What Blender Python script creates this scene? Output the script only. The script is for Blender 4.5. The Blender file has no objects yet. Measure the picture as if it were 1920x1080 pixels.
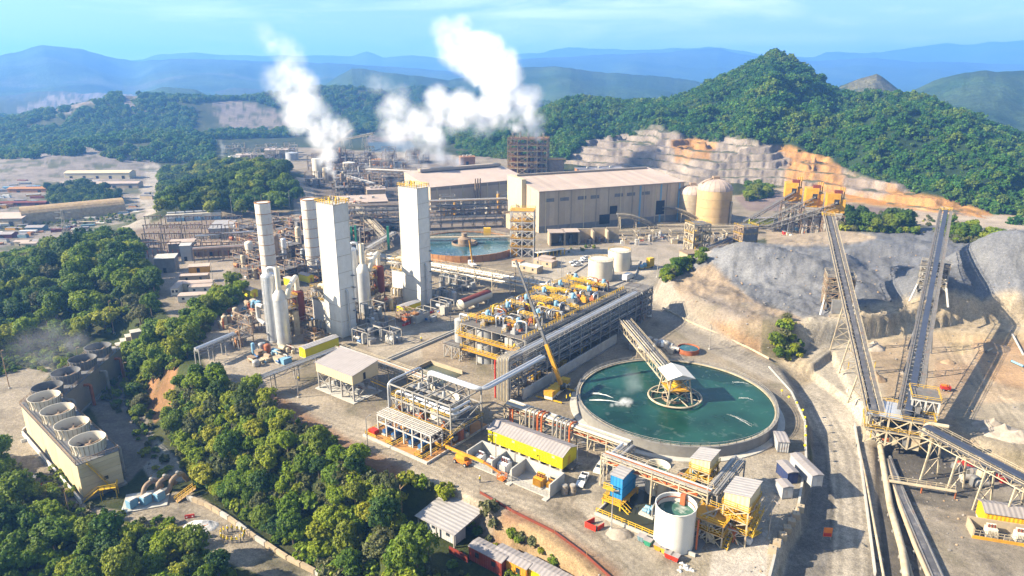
import bpy, math, random
import numpy as np
from mathutils import Vector, Matrix
random.seed(7); np.random.seed(7)
SC = bpy.context.scene
COL = SC.collection
PI = math.pi

# ------------------------------------------------------------------ camera
CAMZ = 90.0; FPX = 1280.0; PITCH = math.radians(17.15)
cam = bpy.data.cameras.new('camera'); camo = bpy.data.objects.new('camera', cam); COL.objects.link(camo)
cam.sensor_width = 36.0; cam.lens = 24.0; cam.clip_start = 1.0; cam.clip_end = 60000
camo.location = (0, 0, CAMZ); camo.rotation_euler = (PI/2 - PITCH, 0, 0)
SC.camera = camo
# ------------------------------------------------------------------ light
SUN_EL = math.radians(31); SUN_AZ = math.radians(11)      # light travels to +X and slightly to +Y
world = bpy.data.worlds.new('World'); SC.world = world; world.use_nodes = True
def make_world():
    nt = world.node_tree; N = nt.nodes; L = nt.links; N.clear()
    out = N.new('ShaderNodeOutputWorld'); bg = N.new('ShaderNodeBackground'); bg.inputs[1].default_value = 0.051
    sky = N.new('ShaderNodeTexSky'); sky.sky_type = 'NISHITA'; sky.sun_disc = False
    sky.sun_elevation = SUN_EL
    sky.sun_rotation = math.radians(270 - 11)
    sky.altitude = 200; sky.air_density = 1.0; sky.dust_density = 0.6; sky.ozone_density = 2.2
    tc = N.new('ShaderNodeTexCoord'); mp = N.new('ShaderNodeMapping'); mp.inputs['Scale'].default_value = (2.6, 2.6, 17)
    nz = N.new('ShaderNodeTexNoise'); nz.inputs['Scale'].default_value = 1.6; nz.inputs['Detail'].default_value = 8; nz.inputs['Roughness'].default_value = .62
    nz.inputs['Distortion'].default_value = .6
    rp = N.new('ShaderNodeMapRange'); rp.inputs[1].default_value = .47; rp.inputs[2].default_value = .70; rp.inputs[3].default_value = 0.0; rp.inputs[4].default_value = .75
    mx = N.new('ShaderNodeMix'); mx.data_type = 'RGBA'; mx.inputs[7].default_value = (9.0, 9.5, 10.0, 1)
    L.new(tc.outputs['Generated'], mp.inputs[0]); L.new(mp.outputs[0], nz.inputs['Vector']); L.new(nz.outputs['Fac'], rp.inputs[0])
    L.new(rp.outputs[0], mx.inputs[0]); L.new(sky.outputs[0], mx.inputs[6]); L.new(mx.outputs[2], bg.inputs[0]); L.new(bg.outputs[0], out.inputs[0])
make_world()
sun = bpy.data.lights.new('sun', 'SUN'); suno = bpy.data.objects.new('sun', sun); COL.objects.link(suno)
sun.energy = 5.0; sun.angle = math.radians(.5); sun.color = (1.0, .865, .655)
_d = Vector((math.cos(SUN_EL)*math.cos(SUN_AZ), math.cos(SUN_EL)*math.sin(SUN_AZ), -math.sin(SUN_EL)))
suno.rotation_euler = _d.to_track_quat('-Z', 'Y').to_euler(); suno.location = (-300, 0, 300)
SC.view_settings.view_transform = 'Standard'; SC.view_settings.look = 'None'
SC.view_settings.exposure = 1.96; SC.view_settings.gamma = 1
SC.render.engine = 'CYCLES'
cy = SC.cycles
cy.max_bounces = 12; cy.diffuse_bounces = 2; cy.glossy_bounces = 2; cy.transmission_bounces = 2; cy.volume_bounces = 10
cy.transparent_max_bounces = 6; cy.caustics_reflective = False; cy.caustics_refractive = False
cy.use_denoising = True; cy.use_adaptive_sampling = True; cy.adaptive_threshold = .02
try: cy.denoiser = 'OPENIMAGEDENOISE'
except Exception: pass
cy.volume_max_steps = 256

# ------------------------------------------------------------------ pixel <-> ground helpers (1920x1080 photograph)
CP, SP = math.cos(PITCH), math.sin(PITCH)
def ray(px, py):
    u = (px - 960)/FPX; v = (540 - py)/FPX
    return (u, CP + v*SP, -SP + v*CP)
def P(px, py, z=0.0):
    d = ray(px, py); t = (z - CAMZ)/d[2]
    return Vector((d[0]*t, d[1]*t, z))
def proj(x, y, z):
    c = y*CP - (z - CAMZ)*SP; v = (y*SP + (z - CAMZ)*CP)/c
    return 960 + FPX*x/c, 540 - FPX*v
def ztop(base, py):
    """height of the point above base (world xy) that appears at pixel row py"""
    v = (540 - py)/FPX
    return CAMZ + base[1]*(-SP + v*CP)/(CP + v*SP)
def mpp(p):
    """pixels of the photograph per metre at a world point"""
    return FPX/(p[1]*CP - (p[2] - CAMZ)*SP)

# ------------------------------------------------------------------ noise
def _hash(i, j, s):
    n = (i.astype(np.int64)*374761393 + j.astype(np.int64)*668265263 + s*1274126177) & 0x7fffffff
    n = ((n ^ (n >> 13))*1103515245 + 12345) & 0x7fffffff
    return ((n ^ (n >> 16)) & 0xffff)/65535.0
def vnoise(x, y, s=0):
    x = np.asarray(x, float); y = np.asarray(y, float)
    i = np.floor(x); j = np.floor(y); a = x - i; b = y - j
    a = a*a*(3 - 2*a); b = b*b*(3 - 2*b)
    return ((_hash(i, j, s)*(1-a) + _hash(i+1, j, s)*a)*(1-b) + (_hash(i, j+1, s)*(1-a) + _hash(i+1, j+1, s)*a)*b)
def fbm(x, y, s=0, o=4):
    r = 0; am = .5; x = np.asarray(x, float); y = np.asarray(y, float)
    for k in range(o):
        r = r + am*vnoise(x, y, s + k); x = x*2.03 + 11.3; y = y*2.03 - 7.1; am *= .5
    return r/(1 - .5**o)
def sstep(a, b, x):
    t = np.clip((x - a)/(b - a), 0, 1); return t*t*(3 - 2*t)
def poly_dist(x, y, poly):
    """0 inside, distance outside"""
    n = len(poly); d2 = np.full(x.shape, 1e18); ins = np.zeros(x.shape, bool)
    for k in range(n):
        ax, ay = poly[k][0], poly[k][1]; bx, by = poly[(k+1) % n][0], poly[(k+1) % n][1]
        ex, ey = bx-ax, by-ay; l2 = ex*ex + ey*ey + 1e-9
        t = np.clip(((x-ax)*ex + (y-ay)*ey)/l2, 0, 1)
        dx = x - ax - t*ex; dy = y - ay - t*ey
        d2 = np.minimum(d2, dx*dx + dy*dy)
        c = ((ay > y) != (by > y)) & (x < (bx-ax)*(y-ay)/((by-ay) if by != ay else 1e-9) + ax)
        ins ^= c
    d = np.sqrt(d2); d[ins] = 0
    return d
def line_dist(x, y, pts):
    d2 = np.full(x.shape, 1e18)
    for k in range(len(pts)-1):
        ax, ay = pts[k][0], pts[k][1]; bx, by = pts[k+1][0], pts[k+1][1]
        ex, ey = bx-ax, by-ay; l2 = ex*ex + ey*ey + 1e-9
        t = np.clip(((x-ax)*ex + (y-ay)*ey)/l2, 0, 1)
        d2 = np.minimum(d2, (x-ax-t*ex)**2 + (y-ay-t*ey)**2)
    return np.sqrt(d2)

# ------------------------------------------------------------------ mesh builder
class MB:
    def __init__(s): s.v = []; s.f = []; s.m = []
    def add(s, vs, fs, m=0):
        o = len(s.v); s.v += [tuple(a) for a in vs]; s.f += [tuple(i + o for i in f) for f in fs]; s.m += [m]*len(fs); return s
    def box(s, x0, y0, z0, x1, y1, z1, m=0):
        return s.add([(x0,y0,z0),(x1,y0,z0),(x1,y1,z0),(x0,y1,z0),(x0,y0,z1),(x1,y0,z1),(x1,y1,z1),(x0,y1,z1)],
                     [(3,2,1,0),(4,5,6,7),(0,1,5,4),(1,2,6,5),(2,3,7,6),(3,0,4,7)], m)
    def cbox(s, cx, cy_, z0, sx, sy, sz, m=0): return s.box(cx-sx/2, cy_-sy/2, z0, cx+sx/2, cy_+sy/2, z0+sz, m)
    def beam(s, p, q, w, h=None, m=0):
        h = h or w; p = Vector(p); q = Vector(q); d = (q-p)
        if d.length < 1e-6: return s
        d.normalize(); up = Vector((0,0,1)) if abs(d.z) < .95 else Vector((1,0,0))
        a = d.cross(up).normalized()*(w/2); b = a.cross(d).normalized()*(h/2)
        return s.add([p-a-b, p+a-b, p+a+b, p-a+b, q-a-b, q+a-b, q+a+b, q-a+b],
                     [(0,1,2,3),(7,6,5,4),(1,0,4,5),(2,1,5,6),(3,2,6,7),(0,3,7,4)], m)
    def tube(s, pts, r, n=8, m=0, cap=True):
        pts = [Vector(p) for p in pts]; k = len(pts); vs = []; fs = []
        rr = r if isinstance(r, (list, tuple)) else [r]*k
        d0 = (pts[1]-pts[0]).normalized(); up = Vector((0,0,1)) if abs(d0.z) < .9 else Vector((1,0,0))
        a = d0.cross(up).normalized()
        for i in range(k):
            d = ((pts[i+1]-pts[i]).normalized() if i < k-1 else Vector()) + ((pts[i]-pts[i-1]).normalized() if i else Vector())
            d = d.normalized() if d.length > 1e-6 else d0
            a = (a - d*a.dot(d)).normalized(); b = d.cross(a)
            sc = 1.0
            for j in range(n):
                t = 2*PI*j/n; vs.append(pts[i] + (a*math.cos(t) + b*math.sin(t))*rr[i]*sc)
        for i in range(k-1):
            for j in range(n):
                j2 = (j+1) % n; fs.append((i*n+j, i*n+j2, (i+1)*n+j2, (i+1)*n+j))
        if cap: fs.append(tuple(range(n))[::-1]); fs.append(tuple((k-1)*n + j for j in range(n)))
        return s.add(vs, fs, m)
    def lathe(s, prof, n=24, c=(0,0), m=0, cap=True):
        vs = []; fs = []; k = len(prof)
        for (r, z) in prof:
            for j in range(n):
                t = 2*PI*j/n; vs.append((c[0]+r*math.cos(t), c[1]+r*math.sin(t), z))
        for i in range(k-1):
            for j in range(n):
                j2 = (j+1) % n; fs.append((i*n+j, i*n+j2, (i+1)*n+j2, (i+1)*n+j))
        if cap:
            fs.append(tuple(range(n))[::-1]); fs.append(tuple((k-1)*n + j for j in range(n)))
        return s.add(vs, fs, m)
    def prism(s, poly, z0, z1, m=0):
        n = len(poly)
        vs = [(p[0],p[1],z0) for p in poly] + [(p[0],p[1],z1) for p in poly]
        return s.add(vs, [tuple(range(n))[::-1], tuple(range(n, 2*n))] + [(i,(i+1)%n,(i+1)%n+n,i+n) for i in range(n)], m)
    def mesh(s, name, mats, smooth=False):
        me = bpy.data.meshes.new(name); me.from_pydata(s.v, [], s.f)
        for m in (mats if isinstance(mats, (list, tuple)) else [mats]): me.materials.append(M(m))
        if len(me.materials) > 1: me.polygons.foreach_set('material_index', s.m)
        if smooth:
            me.polygons.foreach_set('use_smooth', [True]*len(me.polygons))
            try: me.set_sharp_from_angle(angle=math.radians(40))
            except Exception: pass
        me.update(); return me
def bend(pts, r=.8, n=3):
    """polyline with rounded corners"""
    pts = [Vector(p) for p in pts]; out = [pts[0]]
    for i in range(1, len(pts)-1):
        a, b, c = pts[i-1], pts[i], pts[i+1]
        rr = min(r, (a-b).length*.45, (c-b).length*.45)
        p = b + (a-b).normalized()*rr; q = b + (c-b).normalized()*rr
        for k in range(n+1):
            t = k/n; out.append(p*(1-t)**2 + b*2*t*(1-t) + q*t*t)
    return out + [pts[-1]]

# ------------------------------------------------------------------ objects
def tag(o, label=None, cat=None, group=None, kind=None):
    if label: o['label'] = label
    if cat: o['category'] = cat
    if group: o['group'] = group
    if kind: o['kind'] = kind
    return o
def obj(name, mesh, parent=None, loc=None, rz=0, scale=None, **k):
    o = bpy.data.objects.new(name, mesh); COL.objects.link(o)
    if parent is not None: o.parent = parent
    if loc is not None: o.location = loc
    if rz: o.rotation_euler = (0, 0, rz)
    if scale is not None: o.scale = scale
    return tag(o, **k)
def thing(name, label, cat, loc=(0,0,0), rz=0, group=None):
    o = bpy.data.objects.new(name, None); COL.objects.link(o); o.empty_display_size = .5
    o.location = loc; o.rotation_euler = (0, 0, rz)
    return tag(o, label, cat, group)
def part(parent, name, mb, mats, smooth=False, **k):
    return obj(name, mb.mesh(name, mats, smooth), parent, **k)
def stuff(parent, name, mb, mats, smooth=False):
    if not mb.f: return None
    return obj(name, mb.mesh(name, mats, smooth), parent, kind='stuff')
_U = {}
def ubox(mat):
    if ('b', mat) not in _U: _U['b', mat] = MB().box(-.5,-.5,-.5,.5,.5,.5).mesh('bar', mat)
    return _U['b', mat]
def ucyl(mat, n=10):
    if ('c', mat, n) not in _U: _U['c', mat, n] = MB().lathe([(1,0),(1,1)], n).mesh('pipe', mat, True)
    return _U['c', mat, n]
def bar(parent, name, p, q, w, mat, h=None, **k):
    """a straight bar between two points: shares one unit mesh"""
    p = Vector(p); q = Vector(q); d = q-p; L = d.length
    o = obj(name, ubox(mat), parent, **k); d.normalize()
    up = Vector((0,0,1)) if abs(d.z) < .95 else Vector((0,1,0))
    y = up.cross(d).normalized(); z = d.cross(y)
    R = Matrix((d, y, z)).transposed().to_4x4()
    o.matrix_local = Matrix.Translation((p+q)/2) @ R @ Matrix.Diagonal((L, w, h or w, 1))
    return o
def slab(parent, name, x0, y0, z0, x1, y1, z1, mat, **k):
    o = obj(name, ubox(mat), parent, **k); o.location = ((x0+x1)/2, (y0+y1)/2, (z0+z1)/2); o.scale = (x1-x0, y1-y0, z1-z0); return o
def rod(parent, name, p, q, r, mat, n=10, **k):
    p = Vector(p); q = Vector(q); d = q-p; o = obj(name, ucyl(mat, n), parent, **k)
    R = d.normalized().to_track_quat('Z', 'Y').to_matrix().to_4x4()
    o.matrix_local = Matrix.Translation(p) @ R @ Matrix.Diagonal((r, r, d.length, 1)); return o
def copy_tree(o, parent=None):
    c = o.copy(); COL.objects.link(c)
    if parent is not None: c.parent = parent
    for ch in list(o.children): copy_tree(ch, c)
    return c
def frame(B, A, C, z=0.0):
    """local frame at corner pixel B: x towards A, y towards C (world, squared up); returns loc, rz, len x, len y, sy"""
    b = P(*B, z); a = P(*A, z); c = P(*C, z)
    u = Vector((a.x-b.x, a.y-b.y)); v = Vector((c.x-b.x, c.y-b.y)); lu = u.length; u.normalize()
    n = Vector((-u.y, u.x)); lv = v.dot(n)
    return b, math.atan2(u.y, u.x), lu, lv
class F:
    """footprint frame: origin at pixel B, +x towards pixel A; local y is always positive (flips the origin when needed)"""
    def __init__(s, B, A, C, z=0.0):
        b, r, lu, lv = frame(B, A, C, z)
        if lv < 0:   # use A as origin looking back
            a = P(*A, z); b, r, lv = a, r + PI, -lv
        s.o = Vector((b.x, b.y, z)); s.r = r; s.lx = lu; s.ly = lv
        s.m = Matrix.Translation(s.o) @ Matrix.Rotation(r, 4, 'Z'); s.i = s.m.inverted()
    def loc(s, px, py, z=0.0):
        """local coordinates of the pixel's point at local height z"""
        return s.i @ P(px, py, s.o.z + z)
    def top(s, px, py, zbase=0):
        return ztop(P(px, py, s.o.z + zbase), py)
# ------------------------------------------------------------------ materials (all procedural)
_M = {}
SPEC = {}
def defmat(name, col, rough=.7, metal=0.0, var=.25, scale=.35, dirt=0.0, dirtcol=(.16,.11,.07), corr=0.0, axis='X', bump=.0, streak=.0, spec=.3):
    SPEC[name] = dict(col=col, rough=rough, metal=metal, var=var, scale=scale, dirt=dirt, dirtcol=dirtcol, corr=corr, axis=axis, bump=bump, streak=streak, spec=spec)
def M(name):
    if name in _M: return _M[name]
    s = SPEC[name]
    m = bpy.data.materials.new(name); m.use_nodes = True; nt = m.node_tree; N = nt.nodes; L = nt.links
    b = N['Principled BSDF']; b.inputs['Roughness'].default_value = s['rough']; b.inputs['Metallic'].default_value = s['metal']
    b.inputs['Specular IOR Level'].default_value = s['spec']
    _M[name] = m
    geo = N.new('ShaderNodeNewGeometry')
    nz = N.new('ShaderNodeTexNoise'); nz.inputs['Scale'].default_value = s['scale']; nz.inputs['Detail'].default_value = 6; nz.inputs['Roughness'].default_value = .65
    L.new(geo.outputs['Position'], nz.inputs['Vector'])
    mr = N.new('ShaderNodeMapRange'); mr.inputs[1].default_value = .3; mr.inputs[2].default_value = .7
    mr.inputs[3].default_value = 1 - s['var']; mr.inputs[4].default_value = 1 + s['var']*.6
    L.new(nz.outputs['Fac'], mr.inputs[0])
    oi = N.new('ShaderNodeObjectInfo'); r2 = N.new('ShaderNodeMapRange'); r2.inputs[3].default_value = .9; r2.inputs[4].default_value = 1.08
    L.new(oi.outputs['Random'], r2.inputs[0])
    mm = N.new('ShaderNodeMath'); mm.operation = 'MULTIPLY'; L.new(mr.outputs[0], mm.inputs[0]); L.new(r2.outputs[0], mm.inputs[1])
    vm = N.new('ShaderNodeVectorMath'); vm.operation = 'SCALE'; vm.inputs[0].default_value = [c*.74 for c in s['col'][:3]]; L.new(mm.outputs[0], vm.inputs['Scale'])
    c = vm.outputs[0]
    if s['dirt'] > 0:
        mp = N.new('ShaderNodeMapping'); mp.inputs['Scale'].default_value = (1, 1, .25 if s['streak'] else 1)
        L.new(geo.outputs['Position'], mp.inputs[0])
        n2 = N.new('ShaderNodeTexNoise'); n2.inputs['Scale'].default_value = .9 if s['streak'] else .45; n2.inputs['Detail'].default_value = 7; n2.inputs['Roughness'].default_value = .7
        L.new(mp.outputs[0], n2.inputs['Vector'])
        m2 = N.new('ShaderNodeMapRange'); m2.inputs[1].default_value = .62 - .25*s['dirt']; m2.inputs[2].default_value = .78 - .1*s['dirt']; m2.inputs[4].default_value = min(1, .5 + s['dirt']*.5)
        L.new(n2.outputs['Fac'], m2.inputs[0])
        mx = N.new('ShaderNodeMix'); mx.data_type = 'RGBA'; L.new(m2.outputs[0], mx.inputs[0]); L.new(c, mx.inputs[6]); mx.inputs[7].default_value = (*[c*.8 for c in s['dirtcol']], 1)
        c = mx.outputs[2]
    L.new(c, b.inputs['Base Color'])
    if s['corr'] > 0:
        tc = N.new('ShaderNodeTexCoord'); w = N.new('ShaderNodeTexWave'); w.wave_type = 'BANDS'; w.bands_direction = s['axis']
        w.inputs['Scale'].default_value = .314/s['corr']; L.new(tc.outputs['Object'], w.inputs['Vector'])
        bp = N.new('ShaderNodeBump'); bp.inputs['Strength'].default_value = .55; bp.inputs['Distance'].default_value = .12
        L.new(w.outputs['Fac'], bp.inputs['Height']); L.new(bp.outputs[0], b.inputs['Normal'])
    elif s['bump'] > 0:
        n3 = N.new('ShaderNodeTexNoise'); n3.inputs['Scale'].default_value = 1.2; n3.inputs['Detail'].default_value = 8; L.new(geo.outputs['Position'], n3.inputs['Vector'])
        bp = N.new('ShaderNodeBump'); bp.inputs['Strength'].default_value = .6; bp.inputs['Distance'].default_value = s['bump']
        L.new(n3.outputs['Fac'], bp.inputs['Height']); L.new(bp.outputs[0], b.inputs['Normal'])
    return m
RUST = (.22,.10,.04)
defmat('steel', (.37,.355,.325), .6, 0, .3, .5, .35, RUST)
defmat('steel_white', (.60,.58,.54), .55, 0, .2, .5, .22, RUST)
defmat('steel_dark', (.20,.20,.20), .6, 0, .3, .5, .3, RUST)
defmat('steel_brown', (.33,.24,.16), .7, 0, .3, .5, .45, RUST)
defmat('steel_cream', (.54,.46,.32), .6, 0, .28, .5, .4, RUST)
defmat('steel_tan', (.50,.35,.17), .7, 0, .3, .5, .45, RUST)
defmat('silo_amber', (.56,.39,.19), .8, 0, .15, .2, .25, (.35,.22,.1), streak=1)
defmat('pipe', (.43,.41,.375), .42, .25, .2, .6, .2, RUST)
defmat('pipe_bright', (.66,.67,.68), .35, .45, .15, .6, .08, RUST)
defmat('pipe_rust', (.42,.13,.05), .7, 0, .3, .6, .3, RUST)
defmat('pipe_orange', (.62,.16,.04), .6, 0, .2, .6, .2, RUST)
defmat('grating', (.17,.16,.15), .8, 0, .3, .6, .3, RUST)
defmat('yellow', (.72,.45,.03), .6, 0, .22, .6, .32, RUST)
defmat('yellow_lemon', (.80,.68,.01), .5, 0, .08, .4, .06, RUST)
defmat('yellow_wall', (.80,.68,.01), .5, 0, .08, .4, .06, RUST, corr=.9, axis='X')
defmat('amber', (.66,.34,.03), .6, 0, .25, .4, .35, RUST)
defmat('amber_wall', (.78,.40,.012), .55, 0, .12, .4, .12, RUST, corr=.8, axis='X')
defmat('cream', (.66,.55,.34), .65, 0, .08, .3, .08, (.3,.22,.14))
defmat('cream_wall', (.66,.55,.34), .65, 0, .08, .3, .1, (.3,.22,.14), corr=.9)
defmat('beige_wall', (.55,.44,.31), .7, 0, .1, .15, .22, (.38,.27,.17), corr=1.2, streak=1)
defmat('beige_roof', (.50,.40,.33), .7, 0, .14, .06, .3, (.36,.24,.17), corr=1.2, axis='Y', streak=0)
defmat('beige_dark', (.36,.30,.23), .7, 0, .15, .15, .2, (.22,.17,.12))
defmat('grey_roof', (.34,.31,.30), .65, 0, .12, .3, .15, (.2,.16,.13), corr=1.0, axis='X')
defmat('grey_roof_y', (.40,.38,.37), .65, 0, .14, .3, .2, (.24,.2,.16), corr=1.0, axis='Y')
defmat('white_paint', (.80,.77,.69), .5, 0, .06, .3, .06, (.45,.36,.25), streak=1)
defmat('coldbox', (.82,.79,.71), .5, 0, .10, .5, .24, (.55,.47,.37), streak=1)
defmat('tank_cream', (.76,.69,.55), .5, 0, .08, .3, .14, (.4,.26,.14), streak=1)
defmat('tank_grey', (.42,.43,.43), .5, .1, .12, .4, .15, RUST, streak=1)
defmat('alu', (.72,.74,.76), .38, .5, .12, .5, .1, (.4,.35,.28), streak=1)
defmat('stack_white', (.76,.72,.64), .6, 0, .12, .5, .30, (.46,.28,.14), streak=1)
defmat('rust_red', (.20,.045,.025), .7, 0, .25, .5, .3, (.10,.03,.02))
defmat('rust_wall', (.46,.22,.08), .75, 0, .3, .5, .5, (.25,.10,.04), streak=1)
defmat('concrete', (.50,.48,.43), .85, 0, .18, .5, .25, (.28,.24,.2), bump=.03)
defmat('concrete_dark', (.26,.25,.23), .85, 0, .2, .5, .3, (.15,.13,.11), bump=.03)
defmat('concrete_tan', (.46,.37,.25), .85, 0, .2, .4, .3, (.28,.2,.13), bump=.03)
defmat('red', (.55,.04,.02), .5, 0, .15, .5, .15, RUST)
defmat('orange', (.75,.20,.02), .5, 0, .12, .5, .15, RUST)
defmat('orange_floor', (.50,.24,.07), .8, 0, .25, .6, .3, (.3,.15,.06))
defmat('blue', (.03,.25,.55), .45, 0, .15, .5, .12, RUST, corr=.8)
defmat('blue_motor', (.04,.13,.32), .45, 0, .2, .8, .15, RUST)
defmat('blue_light', (.22,.42,.58), .45, 0, .15, .8, .1, RUST)
defmat('green', (.04,.26,.15), .5, 0, .2, .5, .2, RUST)
defmat('white', (.8,.8,.78), .45, 0, .05, .5, .05)
defmat('offwhite', (.70,.66,.56), .5, 0, .08, .5, .1)
defmat('glass', (.03,.04,.05), .12, 0, .1, .5, 0, spec=.6)
defmat('rubber', (.03,.03,.03), .85, 0, .2, 1, 0)
defmat('dark', (.035,.035,.04), .8, 0, .3, .5, 0)
defmat('belt', (.10,.10,.11), .7, 0, .25, .5, .4, (.3,.28,.26))
defmat('belt_cover', (.045,.06,.10), .9, .0, .2, .4, .0, (.3,.28,.26))
defmat('ore', (.20,.21,.23), .95, 0, .3, .2, .35, (.30,.28,.26), bump=.4)
defmat('gravel_white', (.62,.60,.57), .95, 0, .25, .6, .2, (.35,.33,.3), bump=.3)
defmat('soil', (.38,.27,.17), .95, 0, .3, .3, .3, (.26,.16,.09), bump=.3)
defmat('stone', (.27,.25,.23), .95, 0, .4, .5, .3, (.18,.16,.14))
defmat('rubble', (.42,.36,.29), .95, 0, .35, .5, .3, (.26,.2,.14), bump=.3)
defmat('wood', (.40,.26,.13), .8, 0, .25, .8, .2)
defmat('bark', (.16,.12,.085), .9, 0, .3, 1.5, .2)
defmat('skin', (.30,.16,.10), .6, 0, .05)
defmat('vest', (.80,.62,.01), .7, 0, .1)
defmat('cloth', (.05,.07,.13), .8, 0, .2)
defmat('container_red', (.22,.035,.02), .6, 0, .2, .4, .25, RUST, corr=.6)
defmat('container_orange', (.66,.26,.02), .6, 0, .2, .4, .3, RUST, corr=.6)
defmat('container_grey', (.50,.50,.50), .6, 0, .15, .4, .2, RUST, corr=.6)
defmat('container_navy', (.03,.05,.14), .6, 0, .15, .4, .2, RUST, corr=.6)
defmat('container_teal', (.16,.26,.30), .6, 0, .15, .4, .2, RUST, corr=.6)
defmat('container_yellow', (.78,.52,.01), .55, 0, .15, .4, .2, RUST, corr=.6)
defmat('container_lime', (.55,.62,.02), .55, 0, .15, .4, .2, RUST, corr=.6)
def leafmat(name, a, b, c):
    m = bpy.data.materials.new(name); m.use_nodes = True; nt = m.node_tree; N = nt.nodes; L = nt.links; _M[name] = m
    bs = N['Principled BSDF']; bs.inputs['Roughness'].default_value = .6; bs.inputs['Specular IOR Level'].default_value = .25
    geo = N.new('ShaderNodeNewGeometry'); oi = N.new('ShaderNodeObjectInfo')
    r = N.new('ShaderNodeValToRGB'); r.color_ramp.elements[0].color = (*a, 1); r.color_ramp.elements[1].color = (*c, 1)
    e = r.color_ramp.elements.new(.5); e.color = (*b, 1)
    nzp = N.new('ShaderNodeTexNoise'); nzp.inputs['Scale'].default_value = .02; nzp.inputs['Detail'].default_value = 4; L.new(oi.outputs['Location'], nzp.inputs['Vector'])
    ma = N.new('ShaderNodeMath'); ma.operation = 'MULTIPLY_ADD'; ma.inputs[1].default_value = 1.6; L.new(nzp.outputs['Fac'], ma.inputs[0]); 
    mb_ = N.new('ShaderNodeMath'); mb_.operation = 'MULTIPLY_ADD'; mb_.inputs[1].default_value = .9; mb_.inputs[2].default_value = -.75; L.new(oi.outputs['Random'], mb_.inputs[0]); L.new(mb_.outputs[0], ma.inputs[2]); L.new(ma.outputs[0], r.inputs[0])
    mr = N.new('ShaderNodeMapRange'); mr.inputs[3].default_value = .65; mr.inputs[4].default_value = 1.35; L.new(geo.outputs['Random Per Island'], mr.inputs[0])
    vm = N.new('ShaderNodeVectorMath'); vm.operation = 'SCALE'; L.new(r.outputs[0], vm.inputs[0]); L.new(mr.outputs[0], vm.inputs['Scale'])
    L.new(vm.outputs[0], bs.inputs['Base Color'])
    tr = N.new('ShaderNodeBsdfTranslucent'); ad = N.new('ShaderNodeMixShader'); ad.inputs[0].default_value = .42
    L.new(vm.outputs[0], tr.inputs[0]); L.new(bs.outputs[0], ad.inputs[1]); L.new(tr.outputs[0], ad.inputs[2]); L.new(ad.outputs[0], N['Material Output'].inputs[0])
leafmat('leaf_bright', (.125,.205,.010), (.200,.270,.012), (.310,.310,.022))
leafmat('leaf_mid', (.062,.130,.012), (.115,.185,.014), (.190,.220,.020))
leafmat('leaf_dark', (.036,.085,.016), (.052,.105,.018), (.076,.118,.022))
leafmat('leaf_grey', (.120,.135,.050), (.150,.150,.060), (.095,.115,.040))
leafmat('leaf_hill', (.030,.105,.016), (.062,.155,.018), (.135,.195,.022))
# ------------------------------------------------------------------ terrain heights
def W(pts, z=0.0): return [P(x, y, z) for x, y in pts]
ANCH = [
 (W([(250,432),(340,408),(560,398),(575,330),(420,306),(540,275),(950,300),(1080,330),(1290,332),(1450,398),(1560,428),(1420,448),(1325,470),(1238,520),(1212,560),(1240,592),(1330,642),(1440,688),(1482,735),(1507,790),(1509,860),(1494,950),(1450,1040),(1430,1250),(1290,1250),(1130,1078),(960,988),(830,908),(700,868),(590,803),(500,745),(400,700),(372,650),(300,560)]), 0.0),
 (W([(-500,700),(60,660),(190,648),(228,690),(215,760),(285,830),(325,900),(345,935),(420,968),(490,1015),(640,1090),(800,1320),(-500,1320)], -14), -14.0),
 (W([(-600,300),(130,300),(290,312),(300,370),(300,415),(240,440),(150,475),(0,505),(-600,540)], -20), -20.0),
 (W([(1508,700),(1535,790),(1535,860),(1521,950),(1480,1040),(1462,1250),(1640,1250),(1630,1000),(1632,830),(1600,740),(1560,660)]), -4.0),
 (W([(1660,850),(1745,835),(1950,925),(2300,1010),(2300,1250),(1665,1250),(1660,1000)], -5), -5.0),
 (W([(1500,668),(1600,645),(1760,605),(2400,630),(2400,870),(1960,850),(1745,792),(1645,775)], 0), 0.0),
 (W([(1335,478),(1245,518),(1290,545),(1400,590),(1450,600),(1540,602),(1700,588),(1860,560),(2300,590),(2300,440),(1800,428),(1560,440)], 8), 8.0),
 (W([(1385,368),(1700,402),(1920,442),(2400,480),(2400,400),(1900,380),(1500,345)]), 0.0),
 (W([(775,1000),(850,962),(905,990),(1000,1045),(1075,1100),(1000,1200),(800,1150),(765,1050)], -6), -6.0),
 (W([(-2500,250),(300,250),(420,290),(900,285),(1500,300),(3000,330),(3000,235),(-2500,235)], -12), -12.0),
]
PILES = [(1445,505,8,9,46,20),(1375,500,8,5,25,16),(1850,525,8,13,34,24),(1738,548,8,9,20,16),(1655,470,8,5,60,22),(1560,492,8,6,16,12),(1930,540,8,14,40,26),(1600,545,8,4,14,10)]
PILES = [(P(a,b,c),h,rx,ry) for a,b,c,h,rx,ry in PILES]
BUMPS = [(-232, 545, 20, 75, 95), (-560, 980, 22, 150, 200), (60, 1000, 22, 200, 160), (-800, 1500, 60, 260, 300), (-420, 1700, 75, 300, 260),(-150,2300,50,350,300)]
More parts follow.
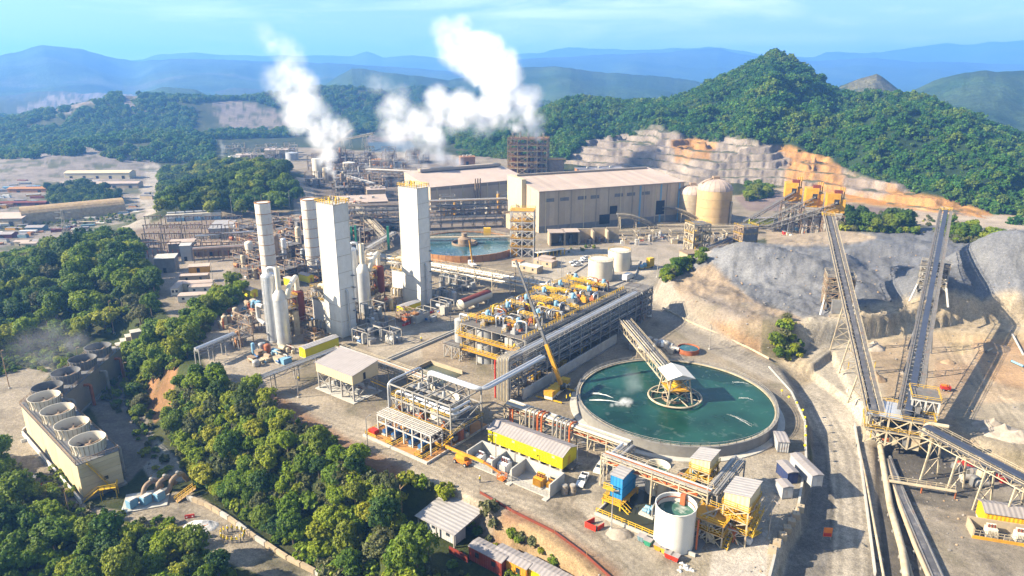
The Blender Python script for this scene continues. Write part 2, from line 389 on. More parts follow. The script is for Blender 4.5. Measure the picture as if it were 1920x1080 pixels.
def T(x, y):
    x = np.atleast_1d(np.asarray(x, float)); y = np.atleast_1d(np.asarray(y, float))
    sw = np.zeros(x.shape); sz = np.zeros(x.shape); dm = np.full(x.shape, 1e9)
    for pl, z in ANCH:
        d = poly_dist(x, y, pl); w = 1/(d + .3)**3; sw += w; sz += w*z; dm = np.minimum(dm, d)
    z = sz/sw
    far = sstep(600, 2600, y)
    z = z + np.clip(dm/18, 0, 1)*(fbm(x/14, y/14, 3)-.5)*3.5*(1-far)
    z = z + sstep(900, 2200, y)*(fbm(x/420, y/420, 9, 5)-.42)*120*sstep(600,-300,x)
    for (p, h, rx, ry) in PILES:
        q = np.sqrt(((x-p.x)/rx)**2 + ((y-p.y)/ry)**2 + .015)
        z = z + np.maximum(0, 1-q)*h*1.15
    pl = ANCH[6][0]
    z = z + (poly_dist(x, y, pl) < .1)*((fbm(x/7, y/7, 21, 5)-.5)*3.0+(fbm(x/2, y/2, 23, 3)-.5)*1.2)
    for (bx, by, h, rx, ry) in BUMPS:
        q = ((x-bx)/rx)**2 + ((y-by)/ry)**2
        z = z + h*np.exp(-q*1.6)
    return z
def G(px, py):
    """where the line of sight through a pixel of the photograph meets the terrain"""
    px = np.atleast_1d(np.asarray(px, float)); py = np.atleast_1d(np.asarray(py, float))
    u = (px-960)/FPX; v = (540-py)/FPX; dy = CP + v*SP; dz = -SP + v*CP
    z = np.zeros(px.shape)
    for k in range(10):
        t = (z-CAMZ)/dz; zz = T(u*t, dy*t); z = z*.35 + zz*.65
    t = (z-CAMZ)/dz
    return np.stack([u*t, dy*t, z], 1)
def g(px, py): return Vector(G(px, py)[0])
def gz(x, y): return float(T(x, y)[0])
def inpoly(px, py, poly): return poly_dist(np.asarray(px, float), np.asarray(py, float), poly) <= 0

# ------------------------------------------------------------------ ground sheet
def grid_mesh(name, X, Y, Z, C=None):
    nr, nc = X.shape
    co = np.stack([X, Y, Z], -1).reshape(-1, 3)
    i = np.arange(nr*nc).reshape(nr, nc)
    q = np.stack([i[:-1,:-1], i[:-1,1:], i[1:,1:], i[1:,:-1]], -1).reshape(-1, 4)
    me = bpy.data.meshes.new(name); me.vertices.add(len(co)); me.vertices.foreach_set('co', co.ravel())
    me.loops.add(q.size); me.loops.foreach_set('vertex_index', q.ravel())
    me.polygons.add(len(q)); me.polygons.foreach_set('loop_start', np.arange(0, q.size, 4)); me.polygons.foreach_set('loop_total', np.full(len(q), 4))
    me.polygons.foreach_set('use_smooth', np.ones(len(q), bool))
    me.update(calc_edges=True); me.validate()
    if C is not None:
        a = me.color_attributes.new('Col', 'FLOAT_COLOR', 'POINT'); c4 = np.ones((len(co), 4)); c4[:, :3] = C.reshape(-1, 3); a.data.foreach_set('color', c4.ravel())
    return me
def earth_material(name, s1=.06, s2=.9, bump=.25, amp=.35, rough=.95):
    m = bpy.data.materials.new(name); m.use_nodes = True; nt = m.node_tree; N = nt.nodes; L = nt.links; _M[name] = m
    b = N['Principled BSDF']; b.inputs['Roughness'].default_value = rough; b.inputs['Specular IOR Level'].default_value = .15
    at = N.new('ShaderNodeVertexColor'); at.layer_name = 'Col'; geo = N.new('ShaderNodeNewGeometry')
    def nz(sc, det=8):
        n = N.new('ShaderNodeTexNoise'); n.inputs['Scale'].default_value = sc; n.inputs['Detail'].default_value = det; n.inputs['Roughness'].default_value = .68
        L.new(geo.outputs['Position'], n.inputs['Vector']); return n
    a = nz(s1); c = nz(s2)
    f1 = N.new('ShaderNodeMapRange'); f1.inputs[1].default_value = .3; f1.inputs[2].default_value = .7; f1.inputs[3].default_value = 1-amp*.6; f1.inputs[4].default_value = 1+amp*.45; L.new(a.outputs['Fac'], f1.inputs[0])
    f2 = N.new('ShaderNodeMapRange'); f2.inputs[1].default_value = .3; f2.inputs[2].default_value = .7; f2.inputs[3].default_value = 1-amp*.7; f2.inputs[4].default_value = 1+amp*.5; L.new(c.outputs['Fac'], f2.inputs[0])
    e = nz(s2*4, 6); f3 = N.new('ShaderNodeMapRange'); f3.inputs[1].default_value = .35; f3.inputs[2].default_value = .65; f3.inputs[3].default_value = 1-amp*.6; f3.inputs[4].default_value = 1+amp*.4; L.new(e.outputs['Fac'], f3.inputs[0])
    m0 = N.new('ShaderNodeMath'); m0.operation = 'MULTIPLY'; L.new(f2.outputs[0], m0.inputs[0]); L.new(f3.outputs[0], m0.inputs[1])
    mu = N.new('ShaderNodeMath'); mu.operation = 'MULTIPLY'; L.new(f1.outputs[0], mu.inputs[0]); L.new(m0.outputs[0], mu.inputs[1])
    vm = N.new('ShaderNodeVectorMath'); vm.operation = 'SCALE'; L.new(at.outputs[0], vm.inputs[0]); L.new(mu.outputs[0], vm.inputs['Scale'])
    L.new(vm.outputs[0], b.inputs['Base Color'])
    bp = N.new('ShaderNodeBump'); bp.inputs['Strength'].default_value = .7; bp.inputs['Distance'].default_value = bump; L.new(c.outputs['Fac'], bp.inputs['Height']); L.new(bp.outputs[0], b.inputs['Normal'])
    return m
earth_material('earth', .07, 1.1, .35, .46); earth_material('far_earth', .006, .06, 14, .62)
GRAVEL = (.37,.325,.265); PALE = (.52,.47,.40); ASPH = (.27,.25,.225); ORE = (.27,.28,.31); TAN = (.50,.40,.28); BROWN = (.34,.20,.11); VEG = (.055,.075,.022); VEG2 = (.10,.11,.05); SAND = (.52,.42,.31); DARKG = (.13,.125,.12); ORANGE = (.60,.30,.08); YARD = (.30,.27,.25)
def build_ground():
    xs = np.arange(-520, 2440, 3.1)
    ys = np.concatenate([np.arange(1560, 1080, -12), np.arange(1080, 300, -2.7), np.arange(300, 178, -2.0), np.array([177,175,173,171,169,167,165,163])])
    A, B = np.meshgrid(xs, ys)
    v = (540-B)/FPX; dz = -SP + v*CP; dy = CP + v*SP; t = -CAMZ/dz
    X = (A-960)/FPX*t; Y = dy*t
    Z = T(X.ravel(), Y.ravel()).reshape(X.shape)
    c = Y*CP - (Z-CAMZ)*SP; VX = 960 + FPX*X/c; VY = 540 - FPX*(Y*SP + (Z-CAMZ)*CP)/c
    vx = VX.ravel(); vy = VY.ravel(); x = X.ravel(); y = Y.ravel()
    n1 = fbm(x/9, y/9, 31); n2 = fbm(x/40, y/40, 41); n3 = fbm(x/2.5, y/2.5, 51)
    C = np.empty((len(x), 3)); C[:] = VEG
    k = sstep(.5, .68, n1)[:, None]*.8; C = C*(1-k) + np.array(VEG2)*k
    def zone(poly, col, soft=5, wob=10, amt=1.0, world=None):
        nonlocal C
        d = poly_dist(vx, vy, poly) if world is None else poly_dist(x, y, world)
        d = d + (n1-.5)*wob
        w = (sstep(soft, 0, d)*amt)[:, None]
        C = C*(1-w) + np.array(col)*w
    def road(pts, wid, col, soft=1.2, amt=1.0):
        nonlocal C
        d = line_dist(x, y, [g(*p) for p in pts]) + (n1-.5)*1.6
        w = (sstep(wid/2+soft, wid/2-soft*.3, d)*amt)[:, None]; C = C*(1-w) + np.array(col)*w
    # broad zones
    zone([(1530,610),(2450,560),(2450,1500),(1600,1500),(1620,900)], (.43,.365,.29), 6, 8)
    zone(None, GRAVEL, 2, 3, world=ANCH[0][0])
    zone(None, YARD, 3, 8, world=ANCH[2][0]); zone(None, PALE, 2, 2, world=ANCH[3][0]); zone(None, (.36,.33,.29), 3, 4, world=ANCH[4][0])
    zone(None, SAND, 4, 6, world=ANCH[5][0]); zone(None, ORE, 6, 8, world=ANCH[6][0]); zone(None, TAN, 6, 12, world=ANCH[7][0])
    # slope between road and stock plateau
    zone([(1225,540),(1330,500),(1400,560),(1500,600),(1520,660),(1490,680),(1420,668),(1300,618),(1228,580)], (.42,.34,.26), 8, 14)
    zone([(1330,600),(1420,640),(1420,665),(1340,620)], (.40,.26,.15), 10, 14, .8)
    zone([(1270,560),(1350,560),(1400,590),(1330,600)], (.40,.36,.33), 12, 14, .7)
    zone([(1430,600),(1480,590),(1505,660),(1490,682),(1430,665)], VEG2, 5, 12, .8)
    zone([(1330,470),(1560,452),(1720,430),(1880,415),(2150,420),(2150,600),(1880,590),(1700,590),(1560,590),(1420,560)], (.205,.222,.262), 10, 20)
    zone([(1330,480),(1450,470),(1540,490),(1540,540),(1440,540)], (.30,.315,.35), 10, 16, .7)
    zone([(1440,430),(1560,430),(1640,445),(1560,458),(1440,455)], (.50,.42,.33), 6, 8)
    zone([(1560,585),(1700,560),(1740,575),(1690,620),(1600,640),(1540,640)], (.42,.38,.32), 8, 10, .8)
    zone([(1720,600),(1930,575),(1930,640),(1800,660)], (.58,.47,.31), 10, 16)
    zone([(1830,640),(1930,650),(1930,720),(1850,700)], (.50,.32,.18), 14, 20, .7)
    zone([(1780,770),(1930,760),(1930,850),(1860,850)], (.40,.37,.31), 10, 20, .8)
    zone([(1760,680),(1820,690),(1800,730),(1760,740)], (.48,.33,.22), 10, 16, .6)
    # roads and yards in view
    road([(1215,500),(1225,545),(1240,585),(1330,640),(1430,690),(1510,745),(1570,830),(1600,930),(1610,1090)], 11, (.40,.37,.33))
    road([(1500,690),(1540,640),(1580,610),(1700,600),(1900,590)], 12, (.57,.49,.37), 3)
    road([(1580,800),(1590,700),(1560,650)], 16, (.58,.54,.47), 4)
    zone([(1500,740),(1560,690),(1600,720),(1625,840),(1625,1090),(1560,1090),(1570,960),(1550,840)], (.56,.52,.46), 5, 8)
    zone([(1518,800),(1545,840),(1560,960),(1545,1090),(1470,1090),(1500,960),(1528,860)], (.27,.26,.25), 5, 6)  # pad edge's shadow painted into the ground as a dark band
    zone([(1660,850),(1740,840),(1790,880),(1850,950),(1790,960),(1680,930)], DARKG, 5, 10)
    zone([(1640,840),(1670,850),(1770,1090),(1660,1090)], DARKG, 4, 6, .8)
    zone([(500,745),(600,740),(700,800),(830,870),(1000,940),(1150,1040),(1200,1090),(1120,1090),(960,990),(830,910),(700,870),(590,805)], (.47,.42,.35), 4, 8)
    zone([(690,640),(870,600),(870,640),(720,690)], (.50,.45,.38), 5, 6)
    zone([(790,640),(870,620),(880,680),(800,690)], (.42,.35,.27), 5, 6)
    zone([(1000,470),(1230,465),(1230,500),(1120,560),(1000,520)], (.50,.46,.41), 6, 6)
    zone([(1030,480),(1110,470),(1060,520),(1100,550),(1040,540)], (.52,.48,.42), 4, 4)
    zone([(1150,455),(1330,445),(1330,470),(1230,500)], (.44,.40,.36), 6, 8)
    zone([(1060,850),(1110,860),(1210,870),(1500,850),(1500,1000),(1440,1090),(1200,1090),(1080,940)], (.46,.42,.36), 4, 8)
    zone([(1340,1020),(1440,1000),(1430,1090),(1330,1090)], (.58,.55,.52), 8, 10)
    zone([(300,470),(440,480),(440,530),(330,560),(300,520)], (.42,.37,.32), 4, 6)
    zone([(255,430),(440,410),(440,480),(270,480)], (.27,.22,.18), 5, 6)
    zone([(440,400),(620,400),(620,530),(440,530)], (.28,.25,.22), 5, 6)
    zone([(580,330),(800,290),(960,320),(960,450),(640,460)], (.24,.21,.19), 5, 6)
    road([(575,410),(568,370),(572,335)], 14, (.45,.42,.38))
    zone([(400,590),(480,560),(600,640),(490,720),(400,690),(380,640)], (.46,.41,.35), 4, 6)
    # bank below the platform edge
    for e, wd in (([(480,745),(560,800),(640,850),(720,890)], 9), ([(960,995),(1040,1030),(1120,1080)], 7)):
        road(e, wd, (.30,.17,.10), 3, .85)
    zone([(930,990),(1010,985),(1060,1030),(1140,1090),(1000,1090),(960,1040)], (.42,.31,.19), 8, 14)
    zone([(280,680),(330,690),(320,760),(290,790),(270,740)], (.34,.19,.10), 6, 10)
    # valley yard
    zone([(-20,700),(60,690),(100,690),(40,760),(160,950),(230,960),(345,920),(420,960),(560,1060),(620,1090),(520,1090),(400,1040),(330,980),(200,985),(90,920),(-20,860)], (.40,.36,.30), 4, 8)
    zone([(270,800),(330,860),(345,900),(290,905),(250,850)], (.46,.46,.45), 5, 10, .9)
    zone([(170,760),(240,690),(270,760),(290,850),(240,900)], (.26,.24,.22), 6, 8)
    # far left yard and roads
    zone([(-20,300),(130,305),(280,330),(290,400),(200,430),(0,470)], (.33,.295,.27), 4, 10, .9)
    road([(250,425),(300,390),(275,370),(290,340),(285,310)], 15, (.50,.46,.42), 3)
    zone([(90,360),(170,350),(235,375),(180,392),(100,385)], VEG, 4, 12)
    zone([(0,415),(250,405),(255,415),(0,432)], VEG, 2, 12, .9)
    k = sstep(.60,.66,fbm(x/26, y/26, 77))*inpoly(vx, vy, [(-500,300),(300,300),(300,440),(-500,520)])
    C = C*(1-k[:,None]*.8) + np.array((.10,.12,.05))*k[:,None]*.8
    # right mid strip
    zone([(1380,370),(1440,362),(1700,398),(1690,412),(1560,400),(1400,392)], (.28,.22,.21), 3, 3)
    zone([(1690,380),(1930,412),(1930,428),(1800,424),(1690,415)], (.56,.48,.40), 4, 5)
    zone([(1580,355),(1860,400),(1800,402),(1590,375)], ORANGE, 5, 8)
    # far valley bare patches
    for pl in ([(35,208),(100,180),(215,172),(200,188),(110,210)], [(385,196),(450,192),(540,222),(540,240),(430,246)], [(225,175),(265,180),(250,200),(310,222),(300,226),(235,200)], [(880,285),(960,287),(960,298),(880,296)], [(690,258),(770,258),(770,270),(690,268)]):
        zone(pl, (.34,.29,.27), 3, 16, .8)
    zone([(560,240),(640,236),(640,242),(560,250)], (.5,.42,.33), 2, 2)
    zone([(690,268),(770,265),(780,282),(700,284)], (.10,.16,.22), 2, 2)
    # wheel tracks
    def tracks(pts, off, wid, k_):
        nonlocal C
        w = [g(*p) for p in pts]
        for o_ in off:
            q = []
            for i in range(len(w)):
                d_ = (w[min(i+1,len(w)-1)]-w[max(i-1,0)]); d_.z = 0; d_.normalize(); q.append(w[i]+Vector((-d_.y,d_.x,0))*o_)
            m_ = sstep(wid, wid*.3, line_dist(x, y, q)+(n3-.5)*.6)[:, None]; C = C*(1-m_*(1-k_))
    tracks([(1500,690),(1560,640),(1640,615),(1760,600),(1920,590)], (-3,-1.2,1.5,3.2), .8, .72)
    tracks([(1820,600),(1810,660),(1850,740),(1920,800)], (-1.2,1.2,3.4,5.4), .8, 1.22)
    tracks([(1760,610),(1790,680),(1870,760),(1920,850)], (-1,1,2.4), .7, .75)
    tracks([(1590,1080),(1590,960),(1575,850),(1530,760),(1470,705),(1340,645)], (-3.4,-1.6,1.4,3.2), .8, .74)
    tracks([(520,760),(620,800),(760,850),(900,920),(1050,960),(1180,1060)], (-2.4,-.8,1.2,3), .7, .78)
    tracks([(1050,960),(1090,900),(1120,870)], (-1,1), .7, .78)
    tracks([(700,680),(800,630),(870,610)], (-2,0,2,3.6), .7, .8)
    tracks([(1100,990),(1000,930)], (-4,-3,4.4), .8, 1.2)
    tracks([(200,985),(300,960),(420,1000),(560,1075)], (-1.5,.4,2), .7, .78)
    tracks([(1240,520),(1330,530),(1420,560),(1540,600)], (-1,1,6,8), .9, .78)
    k = sstep(.66,.74,fbm(x/7, y/7, 131))*(np.hypot(x, y) < 420); C = C*(1-k[:,None]*.22)
    # grain
    C *= np.array((.625,.595,.54))*(.80 + .40*n2)[:, None]*(.88 + .24*n3)[:, None]
    me = grid_mesh('ground', X, Y, Z, C.reshape(X.shape + (3,))); me.materials.append(_M['earth'])
    obj('ground', me, kind='structure')
build_ground()

# ------------------------------------------------------------------ hills and mountains
def interp(pts, x):
    a = np.array(pts, float); return np.interp(x, a[:,0], a[:,1])
def vz(Y, py):
    v = (540-py)/FPX; return CAMZ + Y*(-SP+v*CP)/(CP+v*SP)
def ridge(name, sil, D, front, back, z0=-30, step=6, nr=46, seed=1, rough=.5, col=(.035,.075,.03), col2=(.06,.10,.04), bare=0.0):
    x0, x1 = sil[0][0], sil[-1][0]; xs = np.arange(x0, x1+1, step)
    sy = interp(sil, xs) + (fbm(xs/22, xs*0, seed+60, 4)-.5)*5
    Dx = D*(1 + (fbm(xs/260, xs*0+3, seed, 3)-.5)*.35)
    zc = vz(Dx, sy)
    s = np.concatenate([np.linspace(-1, 0, nr), np.linspace(0, 1, 10)[1:]])
    S, ZC = np.meshgrid(s, zc, indexing='ij'); _, DX = np.meshgrid(s, Dx, indexing='ij'); _, XS = np.meshgrid(s, xs, indexing='ij')
    Y = DX + np.where(S < 0, S*front, S*back)
    X = Y*(XS-960)/FPX/1.05
    a = np.abs(S)
    rg = 1-2*np.abs(fbm(X/(front*.55), Y/(front*.55), seed+5, 5)-.5)
    body = (1-a)**1.15 + rough*(rg-.75)*np.minimum(a*3, 1)*(1-a)**.7
    Z = z0 + (ZC-z0)*np.clip(body, -.1, 1.0)
    n = fbm(X/(front*.16), Y/(front*.16), seed+9, 4)[..., None]; n = sstep(.35,.65,n)
    C = np.array(col)*(1-n) + np.array(col2)*n
    if bare: 
        k = sstep(.62,.68,fbm(X/(front*.35), Y/(front*.2), seed+12, 4))[...,None]*bare*(np.abs(S)>.35)[...,None]; C = C*(1-k) + np.array((.42,.33,.28))*k
    C = C*.8
    me = grid_mesh(name, X, Y, Z, C); me.materials.append(_M['far_earth'])
    return obj(name, me, kind='structure'), X, Y, Z, S
# far to near
ridge('far_mountains', [(880,118),(960,103),(1020,98),(1065,88),(1100,90),(1180,93),(1280,90),(1345,88),(1400,97),(1430,104),(1520,108),(1545,98),(1570,96),(1620,100),(1700,90),(1760,80),(1800,83),(1860,78),(1920,74),(2050,70),(2300,78)], 9200, 2600, 1200, seed=3)
ridge('far_mountains', [(-300,92),(-60,100),(60,112),(270,112),(300,103),(350,98),(420,103),(500,104),(600,104),(660,105),(690,98),(720,107),(770,104),(830,110),(900,118),(1000,125)], 7600, 2400, 1200, seed=13)
ridge('mountain_ridge', [(-400,120),(-200,112),(0,106),(40,97),(90,84),(130,90),(160,92),(200,104),(250,115),(300,112),(340,108),(420,112),(520,116),(620,118),(700,124),(800,130),(900,140),(1000,150)], 4600, 2000, 900, seed=23, bare=.15)
ridge('mountain_ridge', [(880,150),(950,112),(1030,108),(1100,104),(1200,100),(1300,94),(1345,90),(1380,100),(1440,110),(1480,108),(1520,114),(1600,110),(1640,108),(1720,116),(1830,118),(1920,122),(2100,112),(2350,120)], 6200, 2300, 1000, seed=33)
ridge('wooded_ridge', [(560,190),(620,150),(660,128),(700,132),(760,140),(840,150),(900,140),(960,128),(1040,124),(1110,135),(1170,138),(1230,142),(1300,150),(1350,158),(1420,165),(1500,190)], 2900, 1100, 600, seed=43, step=4)
ridge('wooded_ridge', [(1650,215),(1720,168),(1770,145),(1810,136),(1850,133),(1920,134),(2050,130),(2300,150)], 1750, 700, 400, seed=53, step=4)
ridge('wooded_ridge', [(180,230),(240,180),(300,162),(360,168),(400,186),(450,190),(520,215)], 2100, 900, 500, z0=-25, seed=63, step=4, rough=.3)
ridge('rocky_hill', [(1540,190),(1580,160),(1620,147),(1645,139),(1665,150),(1690,168),(1740,190)], 1350, 200, 150, z0=20, seed=73, step=3, rough=.25, col=(.16,.15,.08), col2=(.035,.075,.025))

HILLSIL = [(860,275),(940,240),(1000,219),(1040,198),(1100,187),(1160,196),(1250,194),(1300,172),(1360,144),(1410,116),(1435,103),(1470,117),(1520,150),(1550,174),(1600,181),(1660,178),(1730,190),(1790,215),(1850,240),(1920,268),(2150,330),(2500,380)]
HILLFOOT = [(860,292),(1000,305),(1060,310),(1180,322),(1300,345),(1480,352),(1600,368),(1700,385),(1860,412),(2100,440),(2500,470)]
QTOP = [(1040,310),(1065,296),(1100,264),(1170,250),(1235,238),(1290,256),(1340,262),(1395,253),(1440,268),(1500,282),(1560,300),(1590,318),(1650,338),(1720,356),(1860,396),(1900,420)]
def build_hill():
    xs = np.concatenate([np.arange(860,1040,4.),np.arange(1040,1900,2.2),np.arange(1900,2500,5.)]); nf = 190
    yf = interp(HILLFOOT, xs) + (fbm(xs/30, xs*0, 5)-.5)*5; ys = interp(HILLSIL, xs) + (fbm(xs/26, xs*0, 8)-.5)*8
    v = (540-yf)/FPX; Yf = -CAMZ/(-SP+v*CP)*(CP+v*SP)
    Yc = Yf + 330 + 60*(fbm(xs/120, xs*0, 15)-.5) - sstep(1700,2200,xs)*60
    zc = vz(Yc, ys)
    s = np.concatenate([np.linspace(0, 1, nf)**1.45, 1 + np.linspace(0, 1, 14)[1:]*.8])
    S, XS = np.meshgrid(s, xs, indexing='ij'); YF = np.broadcast_to(Yf, S.shape); YC = np.broadcast_to(Yc, S.shape); ZC = np.broadcast_to(zc, S.shape)
    Y = YF + (YC-YF)*S; X = Y*(XS-960)/FPX/1.02
    prof = np.where(S <= 1, S**.95, 1-(S-1)*.9)
    gul = (1-2*np.abs(fbm(X/110, Y/110, 81, 4)-.5)) - .72
    Z = -1 + (ZC+1)*prof + gul*66*np.clip(S*3,0,1)*np.clip((1-S)*2.2,0,1)*(S < 1)
    Z = Z + (fbm(X/25, Y/25, 85, 3)-.5)*5*np.clip(S*4,0,1)
    c = Y*CP-(Z-CAMZ)*SP; VX = 960+FPX*X/c; VY = 540-FPX*(Y*SP+(Z-CAMZ)*CP)/c
    qt = interp(QTOP, VX.ravel()).reshape(VX.shape) + (fbm(X/20, Y/20, 88)-.5)*16
    q = sstep(-4, 5, VY-qt)*(VX > 1045)*(VX < 1895)
    bh = 5.5; zz = Z + (fbm(X/90, Y/90, 91)-.5)*7; st = np.floor(zz/bh)*bh + bh*sstep(.60, .86, zz/bh-np.floor(zz/bh)+(fbm(X/6, Y/9, 92)-.5)*.14) - (zz-Z) + (fbm(X/4, Y/4, 93, 5)-.5)*2.0
    Z2 = np.where(S < .98, Z*(1-q) + st*q, Z)
    nn = fbm(X/18, Y/18, 95)[..., None]
    C = np.empty(X.shape+(3,)); C[:] = (.03,.06,.02)
    grey = np.array((.33,.28,.235)); org = np.array((.52,.28,.10))
    def m(poly, soft=10): return sstep(soft, 0, poly_dist(VX.ravel(), VY.ravel(), poly)+(nn.ravel()-.5)*26).reshape(VX.shape)
    o = np.maximum.reduce([m([(1265,266),(1335,268),(1330,298),(1270,292)]), m([(1470,275),(1600,300),(1640,380),(1470,360)]), m([(1640,345),(1880,400),(1880,420),(1640,390)]), m([(1480,300),(1580,300),(1580,360),(1480,360)])])
    gy = np.maximum.reduce([m([(1060,300),(1110,262),(1250,250),(1250,330),(1060,330)]), m([(1335,285),(1395,268),(1470,300),(1470,370),(1335,350)]), m([(1585,320),(1640,310),(1660,355),(1590,360)])])
    o = o*(1-gy*.9)
    Q = grey*(1-o[...,None]) + org*o[...,None]
    flat = ((zz/bh-np.floor(zz/bh)) < .5)
    vg = sstep(.46,.56,nn)*flat[...,None]*.8
    Q = Q*(1-vg) + np.array((.10,.12,.05))*vg
    Q = Q*(.6+.75*fbm(X/5, Z/1.4, 99)[...,None])
    C = C*(1-q[...,None]) + Q*q[...,None]
    C *= .62
    me = grid_mesh('quarried_hill', X, Y, Z2, C); me.materials.append(_M['earth'])
    obj('quarried_hill', me, kind='structure')
    return X, Y, Z2, q, S
HILL = build_hill()

# ------------------------------------------------------------------ haze
def build_haze():
    mb = MB().box(-13000, -60, -75, 13000, 13500, 620)
    m = bpy.data.materials.new('haze'); m.use_nodes = True; nt = m.node_tree; nt.nodes.clear(); _M['haze'] = m
    out = nt.nodes.new('ShaderNodeOutputMaterial'); pv = nt.nodes.new('ShaderNodeVolumePrincipled')
    pv.inputs['Color'].default_value = (.17,.44,1.0,1); pv.inputs['Density'].default_value = 1.8e-4; pv.inputs['Anisotropy'].default_value = .15
    nt.links.new(pv.outputs[0], out.inputs['Volume'])
    obj('haze', mb.mesh('haze', 'haze'), kind='stuff')
# ------------------------------------------------------------------ trees
def crown_mesh(name, mat, r, h, z0, nclump, nleaf, lsz, seed, flat=0.0, limb=True):
    R = random.Random(seed); vs = []; fs = []
    lobes = []
    for i in range(R.randint(5, 8)):
        a = R.uniform(0, 2*PI); d = r*R.uniform(.2, .6)
        lobes.append((math.cos(a)*d, math.sin(a)*d, z0 + h*R.uniform(.3, .78), r*R.uniform(.36, .58)))
    lobes.append((0, 0, z0 + h*.72, r*.5))
    for k in range(nclump):
        lb = R.choice(lobes); v = Vector((R.gauss(0,1), R.gauss(0,1), R.gauss(0,.8)+.25)).normalized()
        c = Vector(lb[:3]) + Vector((v.x, v.y, v.z*(.75-flat)))*lb[3]*R.uniform(.7, 1.06)
        cr = lb[3]*R.uniform(.2, .34)
        for j in range(nleaf):
            w = Vector((R.gauss(0,1), R.gauss(0,1), R.gauss(0,1)+.4)).normalized()
            p = c + w*cr*R.uniform(.5, 1.1)
            n = (w*.6 + v*.6 + Vector((R.gauss(0,.5), R.gauss(0,.5), R.gauss(0,.5)+.35))).normalized()
            a = n.orthogonal().normalized(); b = n.cross(a); t = R.uniform(0, 2*PI)
            a, b = a*math.cos(t)+b*math.sin(t), b*math.cos(t)-a*math.sin(t)
            s = lsz*R.uniform(.6, 1.25); o = len(vs)
            vs += [p-a*s*.5-b*s*.32, p+a*s*.5-b*s*.32, p+a*s*.62+b*s*.34, p-a*s*.35+b*s*.42]; fs.append((o,o+1,o+2,o+3))
    me = bpy.data.meshes.new(name); me.from_pydata([tuple(v) for v in vs], [], fs); me.materials.append(_M[mat]); me.update()
    return me, lobes
def trunk_mesh(name, lobes, r, seed):
    R = random.Random(seed); mb = MB(); top = Vector((R.uniform(-.4,.4), R.uniform(-.4,.4), min(l[2] for l in lobes)))
    mb.tube([(0,0,-1.5), (top.x*.4, top.y*.4, top.z*.5), top], [r*1.25, r, r*.75], 7)
    for l in lobes[:5]:
        mb.tube([top-Vector((0,0,.4)), (top + Vector(l[:3]))/2 + Vector((0,0,.25)), l[:3]], [r*.6, r*.42, r*.18], 5)
    return mb.mesh(name, 'bark', True)
KINDS = {}   # name -> (crown mesh, trunk mesh)
def mk(kind, mat, r, h, z0, nc, nl, ls, seed, flat=0.0):
    me, lb = crown_mesh('crown_' + kind, mat, r, h, z0, nc, nl, ls, seed, flat); KINDS.setdefault(kind, []).append((me, trunk_mesh('trunk_' + kind, lb, .06*r, seed)))
for i in range(3): mk('bright', 'leaf_bright', 4.2+.4*i, 6.5, 2.2, 190, 30, .46, 100+i)
for i in range(3): mk('mid', 'leaf_mid', 4.4+.5*i, 7.5, 2.6, 190, 30, .46, 200+i)
for i in range(3): mk('dark', 'leaf_dark', 4.6+.5*i, 8.5, 2.8, 200, 30, .48, 300+i, -.15)
for i in range(2): mk('grey', 'leaf_grey', 3.6+.5*i, 6.0, 1.8, 170, 26, .40, 400+i)
for i in range(3): mk('bush', ('leaf_mid','leaf_grey','leaf_bright')[i], 1.8, 1.9, .1, 60, 16, .42, 500+i)
for i in range(4): mk('far', 'leaf_hill', 5.6, 7.5, .5, 80, 8, 1.25, 600+i)
PROTO = bpy.data.collections.new('foliage_prototypes')
def proto(kinds, trunk=False):
    col = bpy.data.collections.new('proto_' + '_'.join(kinds))
    i = 0
    for k in kinds:
        for me, tm in KINDS[k]:
            if trunk:
                pass
            o = bpy.data.objects.new('%02d_%s' % (i, me.name), me); col.objects.link(o); i += 1
    return col, i
def scatter(name, pts, scl, kinds, label, cat, idx=None, seed=1):
    """one mass of foliage: instances of leafy crowns on points (kind stuff)"""
    R = np.random.RandomState(seed); n = len(pts)
    me = bpy.data.meshes.new(name); me.vertices.add(n); me.vertices.foreach_set('co', np.asarray(pts, float).ravel())
    col, cnt = proto(kinds)
    for an, ty, val in (('sc', 'FLOAT', scl), ('rz', 'FLOAT', R.uniform(0, 6.28, n)), ('ix', 'INT', R.randint(0, cnt, n) if idx is None else idx)):
        a = me.attributes.new(an, ty, 'POINT'); a.data.foreach_set('value', np.asarray(val))
    o = obj(name, me, label=label, cat=cat, kind='stuff')
    ng = bpy.data.node_groups.new(name, 'GeometryNodeTree'); ng.interface.new_socket('Geometry', in_out='INPUT', socket_type='NodeSocketGeometry'); ng.interface.new_socket('Geometry', in_out='OUTPUT', socket_type='NodeSocketGeometry')
    N = ng.nodes; L = ng.links; gi = N.new('NodeGroupInput'); go = N.new('NodeGroupOutput')
    ip = N.new('GeometryNodeInstanceOnPoints'); ci = N.new('GeometryNodeCollectionInfo'); ci.inputs['Collection'].default_value = col; ci.inputs['Separate Children'].default_value = True; ci.inputs['Reset Children'].default_value = True
    def at(nm, ty):
        a = N.new('GeometryNodeInputNamedAttribute'); a.data_type = ty; a.inputs[0].default_value = nm; return a.outputs[0]
    cx = N.new('ShaderNodeCombineXYZ'); L.new(at('rz', 'FLOAT'), cx.inputs[2]); 
    L.new(gi.outputs[0], ip.inputs['Points']); L.new(ci.outputs[0], ip.inputs['Instance']); ip.inputs['Pick Instance'].default_value = True
    L.new(at('ix', 'INT'), ip.inputs['Instance Index']); L.new(cx.outputs[0], ip.inputs['Rotation']); L.new(at('sc', 'FLOAT'), ip.inputs['Scale'])
    L.new(ip.outputs[0], go.inputs[0])
    md = o.modifiers.new('foliage', 'NODES'); md.node_group = ng
    return o
